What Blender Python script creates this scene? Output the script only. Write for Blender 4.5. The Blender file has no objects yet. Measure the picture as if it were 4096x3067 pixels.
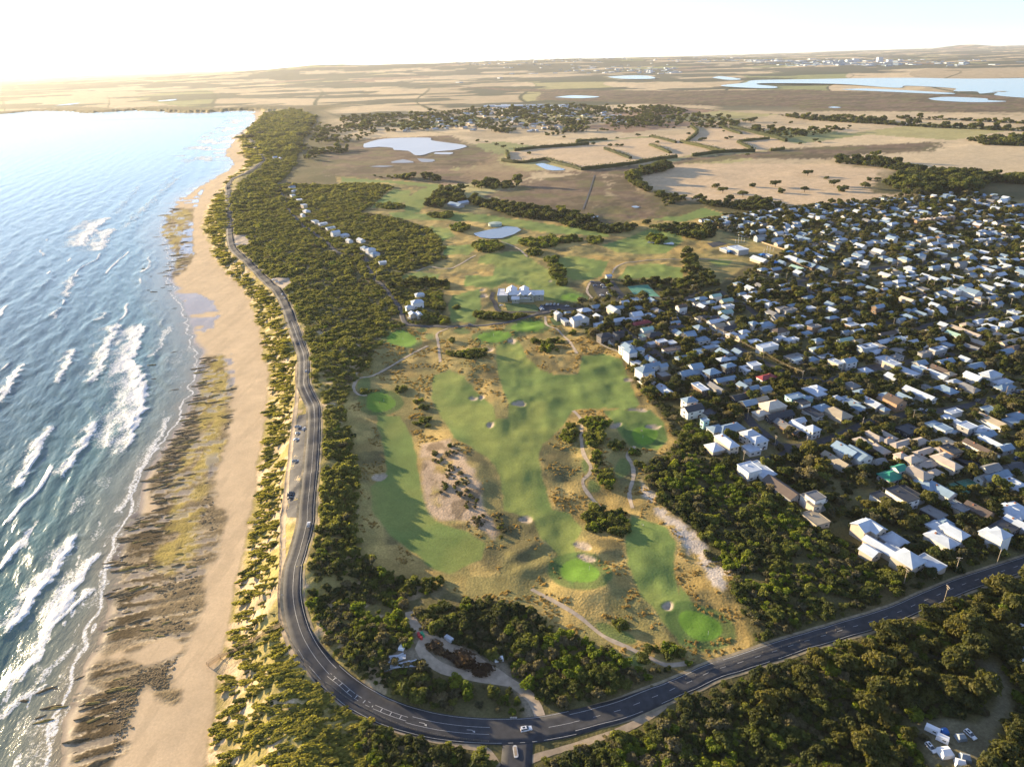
import bpy, math, random
import numpy as np
random.seed(7); rng = np.random.default_rng(7)
R = math.radians
S = bpy.context.scene
COL = S.collection

# ------------------------------------------------------------------ camera
CZ = 258.0
PITCH = math.atan(708/1534.); ROLL = math.atan(70/2212.)
FPX = 1534*4096/2212.
_f = np.array([0, math.cos(PITCH), -math.sin(PITCH)])
_u0 = np.array([0, math.sin(PITCH), math.cos(PITCH)]); _r0 = np.array([1., 0, 0])
_r = math.cos(ROLL)*_r0 - math.sin(ROLL)*_u0
_u = math.sin(ROLL)*_r0 + math.cos(ROLL)*_u0
from mathutils import Matrix, Vector, noise as mnoise
cam = bpy.data.cameras.new('camera'); camo = bpy.data.objects.new('camera', cam); COL.objects.link(camo)
cam.sensor_width = 36; cam.lens = FPX/4096*36; cam.clip_start = 1; cam.clip_end = 90000
camo.matrix_world = Matrix(((_r[0], _u[0], -_f[0], 0), (_r[1], _u[1], -_f[1], 0), (_r[2], _u[2], -_f[2], CZ), (0, 0, 0, 1)))
S.camera = camo

# ------------------------------------------------------------------ light
SUN_EL = 9.0
sun_h = np.array([-9.78, 7.08]); sun_h /= np.linalg.norm(sun_h)      # horizontal direction towards the sun
SUN_AZ = math.atan2(sun_h[0], sun_h[1])                                # clockwise from +Y
w = bpy.data.worlds.new('World'); S.world = w; w.use_nodes = True
nt = w.node_tree; bg = nt.nodes['Background']
sky = nt.nodes.new('ShaderNodeTexSky'); sky.sky_type = 'NISHITA'; sky.sun_disc = False
sky.sun_elevation = R(SUN_EL); sky.sun_rotation = SUN_AZ
sky.altitude = 200; sky.air_density = 0.8; sky.dust_density = 0.05; sky.ozone_density = 4.5
hsv = nt.nodes.new('ShaderNodeHueSaturation'); hsv.inputs['Saturation'].default_value = .65
nt.links.new(sky.outputs[0], hsv.inputs['Color']); nt.links.new(hsv.outputs[0], bg.inputs[0]); bg.inputs[1].default_value = 0.115
sl = bpy.data.lights.new('sun', 'SUN'); so = bpy.data.objects.new('sun', sl); COL.objects.link(so)
sl.energy = 5.0; sl.angle = R(0.55); sl.color = (1.0, 0.77, 0.46)
sd = Vector((sun_h[0]*math.cos(R(SUN_EL)), sun_h[1]*math.cos(R(SUN_EL)), math.sin(R(SUN_EL))))
so.rotation_euler = sd.to_track_quat('Z', 'Y').to_euler(); so.location = (0, 0, 500)
S.view_settings.view_transform = 'Standard'; S.view_settings.look = 'None'
S.view_settings.gamma = 1; S.view_settings.use_curve_mapping = False
S.view_settings.exposure = 1.74
S.cycles.use_denoising = True
S.cycles.max_bounces = 6; S.cycles.diffuse_bounces = 3; S.cycles.glossy_bounces = 2; S.cycles.transmission_bounces = 3
S.cycles.transparent_max_bounces = 6; S.cycles.volume_bounces = 0
S.cycles.caustics_reflective = False; S.cycles.caustics_refractive = False
HAZE_DENSITY = 1.7e-5

# ------------------------------------------------------------------ helpers: photo layout -> ground positions
PAN = {str(i+1): ((0, 1366, 2730)[i % 3], (0, 1022, 2044)[i//3], .61754) for i in range(9)}
PAN['0'] = (0, 0, 1.)
PAN.update(A=(2730, 1533, .30877), B=(3413, 1533, .30877), C=(2730, 1022, .30877), D=(3413, 1022, .30877), E=(2400, 1200, .22604),
           F=(3413, 760, .30877), G=(2730, 760, .30877), J=(1950, 1080, .27174), K=(2300, 1600, .27174), L=(3500, 2150, .26993),
           M=(1900, 2750, .19139))
def raydir(px, py):
    px = np.asarray(px, float)[..., None]; py = np.asarray(py, float)[..., None]
    return _f + (px-2048)/FPX*_r + (1533.5-py)/FPX*_u
def gz(p, x, y, z=0.):
    ox, oy, s = PAN[p]; d = raydir(ox+np.asarray(x)*s, oy+np.asarray(y)*s); t = (z-CZ)/d[..., 2]
    return np.stack([d[..., 0]*t, d[..., 1]*t], -1)
def parse(txt):
    out = []; p = None
    for tok in txt.split():
        if tok[-1] == ':': p = tok[:-1]
        else:
            a = tok.split(','); out.append((p,)+tuple(float(v) for v in a))
    return out

# ------------------------------------------------------------------ noise
def _hash(ix, iy, seed):
    h = (ix.astype(np.int64)*374761393 + iy.astype(np.int64)*668265263 + seed*974634127) & 0xffffffff
    h = ((h ^ (h >> 13))*1274126177) & 0xffffffff
    h = (h ^ (h >> 16)) & 0xffffffff
    return h.astype(np.float64)/4294967295.
def vnoise(x, y, seed=0):
    x = np.asarray(x, float); y = np.asarray(y, float)
    ix = np.floor(x); iy = np.floor(y); fx = x-ix; fy = y-iy
    ux = fx*fx*fx*(fx*(fx*6-15)+10); uy = fy*fy*fy*(fy*(fy*6-15)+10)
    a = _hash(ix, iy, seed); b = _hash(ix+1, iy, seed); c = _hash(ix, iy+1, seed); d = _hash(ix+1, iy+1, seed)
    return (a*(1-ux)+b*ux)*(1-uy) + (c*(1-ux)+d*ux)*uy
def fbm(x, y, seed=0, o=4, g=.5):
    s = 0; a = 1; t = 0
    for i in range(o):
        s = s + a*vnoise(x*2**i+17.3*i, y*2**i-9.1*i, seed+i); t += a; a *= g
    return s/t
def sstep(a, b, x):
    t = np.clip((x-a)/(b-a), 0, 1); return t*t*(3-2*t)

# ------------------------------------------------------------------ coast lines (water edge and dune foot) as x = f(y)
def curve1(txt, z):
    P = np.array([gz(p, x, y, z) for p, x, y in parse(txt)])
    P = P[np.argsort(P[:, 1])]; return P
WL = curve1("7: 380,1950 390,1656 385,1480 410,1350 475,1260 470,1200 520,1090 545,1000 570,940 620,870 640,760 690,660 700,560 735,450 722,330 770,230 800,150 860,60 890,0 "
            "4: 905,1590 935,1480 1000,1340 1090,1220 1170,1100 1210,1000 1265,900 1280,780 1290,690 1310,640 1265,560 1245,480 1230,400 1190,330 1150,250 1120,190 1100,140 1120,80 1130,20 "
            "1: 1100,1600 1060,1540 1050,1480 1080,1400 1130,1345 1150,1290 1250,1225 1330,1185 1430,1130 1490,1090 1500,1040 1450,1000 1480,960 1500,900 1560,860 1620,815 1648,785 1655,755 1630,735", 0.)
DF = curve1("7: 1300,1950 1330,1656 1350,1500 1385,1300 1395,1150 1400,1000 1450,850 1510,650 1540,450 1575,300 1600,150 1620,0 "
            "4: 1630,1600 1670,1400 1700,1200 1725,1000 1735,850 1725,700 1690,540 1640,360 1570,220 1470,130 1400,50 1370,0 "
            "1: 1350,1560 1300,1470 1330,1370 1400,1260 1450,1190 1530,1120 1600,1050 1575,980 1550,910 1585,860 1640,810 1685,770 1692,745", 1.5)
FS = np.array([gz(p, x, y, 0.) for p, x, y in parse("1: 1700,730 1600,718 1480,722 1330,732 1130,735 1000,722 850,718 700,728 560,735 400,720 200,722 0,742 -600,775 -2500,870")])
FS = FS[np.argsort(FS[:, 0])]
YH = 4150.
def Wx(y): return np.interp(y, WL[:, 1], WL[:, 0])
def Cx(y): return np.interp(y, DF[:, 1], DF[:, 0])
def Yf(x): return np.interp(x, FS[:, 0], FS[:, 1])
def shore(x, y):
    """metres inland of the water's edge (negative at sea), and of the dune foot"""
    n = (fbm(x/14., y/14., 3, 3)-.5)*7*np.clip(y/400, .6, 6)
    slope = 1/np.sqrt(1+((Wx(y+8)-Wx(y-8))/16)**2)
    a = (x-Wx(y)+n)*np.clip(slope, .35, 1); b = (y-Yf(x)+n*4)
    sw = np.maximum(a, b)
    c = (x-Cx(y)+n*.7)*.92; sc = np.maximum(c, b-60)
    return sw, sc

# ------------------------------------------------------------------ terrain height
RIDGE = []      # (points world, height, half width)
MOUND = []      # (x, y, radius_x, radius_y, rot, height)
ROADLV = []
def Hf(x, y):
    x = np.atleast_1d(np.asarray(x, float)); y = np.atleast_1d(np.asarray(y, float))
    sw, sc = shore(x, y)
    bw = np.maximum(sw-sc, 6)
    beach = 1.9*np.clip(sw/bw, 0, 1)**1.2
    h = np.where(sw < 0, np.maximum(sw*.035, -5), beach)
    inl = np.clip(sc, 0, None)
    face = 8.5*(1-np.exp(-(inl/20.)**1.4)) + 3.5*np.exp(-((inl-32)/20.)**2)*sstep(4, 26, inl)
    face = face*np.clip(sstep(6000, 4500, y), 0.25, 1)
    lump = (fbm(x/22., y/22., 11, 3)-.5)*5.0*sstep(2, 20, inl)*sstep(95, 45, inl)
    land = (fbm(x/240., y/240., 21, 3)-.5)*5.0*sstep(60, 140, inl)
    golf = ((fbm(x/46.+3, y/60., 31, 2)-.5)*4.0+(fbm(x/14.+3, y/19., 33, 2)-.5)*1.8)*sstep(110, 170, inl)*GOLFW(x, y)
    h = h + np.where(sc > 0, face + lump + land + golf, 0)
    for P, hh, ww in RIDGE:
        Q_ = np.asarray(P); lo = Q_.min(0)-2.6*ww; hi = Q_.max(0)+2.6*ww; sel = (x > lo[0]) & (x < hi[0]) & (y > lo[1]) & (y < hi[1])
        if not sel.any(): continue
        xs = x[sel]; ys = y[sel]; d = np.full(xs.shape, 1e9)
        for i in range(len(P)-1):
            ax, ay = P[i]; bx, by = P[i+1]; vx, vy = bx-ax, by-ay
            t = np.clip(((xs-ax)*vx+(ys-ay)*vy)/(vx*vx+vy*vy), 0, 1)
            d = np.minimum(d, (xs-ax-t*vx)**2+(ys-ay-t*vy)**2)
        h[sel] += hh*np.exp(-d/(ww*ww))*(.75+.5*fbm(xs/30., ys/30., 41, 2))
    for mx, my, ra, rb, ro, hh in MOUND:
        dx = x-mx; dy = y-my; c, s_ = math.cos(ro), math.sin(ro)
        uu = (dx*c+dy*s_)/ra; vv = (-dx*s_+dy*c)/rb
        h = h + hh*np.exp(-(uu*uu+vv*vv))
    # far country: long low hills
    far = sstep(7000, 13000, y)
    hill = 150*np.exp(-((x+1500)/5200.)**2)*np.exp(-((y-14500)/3200.)**2) + 60*np.exp(-((x+3300)/900.)**2)*np.exp(-((y-14000)/1500.)**2)
    hill = hill + 70*np.exp(-((x-2600)/2600.)**2)*np.exp(-((y-16500)/2500.)**2) + 120*np.exp(-((x-16500)/700.)**2)*np.exp(-((y-27500)/1600.)**2)
    hill = hill + far*(fbm(x/1500., y/1500., 51, 4)-.35)*60 + sstep(2500, 7000, y)*(fbm(x/900., y/900., 52, 3)-.5)*8
    return h + np.where(sc > 0, hill, 0)
GOLFW = lambda x, y: sstep(1700, 900, y)*sstep(210, 120, x-.12*y)
def march(p, x, y, dz=0.):
    ox, oy, s = PAN[p]; one = np.ndim(x) == 0; d = raydir(ox+np.atleast_1d(np.asarray(x, float))*s, oy+np.atleast_1d(np.asarray(y, float))*s)
    z = np.full(d.shape[:-1], 8.)
    for i in range(7):
        t = (z-CZ)/np.minimum(d[..., 2], -1e-4); X = d[..., 0]*t; Y = d[..., 1]*t; z = Hf(X, Y)+dz
    out = np.stack([X, Y], -1); return out[0] if one else out
def W(txt, dz=0.):
    q = parse(txt); px = np.array([PAN[p][0]+x*PAN[p][2] for p, x, y in q]); py = np.array([PAN[p][1]+y*PAN[p][2] for p, x, y in q])
    return march('0', px, py, dz)
def zat(x, y): return float(Hf(np.array([x]), np.array([y]))[0])

_pl = [(gz(p, x, y, 12.)) for p, x, y in parse("5: 60,640 4: 2150,760 2170,1000 2160,1250 2150,1500 7: 2150,30 2130,250 2120,500 8: 60,760 200,860 330,930")]
RIDGE.append((_pl, 5.5, 26.))
RIDGE.append(([gz(p, x, y, 12.) for p, x, y in parse("1: 1640,1400 1700,1560 4: 1900,60 2030,250 2120,450 2170,600")], 4.0, 34.))
RIDGE.append(([gz(p, x, y, 10.) for p, x, y in parse("8: 600,700 1000,640 1300,820 1600,960 1850,1050")], 3.0, 20.))
RIDGE.append(([gz(p, x, y, 10.) for p, x, y in parse("5: 250,650 400,620 560,560")], 1.43, 9.9))
RIDGE.append(([gz(p, x, y, 10.) for p, x, y in parse("5: 720,690 860,700 980,690")], 1.34, 9.9))
RIDGE.append(([gz(p, x, y, 10.) for p, x, y in parse("5: 1180,620 1330,700 1420,770 1620,750")], 1.34, 12.1))
RIDGE.append(([gz(p, x, y, 10.) for p, x, y in parse("5: 1150,500 1250,490 1400,500")], 1.56, 9.9))
RIDGE.append(([gz(p, x, y, 10.) for p, x, y in parse("5: 1660,1100 1690,1260 1700,1340 1720,1480")], 1.79, 9.9))
RIDGE.append(([gz(p, x, y, 10.) for p, x, y in parse("8: 1130,290 1240,225")], 1.34, 6.1))
RIDGE.append(([gz(p, x, y, 10.) for p, x, y in parse("8: 1190,380 1330,340")], 1.34, 5.5))
RIDGE.append(([gz(p, x, y, 10.) for p, x, y in parse("8: 1480,530 1700,540 1900,620")], 1.61, 8.8))
RIDGE.append(([gz(p, x, y, 10.) for p, x, y in parse("8: 1640,290 1750,270")], 0.98, 4.4))
RIDGE.append(([gz(p, x, y, 10.) for p, x, y in parse("8: 1690,440 1750,400")], 0.98, 4.4))
RIDGE.append(([gz(p, x, y, 10.) for p, x, y in parse("5: 900,190 1060,170")], 2.01, 13.2))
RIDGE.append(([gz(p, x, y, 10.) for p, x, y in parse("5: 700,1230 800,1360 880,1500")], 1.79, 12.1))
RIDGE.append(([gz(p, x, y, 10.) for p, x, y in parse("5: 860,800 960,850 1040,960 1050,1080")], 0.98, 12.1))
RIDGE.append(([gz(p, x, y, 10.) for p, x, y in parse("2: 700,1560 860,1590 1000,1640")], 1.56, 24.2))

# ------------------------------------------------------------------ mesh / object helpers
def mesh_np(name, V, Fq, mats=(), smooth=False):
    me = bpy.data.meshes.new(name); V = np.asarray(V, np.float32); Fq = np.asarray(Fq, np.int32); k = Fq.shape[1]
    me.vertices.add(len(V)); me.vertices.foreach_set('co', V.ravel())
    me.loops.add(Fq.size); me.loops.foreach_set('vertex_index', Fq.ravel())
    me.polygons.add(len(Fq)); me.polygons.foreach_set('loop_start', np.arange(0, Fq.size, k, dtype=np.int32))
    if smooth: me.polygons.foreach_set('use_smooth', np.ones(len(Fq), bool))
    for m in mats: me.materials.append(m)
    me.update(calc_edges=True); return me
def obj(name, me, parent=None, loc=None, rz=0., **props):
    o = bpy.data.objects.new(name, me); COL.objects.link(o)
    if parent is not None: o.parent = parent
    if loc is not None: o.location = loc
    if rz: o.rotation_euler = (0, 0, rz)
    for k, v in props.items(): o[k] = v
    return o
class MB:
    """collects small shapes, with a material index per face"""
    def __init__(s): s.v = []; s.f = []; s.m = []
    def poly(s, vs, fs, mi=0):
        b = len(s.v); s.v += [tuple(v) for v in vs]; s.f += [tuple(b+i for i in f) for f in fs]; s.m += [mi]*len(fs)
    def box(s, c, d, mi=0, rz=0., top=1.):
        x, y, z = d[0]/2, d[1]/2, d[2]/2; cs, sn = math.cos(rz), math.sin(rz); vs = []
        for k in (-1, 1):
            t = top if k > 0 else 1.
            for a, b in ((-1, -1), (1, -1), (1, 1), (-1, 1)):
                px, py = a*x*t, b*y*t; vs.append((c[0]+px*cs-py*sn, c[1]+px*sn+py*cs, c[2]+k*z))
        s.poly(vs, [(3, 2, 1, 0), (4, 5, 6, 7), (0, 1, 5, 4), (1, 2, 6, 5), (2, 3, 7, 6), (3, 0, 4, 7)], mi)
    def bar(s, a, b, r, mi=0, n=4, r2=None):
        a = Vector(a); b = Vector(b); d = (b-a).normalized(); q = d.to_track_quat('Z', 'Y'); r2 = r if r2 is None else r2; vs = []
        for e, rr in ((a, r), (b, r2)):
            for i in range(n):
                t = 2*math.pi*(i+.5)/n; vs.append(tuple(e+q @ Vector((math.cos(t)*rr, math.sin(t)*rr, 0))))
        s.poly(vs, [(i, (i+1) % n, n+(i+1) % n, n+i) for i in range(n)]+[tuple(range(n-1, -1, -1)), tuple(range(n, 2*n))], mi)
    def mesh(s, name, mats, smooth=False):
        me = bpy.data.meshes.new(name); me.from_pydata(s.v, [], s.f)
        for m in mats: me.materials.append(m)
        me.polygons.foreach_set('material_index', np.array(s.m, np.int32))
        if smooth: me.polygons.foreach_set('use_smooth', np.ones(len(s.f), bool))
        me.update(); return me
def copy_tree(o, parent=None):
    c = o.copy(); COL.objects.link(c); c.parent = parent
    for ch in o.children: copy_tree(ch, c)
    return c

# ------------------------------------------------------------------ materials
def mat(name, col, rough=.8, spec=.3, var=.0, scale=1., bump=0., bscale=4., metal=0., orand=0.):
    m = bpy.data.materials.new(name); m.use_nodes = True; t = m.node_tree; b = t.nodes['Principled BSDF']
    b.inputs['Roughness'].default_value = rough; b.inputs['Specular IOR Level'].default_value = spec; b.inputs['Metallic'].default_value = metal
    b.inputs['Base Color'].default_value = (*col, 1)
    if var or orand:
        g = t.nodes.new('ShaderNodeNewGeometry'); n = t.nodes.new('ShaderNodeTexNoise'); n.inputs['Scale'].default_value = scale; n.inputs['Detail'].default_value = 5
        t.links.new(g.outputs['Position'], n.inputs['Vector'])
        mr = t.nodes.new('ShaderNodeMapRange'); mr.inputs[1].default_value = .3; mr.inputs[2].default_value = .7; mr.inputs[3].default_value = 1-var; mr.inputs[4].default_value = 1+var
        t.links.new(n.outputs[0], mr.inputs[0]); out = mr.outputs[0]
        if orand:
            oi = t.nodes.new('ShaderNodeObjectInfo'); m2 = t.nodes.new('ShaderNodeMapRange'); m2.inputs[3].default_value = 1-orand; m2.inputs[4].default_value = 1+orand
            t.links.new(oi.outputs['Random'], m2.inputs[0]); mm = t.nodes.new('ShaderNodeMath'); mm.operation = 'MULTIPLY'
            t.links.new(out, mm.inputs[0]); t.links.new(m2.outputs[0], mm.inputs[1]); out = mm.outputs[0]
        vm = t.nodes.new('ShaderNodeVectorMath'); vm.operation = 'SCALE'; vm.inputs[0].default_value = col
        t.links.new(out, vm.inputs['Scale']); t.links.new(vm.outputs[0], b.inputs['Base Color'])
    if bump:
        g = t.nodes.new('ShaderNodeNewGeometry'); n = t.nodes.new('ShaderNodeTexNoise'); n.inputs['Scale'].default_value = bscale; n.inputs['Detail'].default_value = 4
        t.links.new(g.outputs['Position'], n.inputs['Vector']); bp = t.nodes.new('ShaderNodeBump'); bp.inputs['Strength'].default_value = 1; bp.inputs['Distance'].default_value = bump
        t.links.new(n.outputs[0], bp.inputs['Height']); t.links.new(bp.outputs[0], b.inputs['Normal'])
    return m
def foliage(name, c1, c2, c3, tl=.48):
    m = bpy.data.materials.new(name); m.use_nodes = True; t = m.node_tree; b = t.nodes['Principled BSDF']
    oi = t.nodes.new('ShaderNodeObjectInfo'); cr = t.nodes.new('ShaderNodeValToRGB'); e = cr.color_ramp.elements
    e[0].position = 0; e[0].color = (*c1, 1); e[1].position = 1; e[1].color = (*c3, 1); k = e.new(.55); k.color = (*c2, 1)
    g = t.nodes.new('ShaderNodeNewGeometry'); n = t.nodes.new('ShaderNodeTexNoise'); n.inputs['Scale'].default_value = .9; n.inputs['Detail'].default_value = 3
    t.links.new(g.outputs['Position'], n.inputs['Vector'])
    mr = t.nodes.new('ShaderNodeMapRange'); mr.inputs[1].default_value = .3; mr.inputs[2].default_value = .7; mr.inputs[3].default_value = .7; mr.inputs[4].default_value = 1.3
    t.links.new(n.outputs[0], mr.inputs[0]); t.links.new(oi.outputs['Random'], cr.inputs[0])
    vm = t.nodes.new('ShaderNodeVectorMath'); vm.operation = 'SCALE'; t.links.new(cr.outputs[0], vm.inputs[0]); t.links.new(mr.outputs[0], vm.inputs['Scale'])
    t.links.new(vm.outputs[0], b.inputs['Base Color']); b.inputs['Roughness'].default_value = .75; b.inputs['Specular IOR Level'].default_value = .2
    tr = t.nodes.new('ShaderNodeBsdfTranslucent'); ts = t.nodes.new('ShaderNodeVectorMath'); ts.operation = 'MULTIPLY'; ts.inputs[1].default_value = (1.5, 1.45, .7)
    t.links.new(vm.outputs[0], ts.inputs[0]); t.links.new(ts.outputs[0], tr.inputs['Color'])
    mx = t.nodes.new('ShaderNodeMixShader'); mx.inputs[0].default_value = tl; out = t.nodes['Material Output']
    t.links.new(b.outputs[0], mx.inputs[1]); t.links.new(tr.outputs[0], mx.inputs[2]); t.links.new(mx.outputs[0], out.inputs['Surface'])
    return m
# ------------------------------------------------------------------ signed distance to a polygon (positive inside)
def sdf(x, y, P, margin=40.):
    x = np.asarray(x, float); y = np.asarray(y, float)
    out = np.full(x.shape, -1e6); P = np.asarray(P); lo = P.min(0)-margin; hi = P.max(0)+margin
    sel = (x > lo[0]) & (x < hi[0]) & (y > lo[1]) & (y < hi[1])
    if not sel.any(): return out
    X = x[sel]; Y = y[sel]; d = np.full(X.shape, 1e18); ins = np.zeros(X.shape, bool); n = len(P)
    for i in range(n):
        ax, ay = P[i]; bx, by = P[(i+1) % n]; vx, vy = bx-ax, by-ay; L = vx*vx+vy*vy+1e-9
        t = np.clip(((X-ax)*vx+(Y-ay)*vy)/L, 0, 1); d = np.minimum(d, (X-ax-t*vx)**2+(Y-ay-t*vy)**2)
        if ay != by:
            c = ((ay > Y) != (by > Y)) & (X < vx*(Y-ay)/(by-ay)+ax); ins ^= c
    d = np.sqrt(d); out[sel] = np.where(ins, d, -d); return out
def dline(x, y, P, margin=60.):
    """unsigned distance, signed side (left positive), and arc position to an open polyline"""
    x = np.asarray(x, float); y = np.asarray(y, float); P = np.asarray(P)
    D = np.full(x.shape, 1e6); SG = np.zeros(x.shape); AR = np.zeros(x.shape)
    lo = P.min(0)-margin; hi = P.max(0)+margin; sel = (x > lo[0]) & (x < hi[0]) & (y > lo[1]) & (y < hi[1])
    if not sel.any(): return D, SG, AR
    X = x[sel]; Y = y[sel]; d = np.full(X.shape, 1e18); sg = np.zeros(X.shape); ar = np.zeros(X.shape); acc = 0.
    for i in range(len(P)-1):
        ax, ay = P[i]; bx, by = P[i+1]; vx, vy = bx-ax, by-ay; L = math.hypot(vx, vy)+1e-9
        t = np.clip(((X-ax)*vx+(Y-ay)*vy)/L**2, 0, 1); q = (X-ax-t*vx)**2+(Y-ay-t*vy)**2; k = q < d
        d[k] = q[k]; sg[k] = (vx*(Y[k]-ay)-vy*(X[k]-ax))/L; ar[k] = acc+t[k]*L; acc += L
    D[sel] = np.sqrt(d); SG[sel] = np.sign(sg); AR[sel] = ar; return D, SG, AR
def smooth_line(P, step=2., closed=False):
    P = np.asarray(P, float); n = len(P); out = []
    for i in range(n-1):
        p0 = P[max(i-1, 0)]; p1 = P[i]; p2 = P[i+1]; p3 = P[min(i+2, n-1)]
        k = max(2, int(np.linalg.norm(p2-p1)/step)); t = np.linspace(0, 1, k, endpoint=False)[:, None]
        out.append(.5*((2*p1)+(-p0+p2)*t+(2*p0-5*p1+4*p2-p3)*t*t+(-p0+3*p1-3*p2+p3)*t**3))
    out.append(P[-1:]); return np.concatenate(out)
def ell(spec):
    """'panel x y rx ry [tilt]' in the photo -> polygon on the ground"""
    out = []
    for tok in spec.split(';'):
        a = tok.split(); p = a[0]; x, y, rx, ry = map(float, a[1:5]); ti = R(float(a[5])) if len(a) > 5 else 0.
        t = np.linspace(0, 2*math.pi, 22, endpoint=False); k = 1+.10*np.sin(2*t+x)+.07*np.sin(3*t+y)
        ex = rx*k*np.cos(t); ey = ry*k*np.sin(t)
        out.append(march(p, x+ex*math.cos(ti)-ey*math.sin(ti), y+ex*math.sin(ti)+ey*math.cos(ti)))
    return out

# ------------------------------------------------------------------ layout traced from the photograph, on the ground
GOLF = W("5: 330,460 250,570 180,700 90,790 60,880 15,960 40,1050 85,1150 70,1300 105,1400 112,1600 8: 95,50 85,150 130,280 250,390 420,450 640,465 700,510 800,575 "
         "1000,560 1260,660 1400,780 1560,830 1800,950 1860,1005 2000,1015 9: -20,1010 60,960 300,940 440,900 455,820 400,680 310,570 290,500 335,400 150,300 130,200 0,80 "
         "5: 2120,1650 2050,1590 1960,1450 1952,1402 2000,1330 2100,1280 2170,1200 2120,1100 2060,1030 2000,950 1930,880 1880,790 1845,680 1780,620 1600,540 1480,450 1340,390 1280,395 1150,420 1000,445 700,465 500,460")
UPG = W("2: -40,1140 300,1165 640,1190 620,1250 540,1340 700,1365 1000,1400 1400,1440 1720,1490 1900,1430 2260,1390 3: 150,1340 290,1390 100,1440 200,1490 640,1640 "
        "6: 400,70 250,180 100,200 0,170 5: 2212,165 1960,150 1780,140 1700,170 1600,170 1540,270 1330,310 1300,335 980,372 900,365 870,440 690,450 650,200 560,190 330,150 500,90 700,20 "
        "2: 650,1640 650,1560 560,1470 330,1400 150,1370 300,1210 -20,1195")
FAIR = [W(t) for t in (
    "5: 230,1030 380,1040 470,1200 500,1400 545,1640 8: 600,60 800,130 930,210 910,310 700,400 600,380 450,260 330,160 270,80 5: 200,1650 195,1500 290,1400 280,1250 240,1120",
    "5: 1000,580 1150,560 1200,660 1290,740 1380,770 1530,770 1560,650 1700,640 1820,680 1850,780 1890,870 1930,960 1900,1000 1700,990 1500,1000 1440,1100 1300,1220 1270,1290 1310,1480 1370,1650 "
    "8: 1480,20 1560,120 1500,200 1530,300 1500,480 1400,400 1400,270 1290,180 1250,60 5: 1050,1650 1040,1480 990,1350 860,1250 730,1180 650,1050 580,920 600,780 700,740 790,780 870,880 980,970 1000,1060 1080,1060 1090,960 1050,880 1010,760",
    "8: 1880,30 2100,100 2160,200 2150,400 2190,560 9: -20,480 40,560 60,620 8: 2200,860 2150,800 1960,560 1850,350 1840,200",
    "5: 1700,1000 2000,1000 2090,1080 2110,1200 2050,1260 1900,1240 1820,1180 1780,1110",
    "5: 720,260 900,215 905,330 860,440 710,425 690,320",
    "5: 800,130 980,130 1000,60 880,50 900,0 2: 1180,1620 5: 1200,0 1330,90 1450,200 1570,250 1550,300 1330,290 1200,200 1060,175 980,215 790,200",
    "5: 1350,15 1500,0 1730,40 1690,130 1600,160 1480,150 1400,90",
    "2: 190,1345 330,1225 450,1235 430,1300 300,1345", "2: 410,1290 520,1225 640,1200 560,1320 500,1375 410,1370",
    "2: 300,1380 700,1375 1000,1400 1300,1445 1710,1500 1740,1535 1400,1515 1000,1450 800,1430 350,1420",
    "2: 570,1465 690,1480 740,1530 640,1570 550,1540", "2: 660,1600 910,1575 820,1650 660,1655",
    "2: 1030,1560 1110,1520 1200,1550 1180,1580 1060,1590", "2: 1690,1590 1850,1540 2000,1480 2212,1450 3: -5,1520 2: 2212,1560 2100,1640 1800,1640",
    "2: 0,1150 300,1170 640,1195 600,1215 300,1185 0,1180", "5: 370,135 500,105 640,120 620,160 500,165", "2: 2000,1420 2212,1395 3: 140,1345 280,1390 80,1420 2: 2200,1440",
    "5: 1790,150 1850,70 2000,50 2212,80 2212,150 2000,150", "C: 330,60 500,40 640,70 600,130 480,140 400,110")]
GREEN = ell("5 390 540 88 52;5 250 950 105 58;5 990 525 110 34;5 1210 458 112 32;5 1965 1165 92 55;8 1540 390 120 78;9 115 745 135 95 25;5 1490 270 62 24")
GREEN_L = ["oval putting green in the lee of the scrub near the club road", "dark putting green ringed by rough beside the curving cart path", "wide putting green with a round bunker below the club road",
           "putting green striped with long shadows below the starter hut", "bright round putting green with two golfers and a crescent bunker", "vivid putting green below twin bunkers in mid course",
           "large bright putting green nearest the main road", "small putting green beside the clubhouse lawn"]
TEE = ell("K 270 1270 95 95;K 150 970 55 90;8 1780 795 130 48 25;5 147 840 42 55;5 570 525 32 18;5 520 482 40 12;K 265 1535 65 55;8 1920 960 80 45;5 780 490 50 22;K 700 1000 110 150")
BUNK = ell("5 1150 960 45 17;5 855 925 29 12;5 908 920 20 13;5 965 1097 26 19;5 245 1435 50 24 -15;5 955 607 34 14;5 1105 552 28 16;5 1860 805 33 10;5 1918 998 60 11 5;5 1775 1102 40 15 -10;"
           "5 2020 1110 52 13 5;5 925 262 27 11;5 915 220 20 8;8 1195 55 42 24;8 1565 225 58 26 10;8 1590 305 60 22 12;8 2115 615 38 28 15;J 930 175 35 12")
BUNK_L = ["broad bunker in the middle of the long central fairway", "left of a pair of small bunkers on the shaded fairway", "right of a pair of small bunkers on the shaded fairway", "small round bunker at the foot of the tan rough island",
          "heart-shaped bunker on the seaward fairway", "shallow bunker in the rough above the central fairway", "round bunker touching the wide upper green", "small half-lit bunker beside the white houses", "long thin bunker by the sunlit rough edge",
          "bunker tucked behind the dark shrubs", "crescent bunker at the back of the golfers' green", "bunker just seaward of the clubhouse drive", "tiny bunker above the clubhouse drive", "round bunker at the end of the sandy waste",
          "upper of the two bunkers above the vivid green", "lower of the two bunkers above the vivid green", "deep bunker beside the large green near the road", "bunker in the rough behind the clubhouse"]
WASTE = W("5: 510,1220 700,1190 780,1290 850,1380 900,1500 930,1640 8: 1000,100 990,190 900,115 830,60 640,60 580,5 5: 545,1600 520,1480 515,1300")
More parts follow.
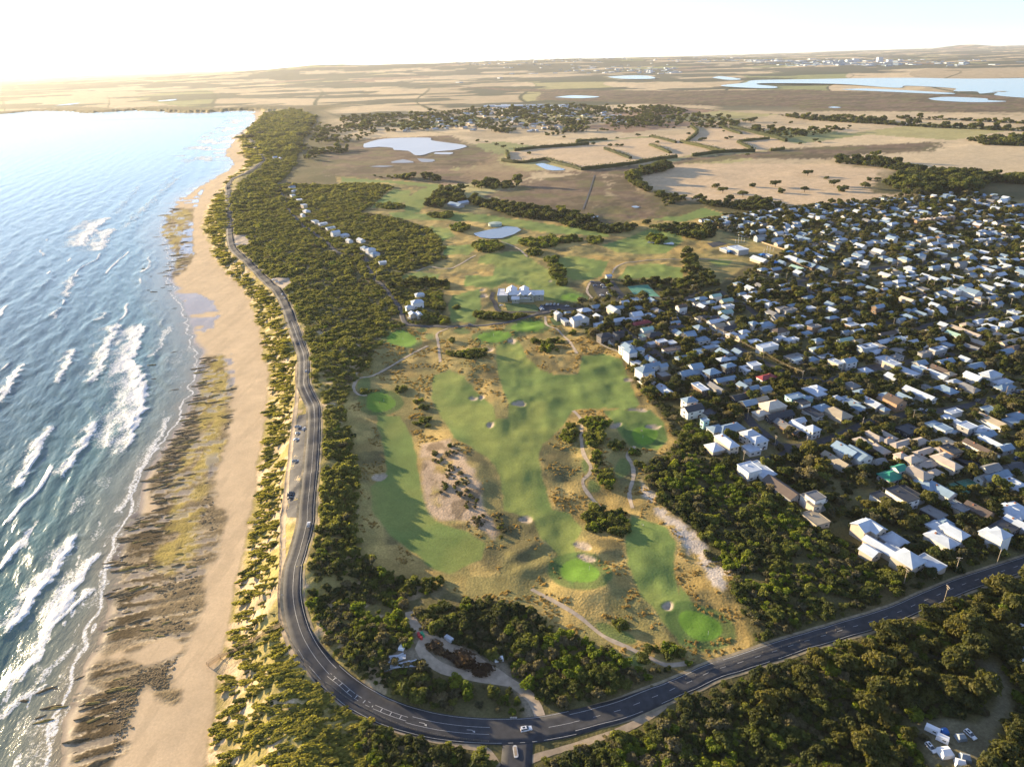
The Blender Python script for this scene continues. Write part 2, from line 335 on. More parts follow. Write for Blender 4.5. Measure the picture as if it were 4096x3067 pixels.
STRIP = W("5: 1930,1440 2060,1600 2110,1650 9: 0,75 135,180 155,290 340,390 300,500 260,525 180,470 150,380 60,300 0,190 8: 2060,40 5: 1960,1560")
CLEAR = W("8: 440,640 500,740 700,860 840,900 960,930 1040,960 1140,1060 1130,1090 1230,1200 1290,1340 1200,1340 1120,1180 1000,1110 800,1080 620,1020 500,1010 300,1000 320,900 480,880 430,720")
CAMP = W("9: 1490,1380 1700,1350 1900,1370 2000,1330 2060,1230 1990,1130 1920,980 2020,960 2080,1050 2120,1150 2100,1300 2030,1400 2020,1560 1900,1656 1600,1656 1560,1500")
TOWN = W("5: 1340,395 1480,450 1600,540 1790,625 1850,690 1885,790 1930,880 2000,930 A: 0,250 0,330 150,400 350,520 370,650 600,900 860,1060 1100,1300 1500,1560 1700,1655 9: 820,60 1100,120 1250,250 1450,450 1700,470 1850,420 2211,300 2600,180 "
         "6: 2800,900 2800,200 3: 2212,1300 1900,1250 1480,1265 1080,1310 740,1350 480,1370 150,1420 120,1460 640,1645 6: 480,60 420,110 260,230 0,240 5: 2212,290 1830,260 1700,300 1500,330")
MARSH = [W(t) for t in ("2: 930,1270 1230,1170 1530,1130 1700,1130 1750,1180 1720,1290 1650,1360 1300,1350 1050,1310", "2: -100,930 140,900 700,880 810,930 1000,1000 1000,1060 560,1110 1230,1110 1200,1180 650,1190 300,1160 -100,1130",
                         "2: 1200,1110 1560,1110 2212,1040 3: 0,1020 460,990 730,960 1690,920 1600,980 1180,1000 940,1030 400,1030 0,1060 2: 1850,1140 1700,1130 1500,1130", "3: -60,590 700,580 1000,590 1700,600 2400,640 2400,730 1500,725 800,720 720,690 -60,680 -400,670 -560,600",
                         "2: 700,560 1300,580 2212,590 2212,660 1800,660 1250,650 1300,600", "2: 1700,1130 1850,1140 2000,1290 2050,1400 1880,1430 1560,1430 1560,1360 1750,1300")]
OVAL = W("G: 400,500 700,600 1340,780 1200,830 1040,820 600,700 440,620")
DARKWOOD = [W(t) for t in ("2: 0,1200 200,1190 330,1215 200,1320 120,1380 330,1410 560,1480 640,1560 650,1655 5: 690,20 500,80 350,140 560,150 690,180 640,200 400,160 330,180 160,0 2: 0,1600 0,1380",)]
# pools and lakes: (name, label, outline)
LAKES = [("salt_lake", "wide pale shallow lake in the brown marsh", "2: 145,935 280,905 560,895 590,915 800,945 790,960 720,975 600,985 540,1005 480,1010 430,980 340,975 330,960 240,955 150,960"),
         ("lake_remnant", "narrow strip of pale water below the wide shallow lake", "2: 600,1000 610,990 720,990 700,1003"), ("mud_pool", "grey muddy pool south of the wide shallow lake", "2: 325,1050 400,1035 470,1055 330,1058"),
         ("mud_pool", "long pale mud pool in front of the wide shallow lake", "2: 490,1030 600,1035 590,1050 520,1052"), ("mud_pool", "thin flat pool at the seaward marsh edge", "2: 180,1082 250,1075 340,1078 270,1085"),
         ("farm_pond", "bright pond beside the windbreak corner", "2: 1255,1070 1300,1062 1340,1072 1450,1098 1400,1107 1330,1103"), ("irrigation_pond", "rectangular irrigation pond with jetty corner on the upper golf course", "2: 855,1520 1070,1470 1165,1497 1040,1548 900,1545"),
         ("golf_pond", "small pond ringed by a planted island on the far fairway", "2: 1980,1580 2000,1565 2060,1585 2140,1570 2150,1590 2060,1580"), ("marsh_pond", "tiny blue pond in the marsh below the tan paddock", "2: 1875,1340 1905,1335 1932,1345 1900,1350"),
         ("marsh_pond", "tiny pond beside the marsh track end", "2: 1630,1408 1665,1400 1655,1412 1632,1414"), ("lagoon", "large blue lagoon reaching to the far right shore", "3: 2700,505 1900,520 1500,515 1180,515 800,522 470,527 400,545 250,562 330,575 560,578 610,570 480,556 560,548 1000,552 1380,572 1450,560 1750,575 1760,592 1900,595 1930,610 2040,600 2030,620 2300,640 2700,640"),
         ("lagoon_arm", "long thin arm of blue water in front of the lagoon", "3: 1020,582 1180,577 1400,585 1740,605 1700,613 1400,600 1100,587"), ("lagoon_arm", "oval arm of blue water nearest the dark marsh", "3: 1590,640 1720,630 1960,640 1980,650 2100,658 1900,665 1650,655"),
         ("salt_pan", "far pale salt pan in front of the city", "2: 1720,500 1850,490 1980,493 2030,512 1900,518 1780,512"), ("salt_pan", "pale sliver of water in the far plain", "2: 1380,632 1500,622 1670,630 1550,638"),
         ("salt_pan", "thin salt pan beside the lagoon's western end", "3: 190,505 250,498 380,515 300,520"), ("salt_pan", "small bright water patch in the dark marsh", "3: 940,697 980,693 1030,698 980,702"),
         ("coastal_lagoon", "bright lagoon strip behind the far headland", "1: 350,685 520,668 450,682"), ("coastal_lagoon", "thin shining creek on the far coastal plain", "1: 1020,655 1140,645 1120,653 1040,658")]
LAKES = [(a, b, W(c)) for a, b, c in LAKES]
REEF = [W(t) for t in ("7: 860,20 1000,0 4: 960,1500 1020,1330 1180,1110 1280,900 1290,700 1330,650 1440,640 1480,760 1520,850 1500,950 1500,1080 1440,1250 1400,1400 1400,1640 7: 1480,0 1420,200 1380,330 1320,420 1310,600 1240,760 1190,850 1100,830 960,860 830,890 760,920 "
                       "690,940 640,900 620,870 650,780 700,690 780,640 690,560 740,440 720,330 770,230",
                       "7: 560,1010 700,950 960,1000 1160,930 1130,1100 1130,1230 1050,1250 940,1130 900,1250 860,1400 800,1560 700,1650 480,1650 470,1560 470,1440 560,1290 480,1230 520,1100",
                       "1: 880,1410 1000,1400 1100,1350 1260,1350 1240,1480 1260,1650 4: 1200,100 1100,160 960,150 900,100 960,20 1: 990,1600 860,1560 990,1500 870,1440",
                       )]
ALGAE = W("4: 1290,760 1440,640 1490,800 1480,950 1450,1080 1420,1250 1390,1350 1330,1500 1300,1655 7: 1280,60 1290,200 1230,330 1150,430 1060,420 1000,300 1100,150 1130,0 4: 1150,1400 1240,1200 1280,1000")
ALGAE2 = W("1: 1050,1400 1200,1350 1250,1380 1180,1500 1150,1655 4: 1150,100 1080,40 1: 1000,1600")
WETS = [W(t) for t in ("4: 1150,250 1260,235 1380,290 1425,380 1390,470 1330,490 1240,480 1200,380", "4: 1425,620 1470,600 1510,610 1515,690 1490,710 1450,670", "4: 1480,740 1510,740 1530,820 1500,900 1470,850", "4: 1340,1340 1390,1260 1400,1330 1370,1450 1330,1510",
                       "1: 1180,1300 1330,1180 1500,1090 1510,1040 1430,1010 1300,1030 1150,1200", "1: 1270,1350 1300,1290 1330,1200 1240,1290 1150,1300", "1: 1440,1000 1530,900 1400,900 1320,950", "1: 1540,860 1650,790 1650,750 1500,760 1450,860", "1: 1160,1655 1180,1480 1250,1440 1250,1655")]
SANDPATCH = [W(t) for t in ("8: 2700,9000", )] if 0 else []

# roads and paths: (name, label, centre line, width, kind)
ROAD_MAIN = W("1: 1560,860 1610,890 1660,960 1702,1030 1690,1062 1600,1120 1495,1185 1478,1250 1485,1400 1495,1560 1530,1635 4: 1560,5 1620,60 1700,140 1800,230 1845,310 1890,430 1930,540 1965,640 1970,740 1968,830 1990,890 2030,970 2038,1060 2030,1200 2015,1400 1990,1640 "
              "7: 1988,50 1975,120 1945,240 1910,350 1896,470 1897,580 1920,700 1965,830 2045,960 2130,1060 2211,1125 8: 100,1208 250,1285 400,1340 600,1390 850,1420 1100,1424 1300,1408 1600,1345 1900,1255 2200,1130 9: 200,1035 500,940 800,842 1100,752 1400,655 1700,525 1850,465 2000,415 2211,345 2500,250")
ROADS = [("main_road", "dark asphalt coast road curving round the golf course and on along the dunes", ROAD_MAIN, 9.4, 'asphalt'),
         ("side_road", "short side road with a traffic island meeting the coast road bend", W("8: 1150,1440 1140,1540 1130,1656 1120,1800"), 12.0, 'asphalt'),
         ("club_road", "grey lane running past the clubhouse to the houses in the scrub", W("1: 1800,1190 1830,1270 1880,1370 1940,1440 2020,1500 2130,1580 2200,1640 5: 140,0 190,110 280,210 370,330 410,430 470,452 600,458 700,462 1000,442 1150,412 1280,378 1400,355 1520,345"), 5.5, 'lane'),
         ("car_park_road", "paved lane from the clubhouse past the car park to the town", W("5: 1520,345 1640,330 1780,300 1830,262 2000,270 2200,285 6: 100,245 250,235 C: 520,490 700,600 860,690 1000,800 1150,900"), 6, 'lane'),
         ("town_street", "street with overhead cables running down between the houses", W("5: 1800,460 1900,540 2050,640 E: 700,720 850,850 1000,970 1150,1090"), 6.5, 'lane'),
         ("town_street", "long street beside the golden overhead cables", W("C: 0,750 200,880 420,1020 600,1120 760,1220 950,1330 1200,1460 1380,1560 1550,1600 1750,1590"), 7, 'lane'),
         ("town_street", "bent street climbing from the scrub edge past the tan courtyard houses", W("A: 800,400 870,480 950,570 1060,650 1180,760 1280,810 1450,820 1640,800 1850,740 2100,650 B: 200,500 480,450 700,400 950,380 1300,330 1500,290 1750,220 1950,160 2212,100"), 7, 'lane'),
         ("town_street", "short dead-end lane below the pale two-storey houses", W("A: 820,1010 1000,990 1200,960 1330,900 1400,840"), 5, 'lane'),
         ("town_street", "street running behind the long white-walled house", W("6: 880,810 1010,795 1090,745 1250,738 1350,705 D: 0,1480 300,1440 600,1400 850,1350 1100,1320 1300,1270"), 7, 'lane'),
         ("town_street", "wide street crossing the upper part of town", W("D: 540,900 640,960 740,980 D: 760,990 1000,900 1300,850 1600,800 1850,740 2212,700"), 8, 'lane'),
         ("town_street", "main street passing below the school", W("C: 1100,340 1300,330 1500,340 1700,270 2000,260 D: 0,230 300,170 600,130 900,100 1300,30"), 8, 'lane'),
         ("town_street", "street descending from the main street beside hedged houses", W("C: 1480,350 1560,400 1700,500 1900,590 2100,640 D: 0,700 200,760 400,860 540,900"), 7, 'lane'),
         ("gravel_path", "pale gravel footpath running beside the coast road", W("4: 1925,700 1925,870 1915,1000 1890,1200 1865,1400 1842,1640 7: 1835,20 1832,300 1820,500 1822,620 1832,740 1872,850 1932,960 2030,1062 2120,1150 2211,1232 8: 100,1292 300,1392 560,1470 860,1525 950,1565 1010,1656"), 3.2, 'gravel'),
         ("gravel_path", "pale gravel path along the south verge of the road", W("8: 1220,1610 1330,1570 1500,1522 1750,1440 1950,1350 2090,1255"), 3.2, 'gravel'),
         ("cart_path", "pale path curving from the starter hut down to the fairway", W("5: 1320,395 1330,450 1400,480 1470,550 1525,635"), 2.5, 'sandy'),
         ("cart_path", "straight pale path dropping from the club road into rough", W("5: 690,472 620,505 625,560 640,690"), 2.5, 'sandy'),
         ("cart_path", "long pale path sweeping round the seaward tee", W("5: 560,585 450,640 330,710 200,780 110,797 78,860 120,905 165,905"), 2.5, 'sandy'),
         ("cart_path", "winding pale path between the tan rough and dark shrubs", W("5: 1500,1005 1550,1060 1555,1200 1570,1290 1615,1370 1600,1420 1565,1450 1570,1500 1620,1570 1680,1640"), 2.5, 'sandy'),
         ("cart_path", "pale path leading down from the golfers' green", W("5: 1900,1235 1850,1290 1885,1360 1890,1440 1865,1540 1885,1635"), 2.5, 'sandy'),
         ("cart_path", "long straight pale path crossing the lower rough", W("8: 1230,505 1390,590 1550,690 1700,810 1850,880 2000,950 2100,995 2230,985"), 2.5, 'sandy'),
         ("dirt_track", "dirt track through the works clearing to the coast road", W("8: 440,650 462,720 540,800 680,860 830,940 960,1020 1070,1090 1200,1180 1265,1270 1290,1345"), 4.5, 'sandy'),
         ("dirt_track", "looping dirt track round the brush piles", W("8: 560,830 510,890 620,1000 800,1060 1000,1095 1090,1110"), 5, 'sandy'),
         ("cart_path", "pale path over the dune behind the upper tees", W("5: 480,105 560,75 700,85 830,20 870,0"), 2.5, 'sandy'),
         ("cart_path", "pale path beside the club car park", W("5: 1610,175 1590,230 1625,278"), 2.5, 'sandy'),
         ("cart_path", "thin pale path crossing the upper fairways", W("2: 1000,1560 1100,1590 1190,1650 5: 1200,10"), 2.5, 'sandy'),
         ("cart_path", "thin path passing the small hut towards the far fairways", W("5: 1755,115 1785,70 1900,42 2212,25 C: 700,60"), 2.5, 'sandy'),
         ("marsh_track", "straight pale track across the brown marsh", W("2: 1640,1135 1600,1260 1565,1355"), 2.5, 'worn'),
         ("club_drive", "dark curving drive in front of the clubhouse", W("J: 90,330 60,420 110,480 130,560 190,610 400,625 700,618 800,640"), 5, 'asphalt')]
ROADS = [(a, b, smooth_line(c, 3.), d, e) for a, b, c, d, e in ROADS]
PADS = [("car_park", "long seaside car park strip beside the coast road", W("4: 1932,1035 1990,1020 1986,1120 1976,1300 1962,1500 1950,1650 7: 1945,45 1862,42 4: 1848,1640 1872,1500 1892,1300 1907,1150"), 'worn'),
        ("car_park", "upper club car park between the tree rows", W("J: 1500,165 1690,165 1830,390 1640,400"), 'asphalt'), ("car_park", "second club car park beside the tennis courts", W("J: 1780,155 1860,155 2040,400 2030,450 1900,430 1830,330"), 'asphalt'),
        ("turning_circle", "club forecourt full of parked cars", W("J: 760,560 840,505 1060,500 1200,530 1300,580 1250,600 1080,590 960,600 900,640 790,640"), 'asphalt'),
        ("gravel_lot", "sandy lookout lot beside the coast road", W("4: 1750,155 1870,145 1890,185 1830,225 1790,200"), 'sandy'), ("gravel_lot", "far sandy lookout lot with parked cars", W("1: 1505,1530 1590,1525 1625,1580 1530,1605"), 'sandy'),
        ("tennis_court", "green tennis court behind the clubhouse trees", W("5: 1850,200 1985,190 2070,270 1920,275"), 'court'), ("tennis_court", "green tennis court beside the blue-roofed house", W("B: 1170,1320 1480,1230 1700,1330 1450,1450 1330,1430"), 'court'),
        ("play_court", "grey asphalt play court beside the school hall", W("G: 310,690 480,670 580,700 390,745"), 'asphalt'), ("bowling_green", "small mown lawn beside the starter hut", W("5: 1345,405 1400,395 1440,440 1380,455"), 'lawn'),
        ("club_lawn", "half-shaded lawn in front of the clubhouse", W("J: 255,490 700,510 750,560 740,612 450,605 290,600"), 'lawn')]
CCOL = dict(asphalt=(.052, .054, .060), worn=(.085, .085, .09), lane=(.075, .075, .08), gravel=(.34, .27, .19), sandy=(.42, .34, .25), court=(.10, .27, .19), lawn=(.10, .15, .05))

# ------------------------------------------------------------------ the ground sheet
ncore, nside = 880, 26
yy = [88.]
while yy[-1] < 32000:
    y = yy[-1]; dens = 560*90/y**2 + 380/(5.9*y); yy.append(y+min(1/dens, 400))
yy = np.array(yy); half = .80*yy+75
tcore = np.linspace(-1, 1, ncore); ts = 1+np.geomspace(.01, 2.2, nside)
tt = np.concatenate([-ts[::-1], tcore, ts])
GX = half[:, None]*tt[None, :]; GY = np.repeat(yy[:, None], len(tt), 1)
GZ = Hf(GX, GY)
X = GX.ravel(); Y = GY.ravel(); SW, SC = shore(X, Y)
nw = (fbm(X/9., Y/9., 61, 3)-.5)
big = fbm(X/60., Y/60., 62, 4); huge = fbm(X/420., Y/420., 63, 4); fine = fbm(X/4., Y/4., 64, 3); mid = fbm(X/18., Y/18., 65, 3)
col = np.zeros((len(X), 3)); wet = np.zeros(len(X)); dark = np.zeros(len(X))
def lay(c, m, v=0.):
    global col
    c = np.array(c)[None, :]*(1+v*(mid-.5)[:, None]*2) if v else np.array(c)[None, :]
    m = np.clip(m, 0, 1)[:, None]; col = col*(1-m)+c*m
edge = lambda P, s=2., n=4.: sstep(-s, s, sdf(X, Y, P)+nw*n)
# coastal scrub floor, then open country beyond
lay((.11, .10, .042), np.ones(len(X))); lay((.15, .12, .055), sstep(.5, .62, big)*.7)
ctry = sstep(1150, 1500, Y-.35*np.abs(X)+(big-.5)*300)*sstep(250, 420, SC)
a = R(33); U = X*math.cos(a)+Y*math.sin(a); V = -X*math.sin(a)+Y*math.cos(a); sc_ = 1+sstep(3000, 9000, Y)*1.2
ru = np.floor(U/(430*sc_)); cv = np.floor(V/(300*sc_)+_hash(ru, ru*0, 5)*3); hsh = _hash(ru, cv, 9); h2 = _hash(ru, cv, 10)
tan = np.array([.53, .415, .25]); pal = np.stack([tan*f for f in (1, .9, 1.08, .8)]+[np.array([.38, .34, .15]), np.array([.26, .27, .11]), np.array([.30, .20, .13])])
pick = np.clip((hsh*9).astype(int), 0, 8); pick = np.array([0, 1, 2, 0, 3, 1, 4, 5, 6])[pick]
pc = pal[pick]*(1+(mid-.5)[:, None]*.25+(big-.5)[:, None]*.35)
m_ = ctry[:, None]; col = col*(1-m_)+pc*m_
wood = fbm(X/700., Y/420., 71, 4); far_w = sstep(.52, .57, wood+.10*sstep(5000, 9000, Y)+.05*sstep(9000, 14000, Y))*sstep(2500, 3800, Y)*ctry
lay((.055, .068, .04), far_w*.92)
fu = np.abs(U/(430*sc_)-np.round(U/(430*sc_)))*430*sc_; lay((.06, .07, .03), sstep(16, 6, fu)*(h2 > .45)*ctry*sstep(2300, 3200, Y)*sstep(9000, 5000, Y))
lay((.56, .42, .26), edge(W("2: 1060,1040 1080,985 1280,960 1740,910 2212,870 3: 300,820 560,890 670,920 800,940 450,985 100,1000 2: 2170,1020 1580,1100 1400,1050"), 12, 20), .12)
lay((.56, .42, .26), edge(W("3: -100,1060 400,1060 900,1060 1300,1100 1200,1250 1480,1265 1080,1310 700,1330 400,1330 0,1290 -100,1240 2: 1900,1170 2000,1110"), 12, 40), .15)
lay((.53, .42, .26), edge(W("3: 1190,1000 1600,990 1850,940 2400,950 2400,1150 1900,1160 1500,1100"), 12, 30), .12)
mfb = fbm(X/140., Y/70., 95, 4); mf2 = fbm(X/35., Y/22., 96, 3)
for P in MARSH: m = edge(P, 14, 60); lay((.165, .115, .075), m, .35); lay((.105, .085, .045), m*sstep(.50, .60, mfb)*.8); lay((.25, .185, .105), m*sstep(.55, .66, mf2)*.5); lay((.15, .14, .055), m*sstep(.60, .68, fbm(X/90., Y/50., 97, 3))*.7)
lay((.30, .21, .12), edge(W("2: 1000,1000 1040,1060 1230,1110 1100,1180 900,1200 800,1140 720,1110 900,1060"), 20, 60)*.8, .3)
for P in DARKWOOD: lay((.07, .075, .035), edge(P, 4, 10))
lay((.12, .115, .052), edge(TOWN, 4, 6), .3); lay((.20, .175, .08), edge(TOWN, 4, 6)*sstep(.5, .6, big)*.8)
lay((.20, .20, .075), edge(OVAL, 3, 4), .2); lay((.30, .24, .11), edge(OVAL, 3, 4)*sstep(.45, .6, big))
# golf: rough, fairway, greens
for P in (GOLF, UPG):
    m = edge(P, 2.5, 4); lay((.385, .275, .095), m, .45); lay((.21, .195, .075), m*sstep(.44, .60, big)*.75); lay((.52, .37, .13), m*sstep(.52, .68, mid)*.55); lay((.115, .105, .05), m*sstep(.60, .70, fbm(X/26., Y/26., 88, 3))*.8)
for P in FAIR: m = edge(P, 1.0, 2.5); lay((.165, .225, .062), m, .18); lay((.245, .270, .072), m*sstep(.45, .65, big)*.65)
for P in GREEN: lay((.075, .135, .040), sstep(-7.5, -5.5, sdf(X, Y, P)+nw*3)*.8); lay((.135, .25, .036), edge(P, .6, .8), .10)
for P in TEE: lay((.150, .185, .060), edge(P, .9, .8), .06)
# sand
duneveg = sstep(.30, .46, fbm(X/9.+Y/40., Y/7., 81, 3)+.22*sstep(6, 40, SC)-.08)
sand = np.array([.61, .46, .285])
inl = sstep(-1.5, 1.5, SC)
near = sstep(4800, 4300, Y)
beach = sstep(-2, 1, SW)*(1-inl)*near; lay(sand*.98, beach, .10)
lay(sand*1.05, inl*sstep(70, 26, SC)*near*(1-duneveg*.9)*sstep(2600, 2000, Y))
lay((.36, .295, .10), inl*sstep(85, 40, SC)*near*duneveg*.85, .4)
lay(sand*.90, sstep(.60, .68, fbm(X/13., Y/13., 83, 3))*inl*sstep(110, 70, SC)*.75*sstep(2000, 1200, Y)*(1-edge(GOLF, 2, 2)))
for P in (WASTE,): m = edge(P, 2, 5); lay((.47, .345, .225), m*sstep(.28, .40, fbm(X/16., Y/16., 91, 3)), .15); lay((.20, .145, .085), m*sstep(.55, .62, fbm(X/9., Y/12., 92, 3))*.8)
lay((.55, .47, .38), edge(STRIP, 2.0, 6)*sstep(.33, .5, fbm(X/6., Y/6., 93, 3)), .15)
lay((.30, .25, .18), edge(CLEAR, 2, 4)*.85, .3); lay((.17, .15, .09), edge(CAMP, 2, 4)*.9, .3)
bd = np.full(len(X), -1e6)
for P in BUNK: s_ = sdf(X, Y, P, 12); bd = np.maximum(bd, s_); lay((.42, .34, .25), sstep(-.6, .6, s_))
GZ = GZ - (.9*sstep(-.6, 3.0, bd) - .15*np.exp(-((bd+1.2)/1.6)**2)).reshape(GZ.shape)*(bd > -9).reshape(GZ.shape)
# reef
reef = np.zeros(len(X))
for P in REEF: reef = np.maximum(reef, edge(P, 2.5, 9))
reef *= (SC < 4)
ca, sa = math.cos(R(15)), math.sin(R(15)); RU = (X*ca+Y*sa); RV = (-X*sa+Y*ca)
ledge = fbm(RU/22.+nw*.5, RV/2.3, 101, 3); frr = SW/np.maximum(SW-SC, 10); sea_h = sstep(.50, .30, frr+(big-.5)*.3); lay((.215, .165, .085), reef*(1-sea_h)*.8, .3); lay((.175, .135, .078), reef*sea_h*.75); lay((.095, .068, .034), reef*sstep(.46, .53, ledge)*(.45+.55*sea_h), .35)
lay((.30, .235, .14), reef*sstep(.40, .30, ledge)*.6); lay((.36, .275, .070), np.maximum(edge(ALGAE, 4, 12), edge(ALGAE2, 4, 12))*reef*sstep(.30, .52, fbm(X/11., Y/16., 103, 4))*.9, .2)
GZ += (reef*(sstep(.38, .55, ledge)-.3)*.22*sstep(1500, 700, Y)).reshape(GZ.shape)
wet = np.maximum(wet, reef*(1-sstep(.40, .47, ledge))*sstep(.35, .55, vnoise(X/23., Y/23., 104))*.8)
wet = np.maximum(wet, sstep(9, -1, SW)*(SW > -12)*.9*near)
for P in WETS: wet = np.maximum(wet, edge(P, 1.5, 8)*sstep(.25, .36, vnoise(X/20., Y/9., 105)))
wet *= (SC < 3); lay(sand*.42, wet*(1-reef*.5)*.75)
wave = fbm(X/60.+2, Y/6., 107, 3); lay(sand*.80, beach*(1-reef)*sstep(.58, .66, fbm(X/5.-Y/40., Y/45., 108, 3))*.5)
lump_a = np.clip(1-.85*beach*(1-reef), 0, 1)*np.clip(1-.5*sstep(800, 2000, Y), 0, 1)
for P in FAIR+GREEN: lump_a *= 1-.6*edge(P, 1.5, 2)
NR, NC = GX.shape
ii = np.arange(NR*NC).reshape(NR, NC)
Q = np.stack([ii[:-1, :-1], ii[:-1, 1:], ii[1:, 1:], ii[1:, :-1]], -1).reshape(-1, 4)
VV = np.stack([X, Y, GZ.ravel()], -1)
gm = bpy.data.materials.new('ground'); gm.use_nodes = True; t = gm.node_tree; b = t.nodes['Principled BSDF']
at = t.nodes.new('ShaderNodeAttribute'); at.attribute_name = 'Col'; aw = t.nodes.new('ShaderNodeAttribute'); aw.attribute_name = 'wet'
gp = t.nodes.new('ShaderNodeNewGeometry'); mixv = None
for sc_n, amt in ((.9, .22), (.13, .16), (3.1, .16)):
    n = t.nodes.new('ShaderNodeTexNoise'); n.inputs['Scale'].default_value = sc_n; n.inputs['Detail'].default_value = 4; t.links.new(gp.outputs['Position'], n.inputs['Vector'])
    mr = t.nodes.new('ShaderNodeMapRange'); mr.inputs[1].default_value = .3; mr.inputs[2].default_value = .7; mr.inputs[3].default_value = 1-amt; mr.inputs[4].default_value = 1+amt; t.links.new(n.outputs[0], mr.inputs[0])
    if mixv is None: mixv = mr.outputs[0]
    else:
        mm = t.nodes.new('ShaderNodeMath'); mm.operation = 'MULTIPLY'; t.links.new(mixv, mm.inputs[0]); t.links.new(mr.outputs[0], mm.inputs[1]); mixv = mm.outputs[0]
vm = t.nodes.new('ShaderNodeVectorMath'); vm.operation = 'SCALE'; aq = t.nodes.new('ShaderNodeAttribute'); aq.attribute_name = 'lump'; mq = t.nodes.new('ShaderNodeMapRange'); mq.inputs[3].default_value = .25; mq.inputs[4].default_value = 1.; t.links.new(aq.outputs['Fac'], mq.inputs[0]); mf = t.nodes.new('ShaderNodeMix'); mf.data_type = 'FLOAT'; mf.inputs[2].default_value = 1.; t.links.new(mq.outputs[0], mf.inputs[0]); t.links.new(mixv, mf.inputs[3]); mixv = mf.outputs[0]; t.links.new(at.outputs['Color'], vm.inputs[0]); t.links.new(mixv, vm.inputs['Scale']); t.links.new(vm.outputs[0], b.inputs['Base Color'])
mr = t.nodes.new('ShaderNodeMapRange'); mr.inputs[3].default_value = .95; mr.inputs[4].default_value = .10; t.links.new(aw.outputs['Fac'], mr.inputs[0]); t.links.new(mr.outputs[0], b.inputs['Roughness'])
mr = t.nodes.new('ShaderNodeMapRange'); mr.inputs[3].default_value = .12; mr.inputs[4].default_value = .6; t.links.new(aw.outputs['Fac'], mr.inputs[0]); t.links.new(mr.outputs[0], b.inputs['Specular IOR Level'])
n = t.nodes.new('ShaderNodeTexNoise'); n.inputs['Scale'].default_value = .8; n.inputs['Detail'].default_value = 4; t.links.new(gp.outputs['Position'], n.inputs['Vector'])
bp = t.nodes.new('ShaderNodeBump'); bp.inputs['Distance'].default_value = .5; mr = t.nodes.new('ShaderNodeMapRange'); mr.inputs[3].default_value = .0; mr.inputs[4].default_value = .6
al_ = t.nodes.new('ShaderNodeAttribute'); al_.attribute_name = 'lump'; t.links.new(al_.outputs['Fac'], mr.inputs[0]); t.links.new(mr.outputs[0], bp.inputs['Strength']); t.links.new(n.outputs[0], bp.inputs['Height']); t.links.new(bp.outputs[0], b.inputs['Normal'])
GROUND_M = gm
# vertex normals of the whole sheet, so that pieces shade without seams
e1 = np.zeros((NR, NC, 3)); e2 = np.zeros((NR, NC, 3)); G3 = VV.reshape(NR, NC, 3)
e1[:, 1:-1] = G3[:, 2:]-G3[:, :-2]; e1[:, 0] = G3[:, 1]-G3[:, 0]; e1[:, -1] = G3[:, -1]-G3[:, -2]
e2[1:-1] = G3[2:]-G3[:-2]; e2[0] = G3[1]-G3[0]; e2[-1] = G3[-1]-G3[-2]
NN = np.cross(e1, e2).reshape(-1, 3); NN /= np.linalg.norm(NN, axis=1)[:, None]
cx = X[Q].mean(1); cy = Y[Q].mean(1); reg = np.zeros(len(Q), int); REGS = [("ground", "dry sandy coastal plain with scrub, paddocks and town", None)]
def region(mask, name, label):
    REGS.append((name, label, None)); reg[mask] = len(REGS)-1
region((SW[Q].mean(1) > -40) & (SC[Q].mean(1) < 0) & (cy < 4500), "beach", "pale sandy beach with wet flats and rock shelves")
for P, L in ((GOLF, "tan and green golf links between scrub and town"), (UPG, "upper golf links beyond the clubhouse")): region(sdf(cx, cy, P) > 0, "golf_course", L)
for P, L in zip(GREEN, GREEN_L): region(sdf(cx, cy, P) > 0, "putting_green", L)
for P, L in zip(BUNK, BUNK_L): region(sdf(cx, cy, P) > -.4, "bunker", L)
region(sdf(cx, cy, OVAL) > 0, "sports_oval", "dry school sports oval beside the town edge")
sea_face = (SW[Q].max(1) < -45); 
for k, (nm, lb, _) in enumerate(REGS):
    f = Q[(reg == k) & ~sea_face]
    if not len(f): continue
    uq, inv = np.unique(f, return_inverse=True)
    me = mesh_np(nm, VV[uq], inv.reshape(-1, 4), [GROUND_M], True)
    at = me.attributes.new('Col', 'FLOAT_COLOR', 'POINT'); at.data.foreach_set('color', np.concatenate([np.clip(col[uq], .004, .9), np.ones((len(uq), 1))], 1).astype(np.float32).ravel())
    at = me.attributes.new('wet', 'FLOAT', 'POINT'); at.data.foreach_set('value', wet[uq].astype(np.float32))
    at = me.attributes.new('lump', 'FLOAT', 'POINT'); at.data.foreach_set('value', (lump_a*(1-wet))[uq].astype(np.float32))
    me.normals_split_custom_set_from_vertices(NN[uq].astype(np.float32))
    obj(nm, me, label=lb, kind='structure', category=nm.replace('_', ' '))

def Hf(x, y):
    """height of the built ground sheet"""
    x = np.atleast_1d(np.asarray(x, float)); y = np.atleast_1d(np.asarray(y, float))
    j = np.clip(np.searchsorted(yy, y)-1, 0, NR-2); f = np.clip((y-yy[j])/(yy[j+1]-yy[j]), 0, 1)
    def row(r):
        t_ = np.clip(x/half[r], tt[0], tt[-1]-1e-6); k = np.clip(np.searchsorted(tt, t_, side='right')-1, 0, NC-2); g = (t_-tt[k])/(tt[k+1]-tt[k]); return GZ[r, k]*(1-g)+GZ[r, k+1]*g
    return row(j)*(1-f)+row(j+1)*f
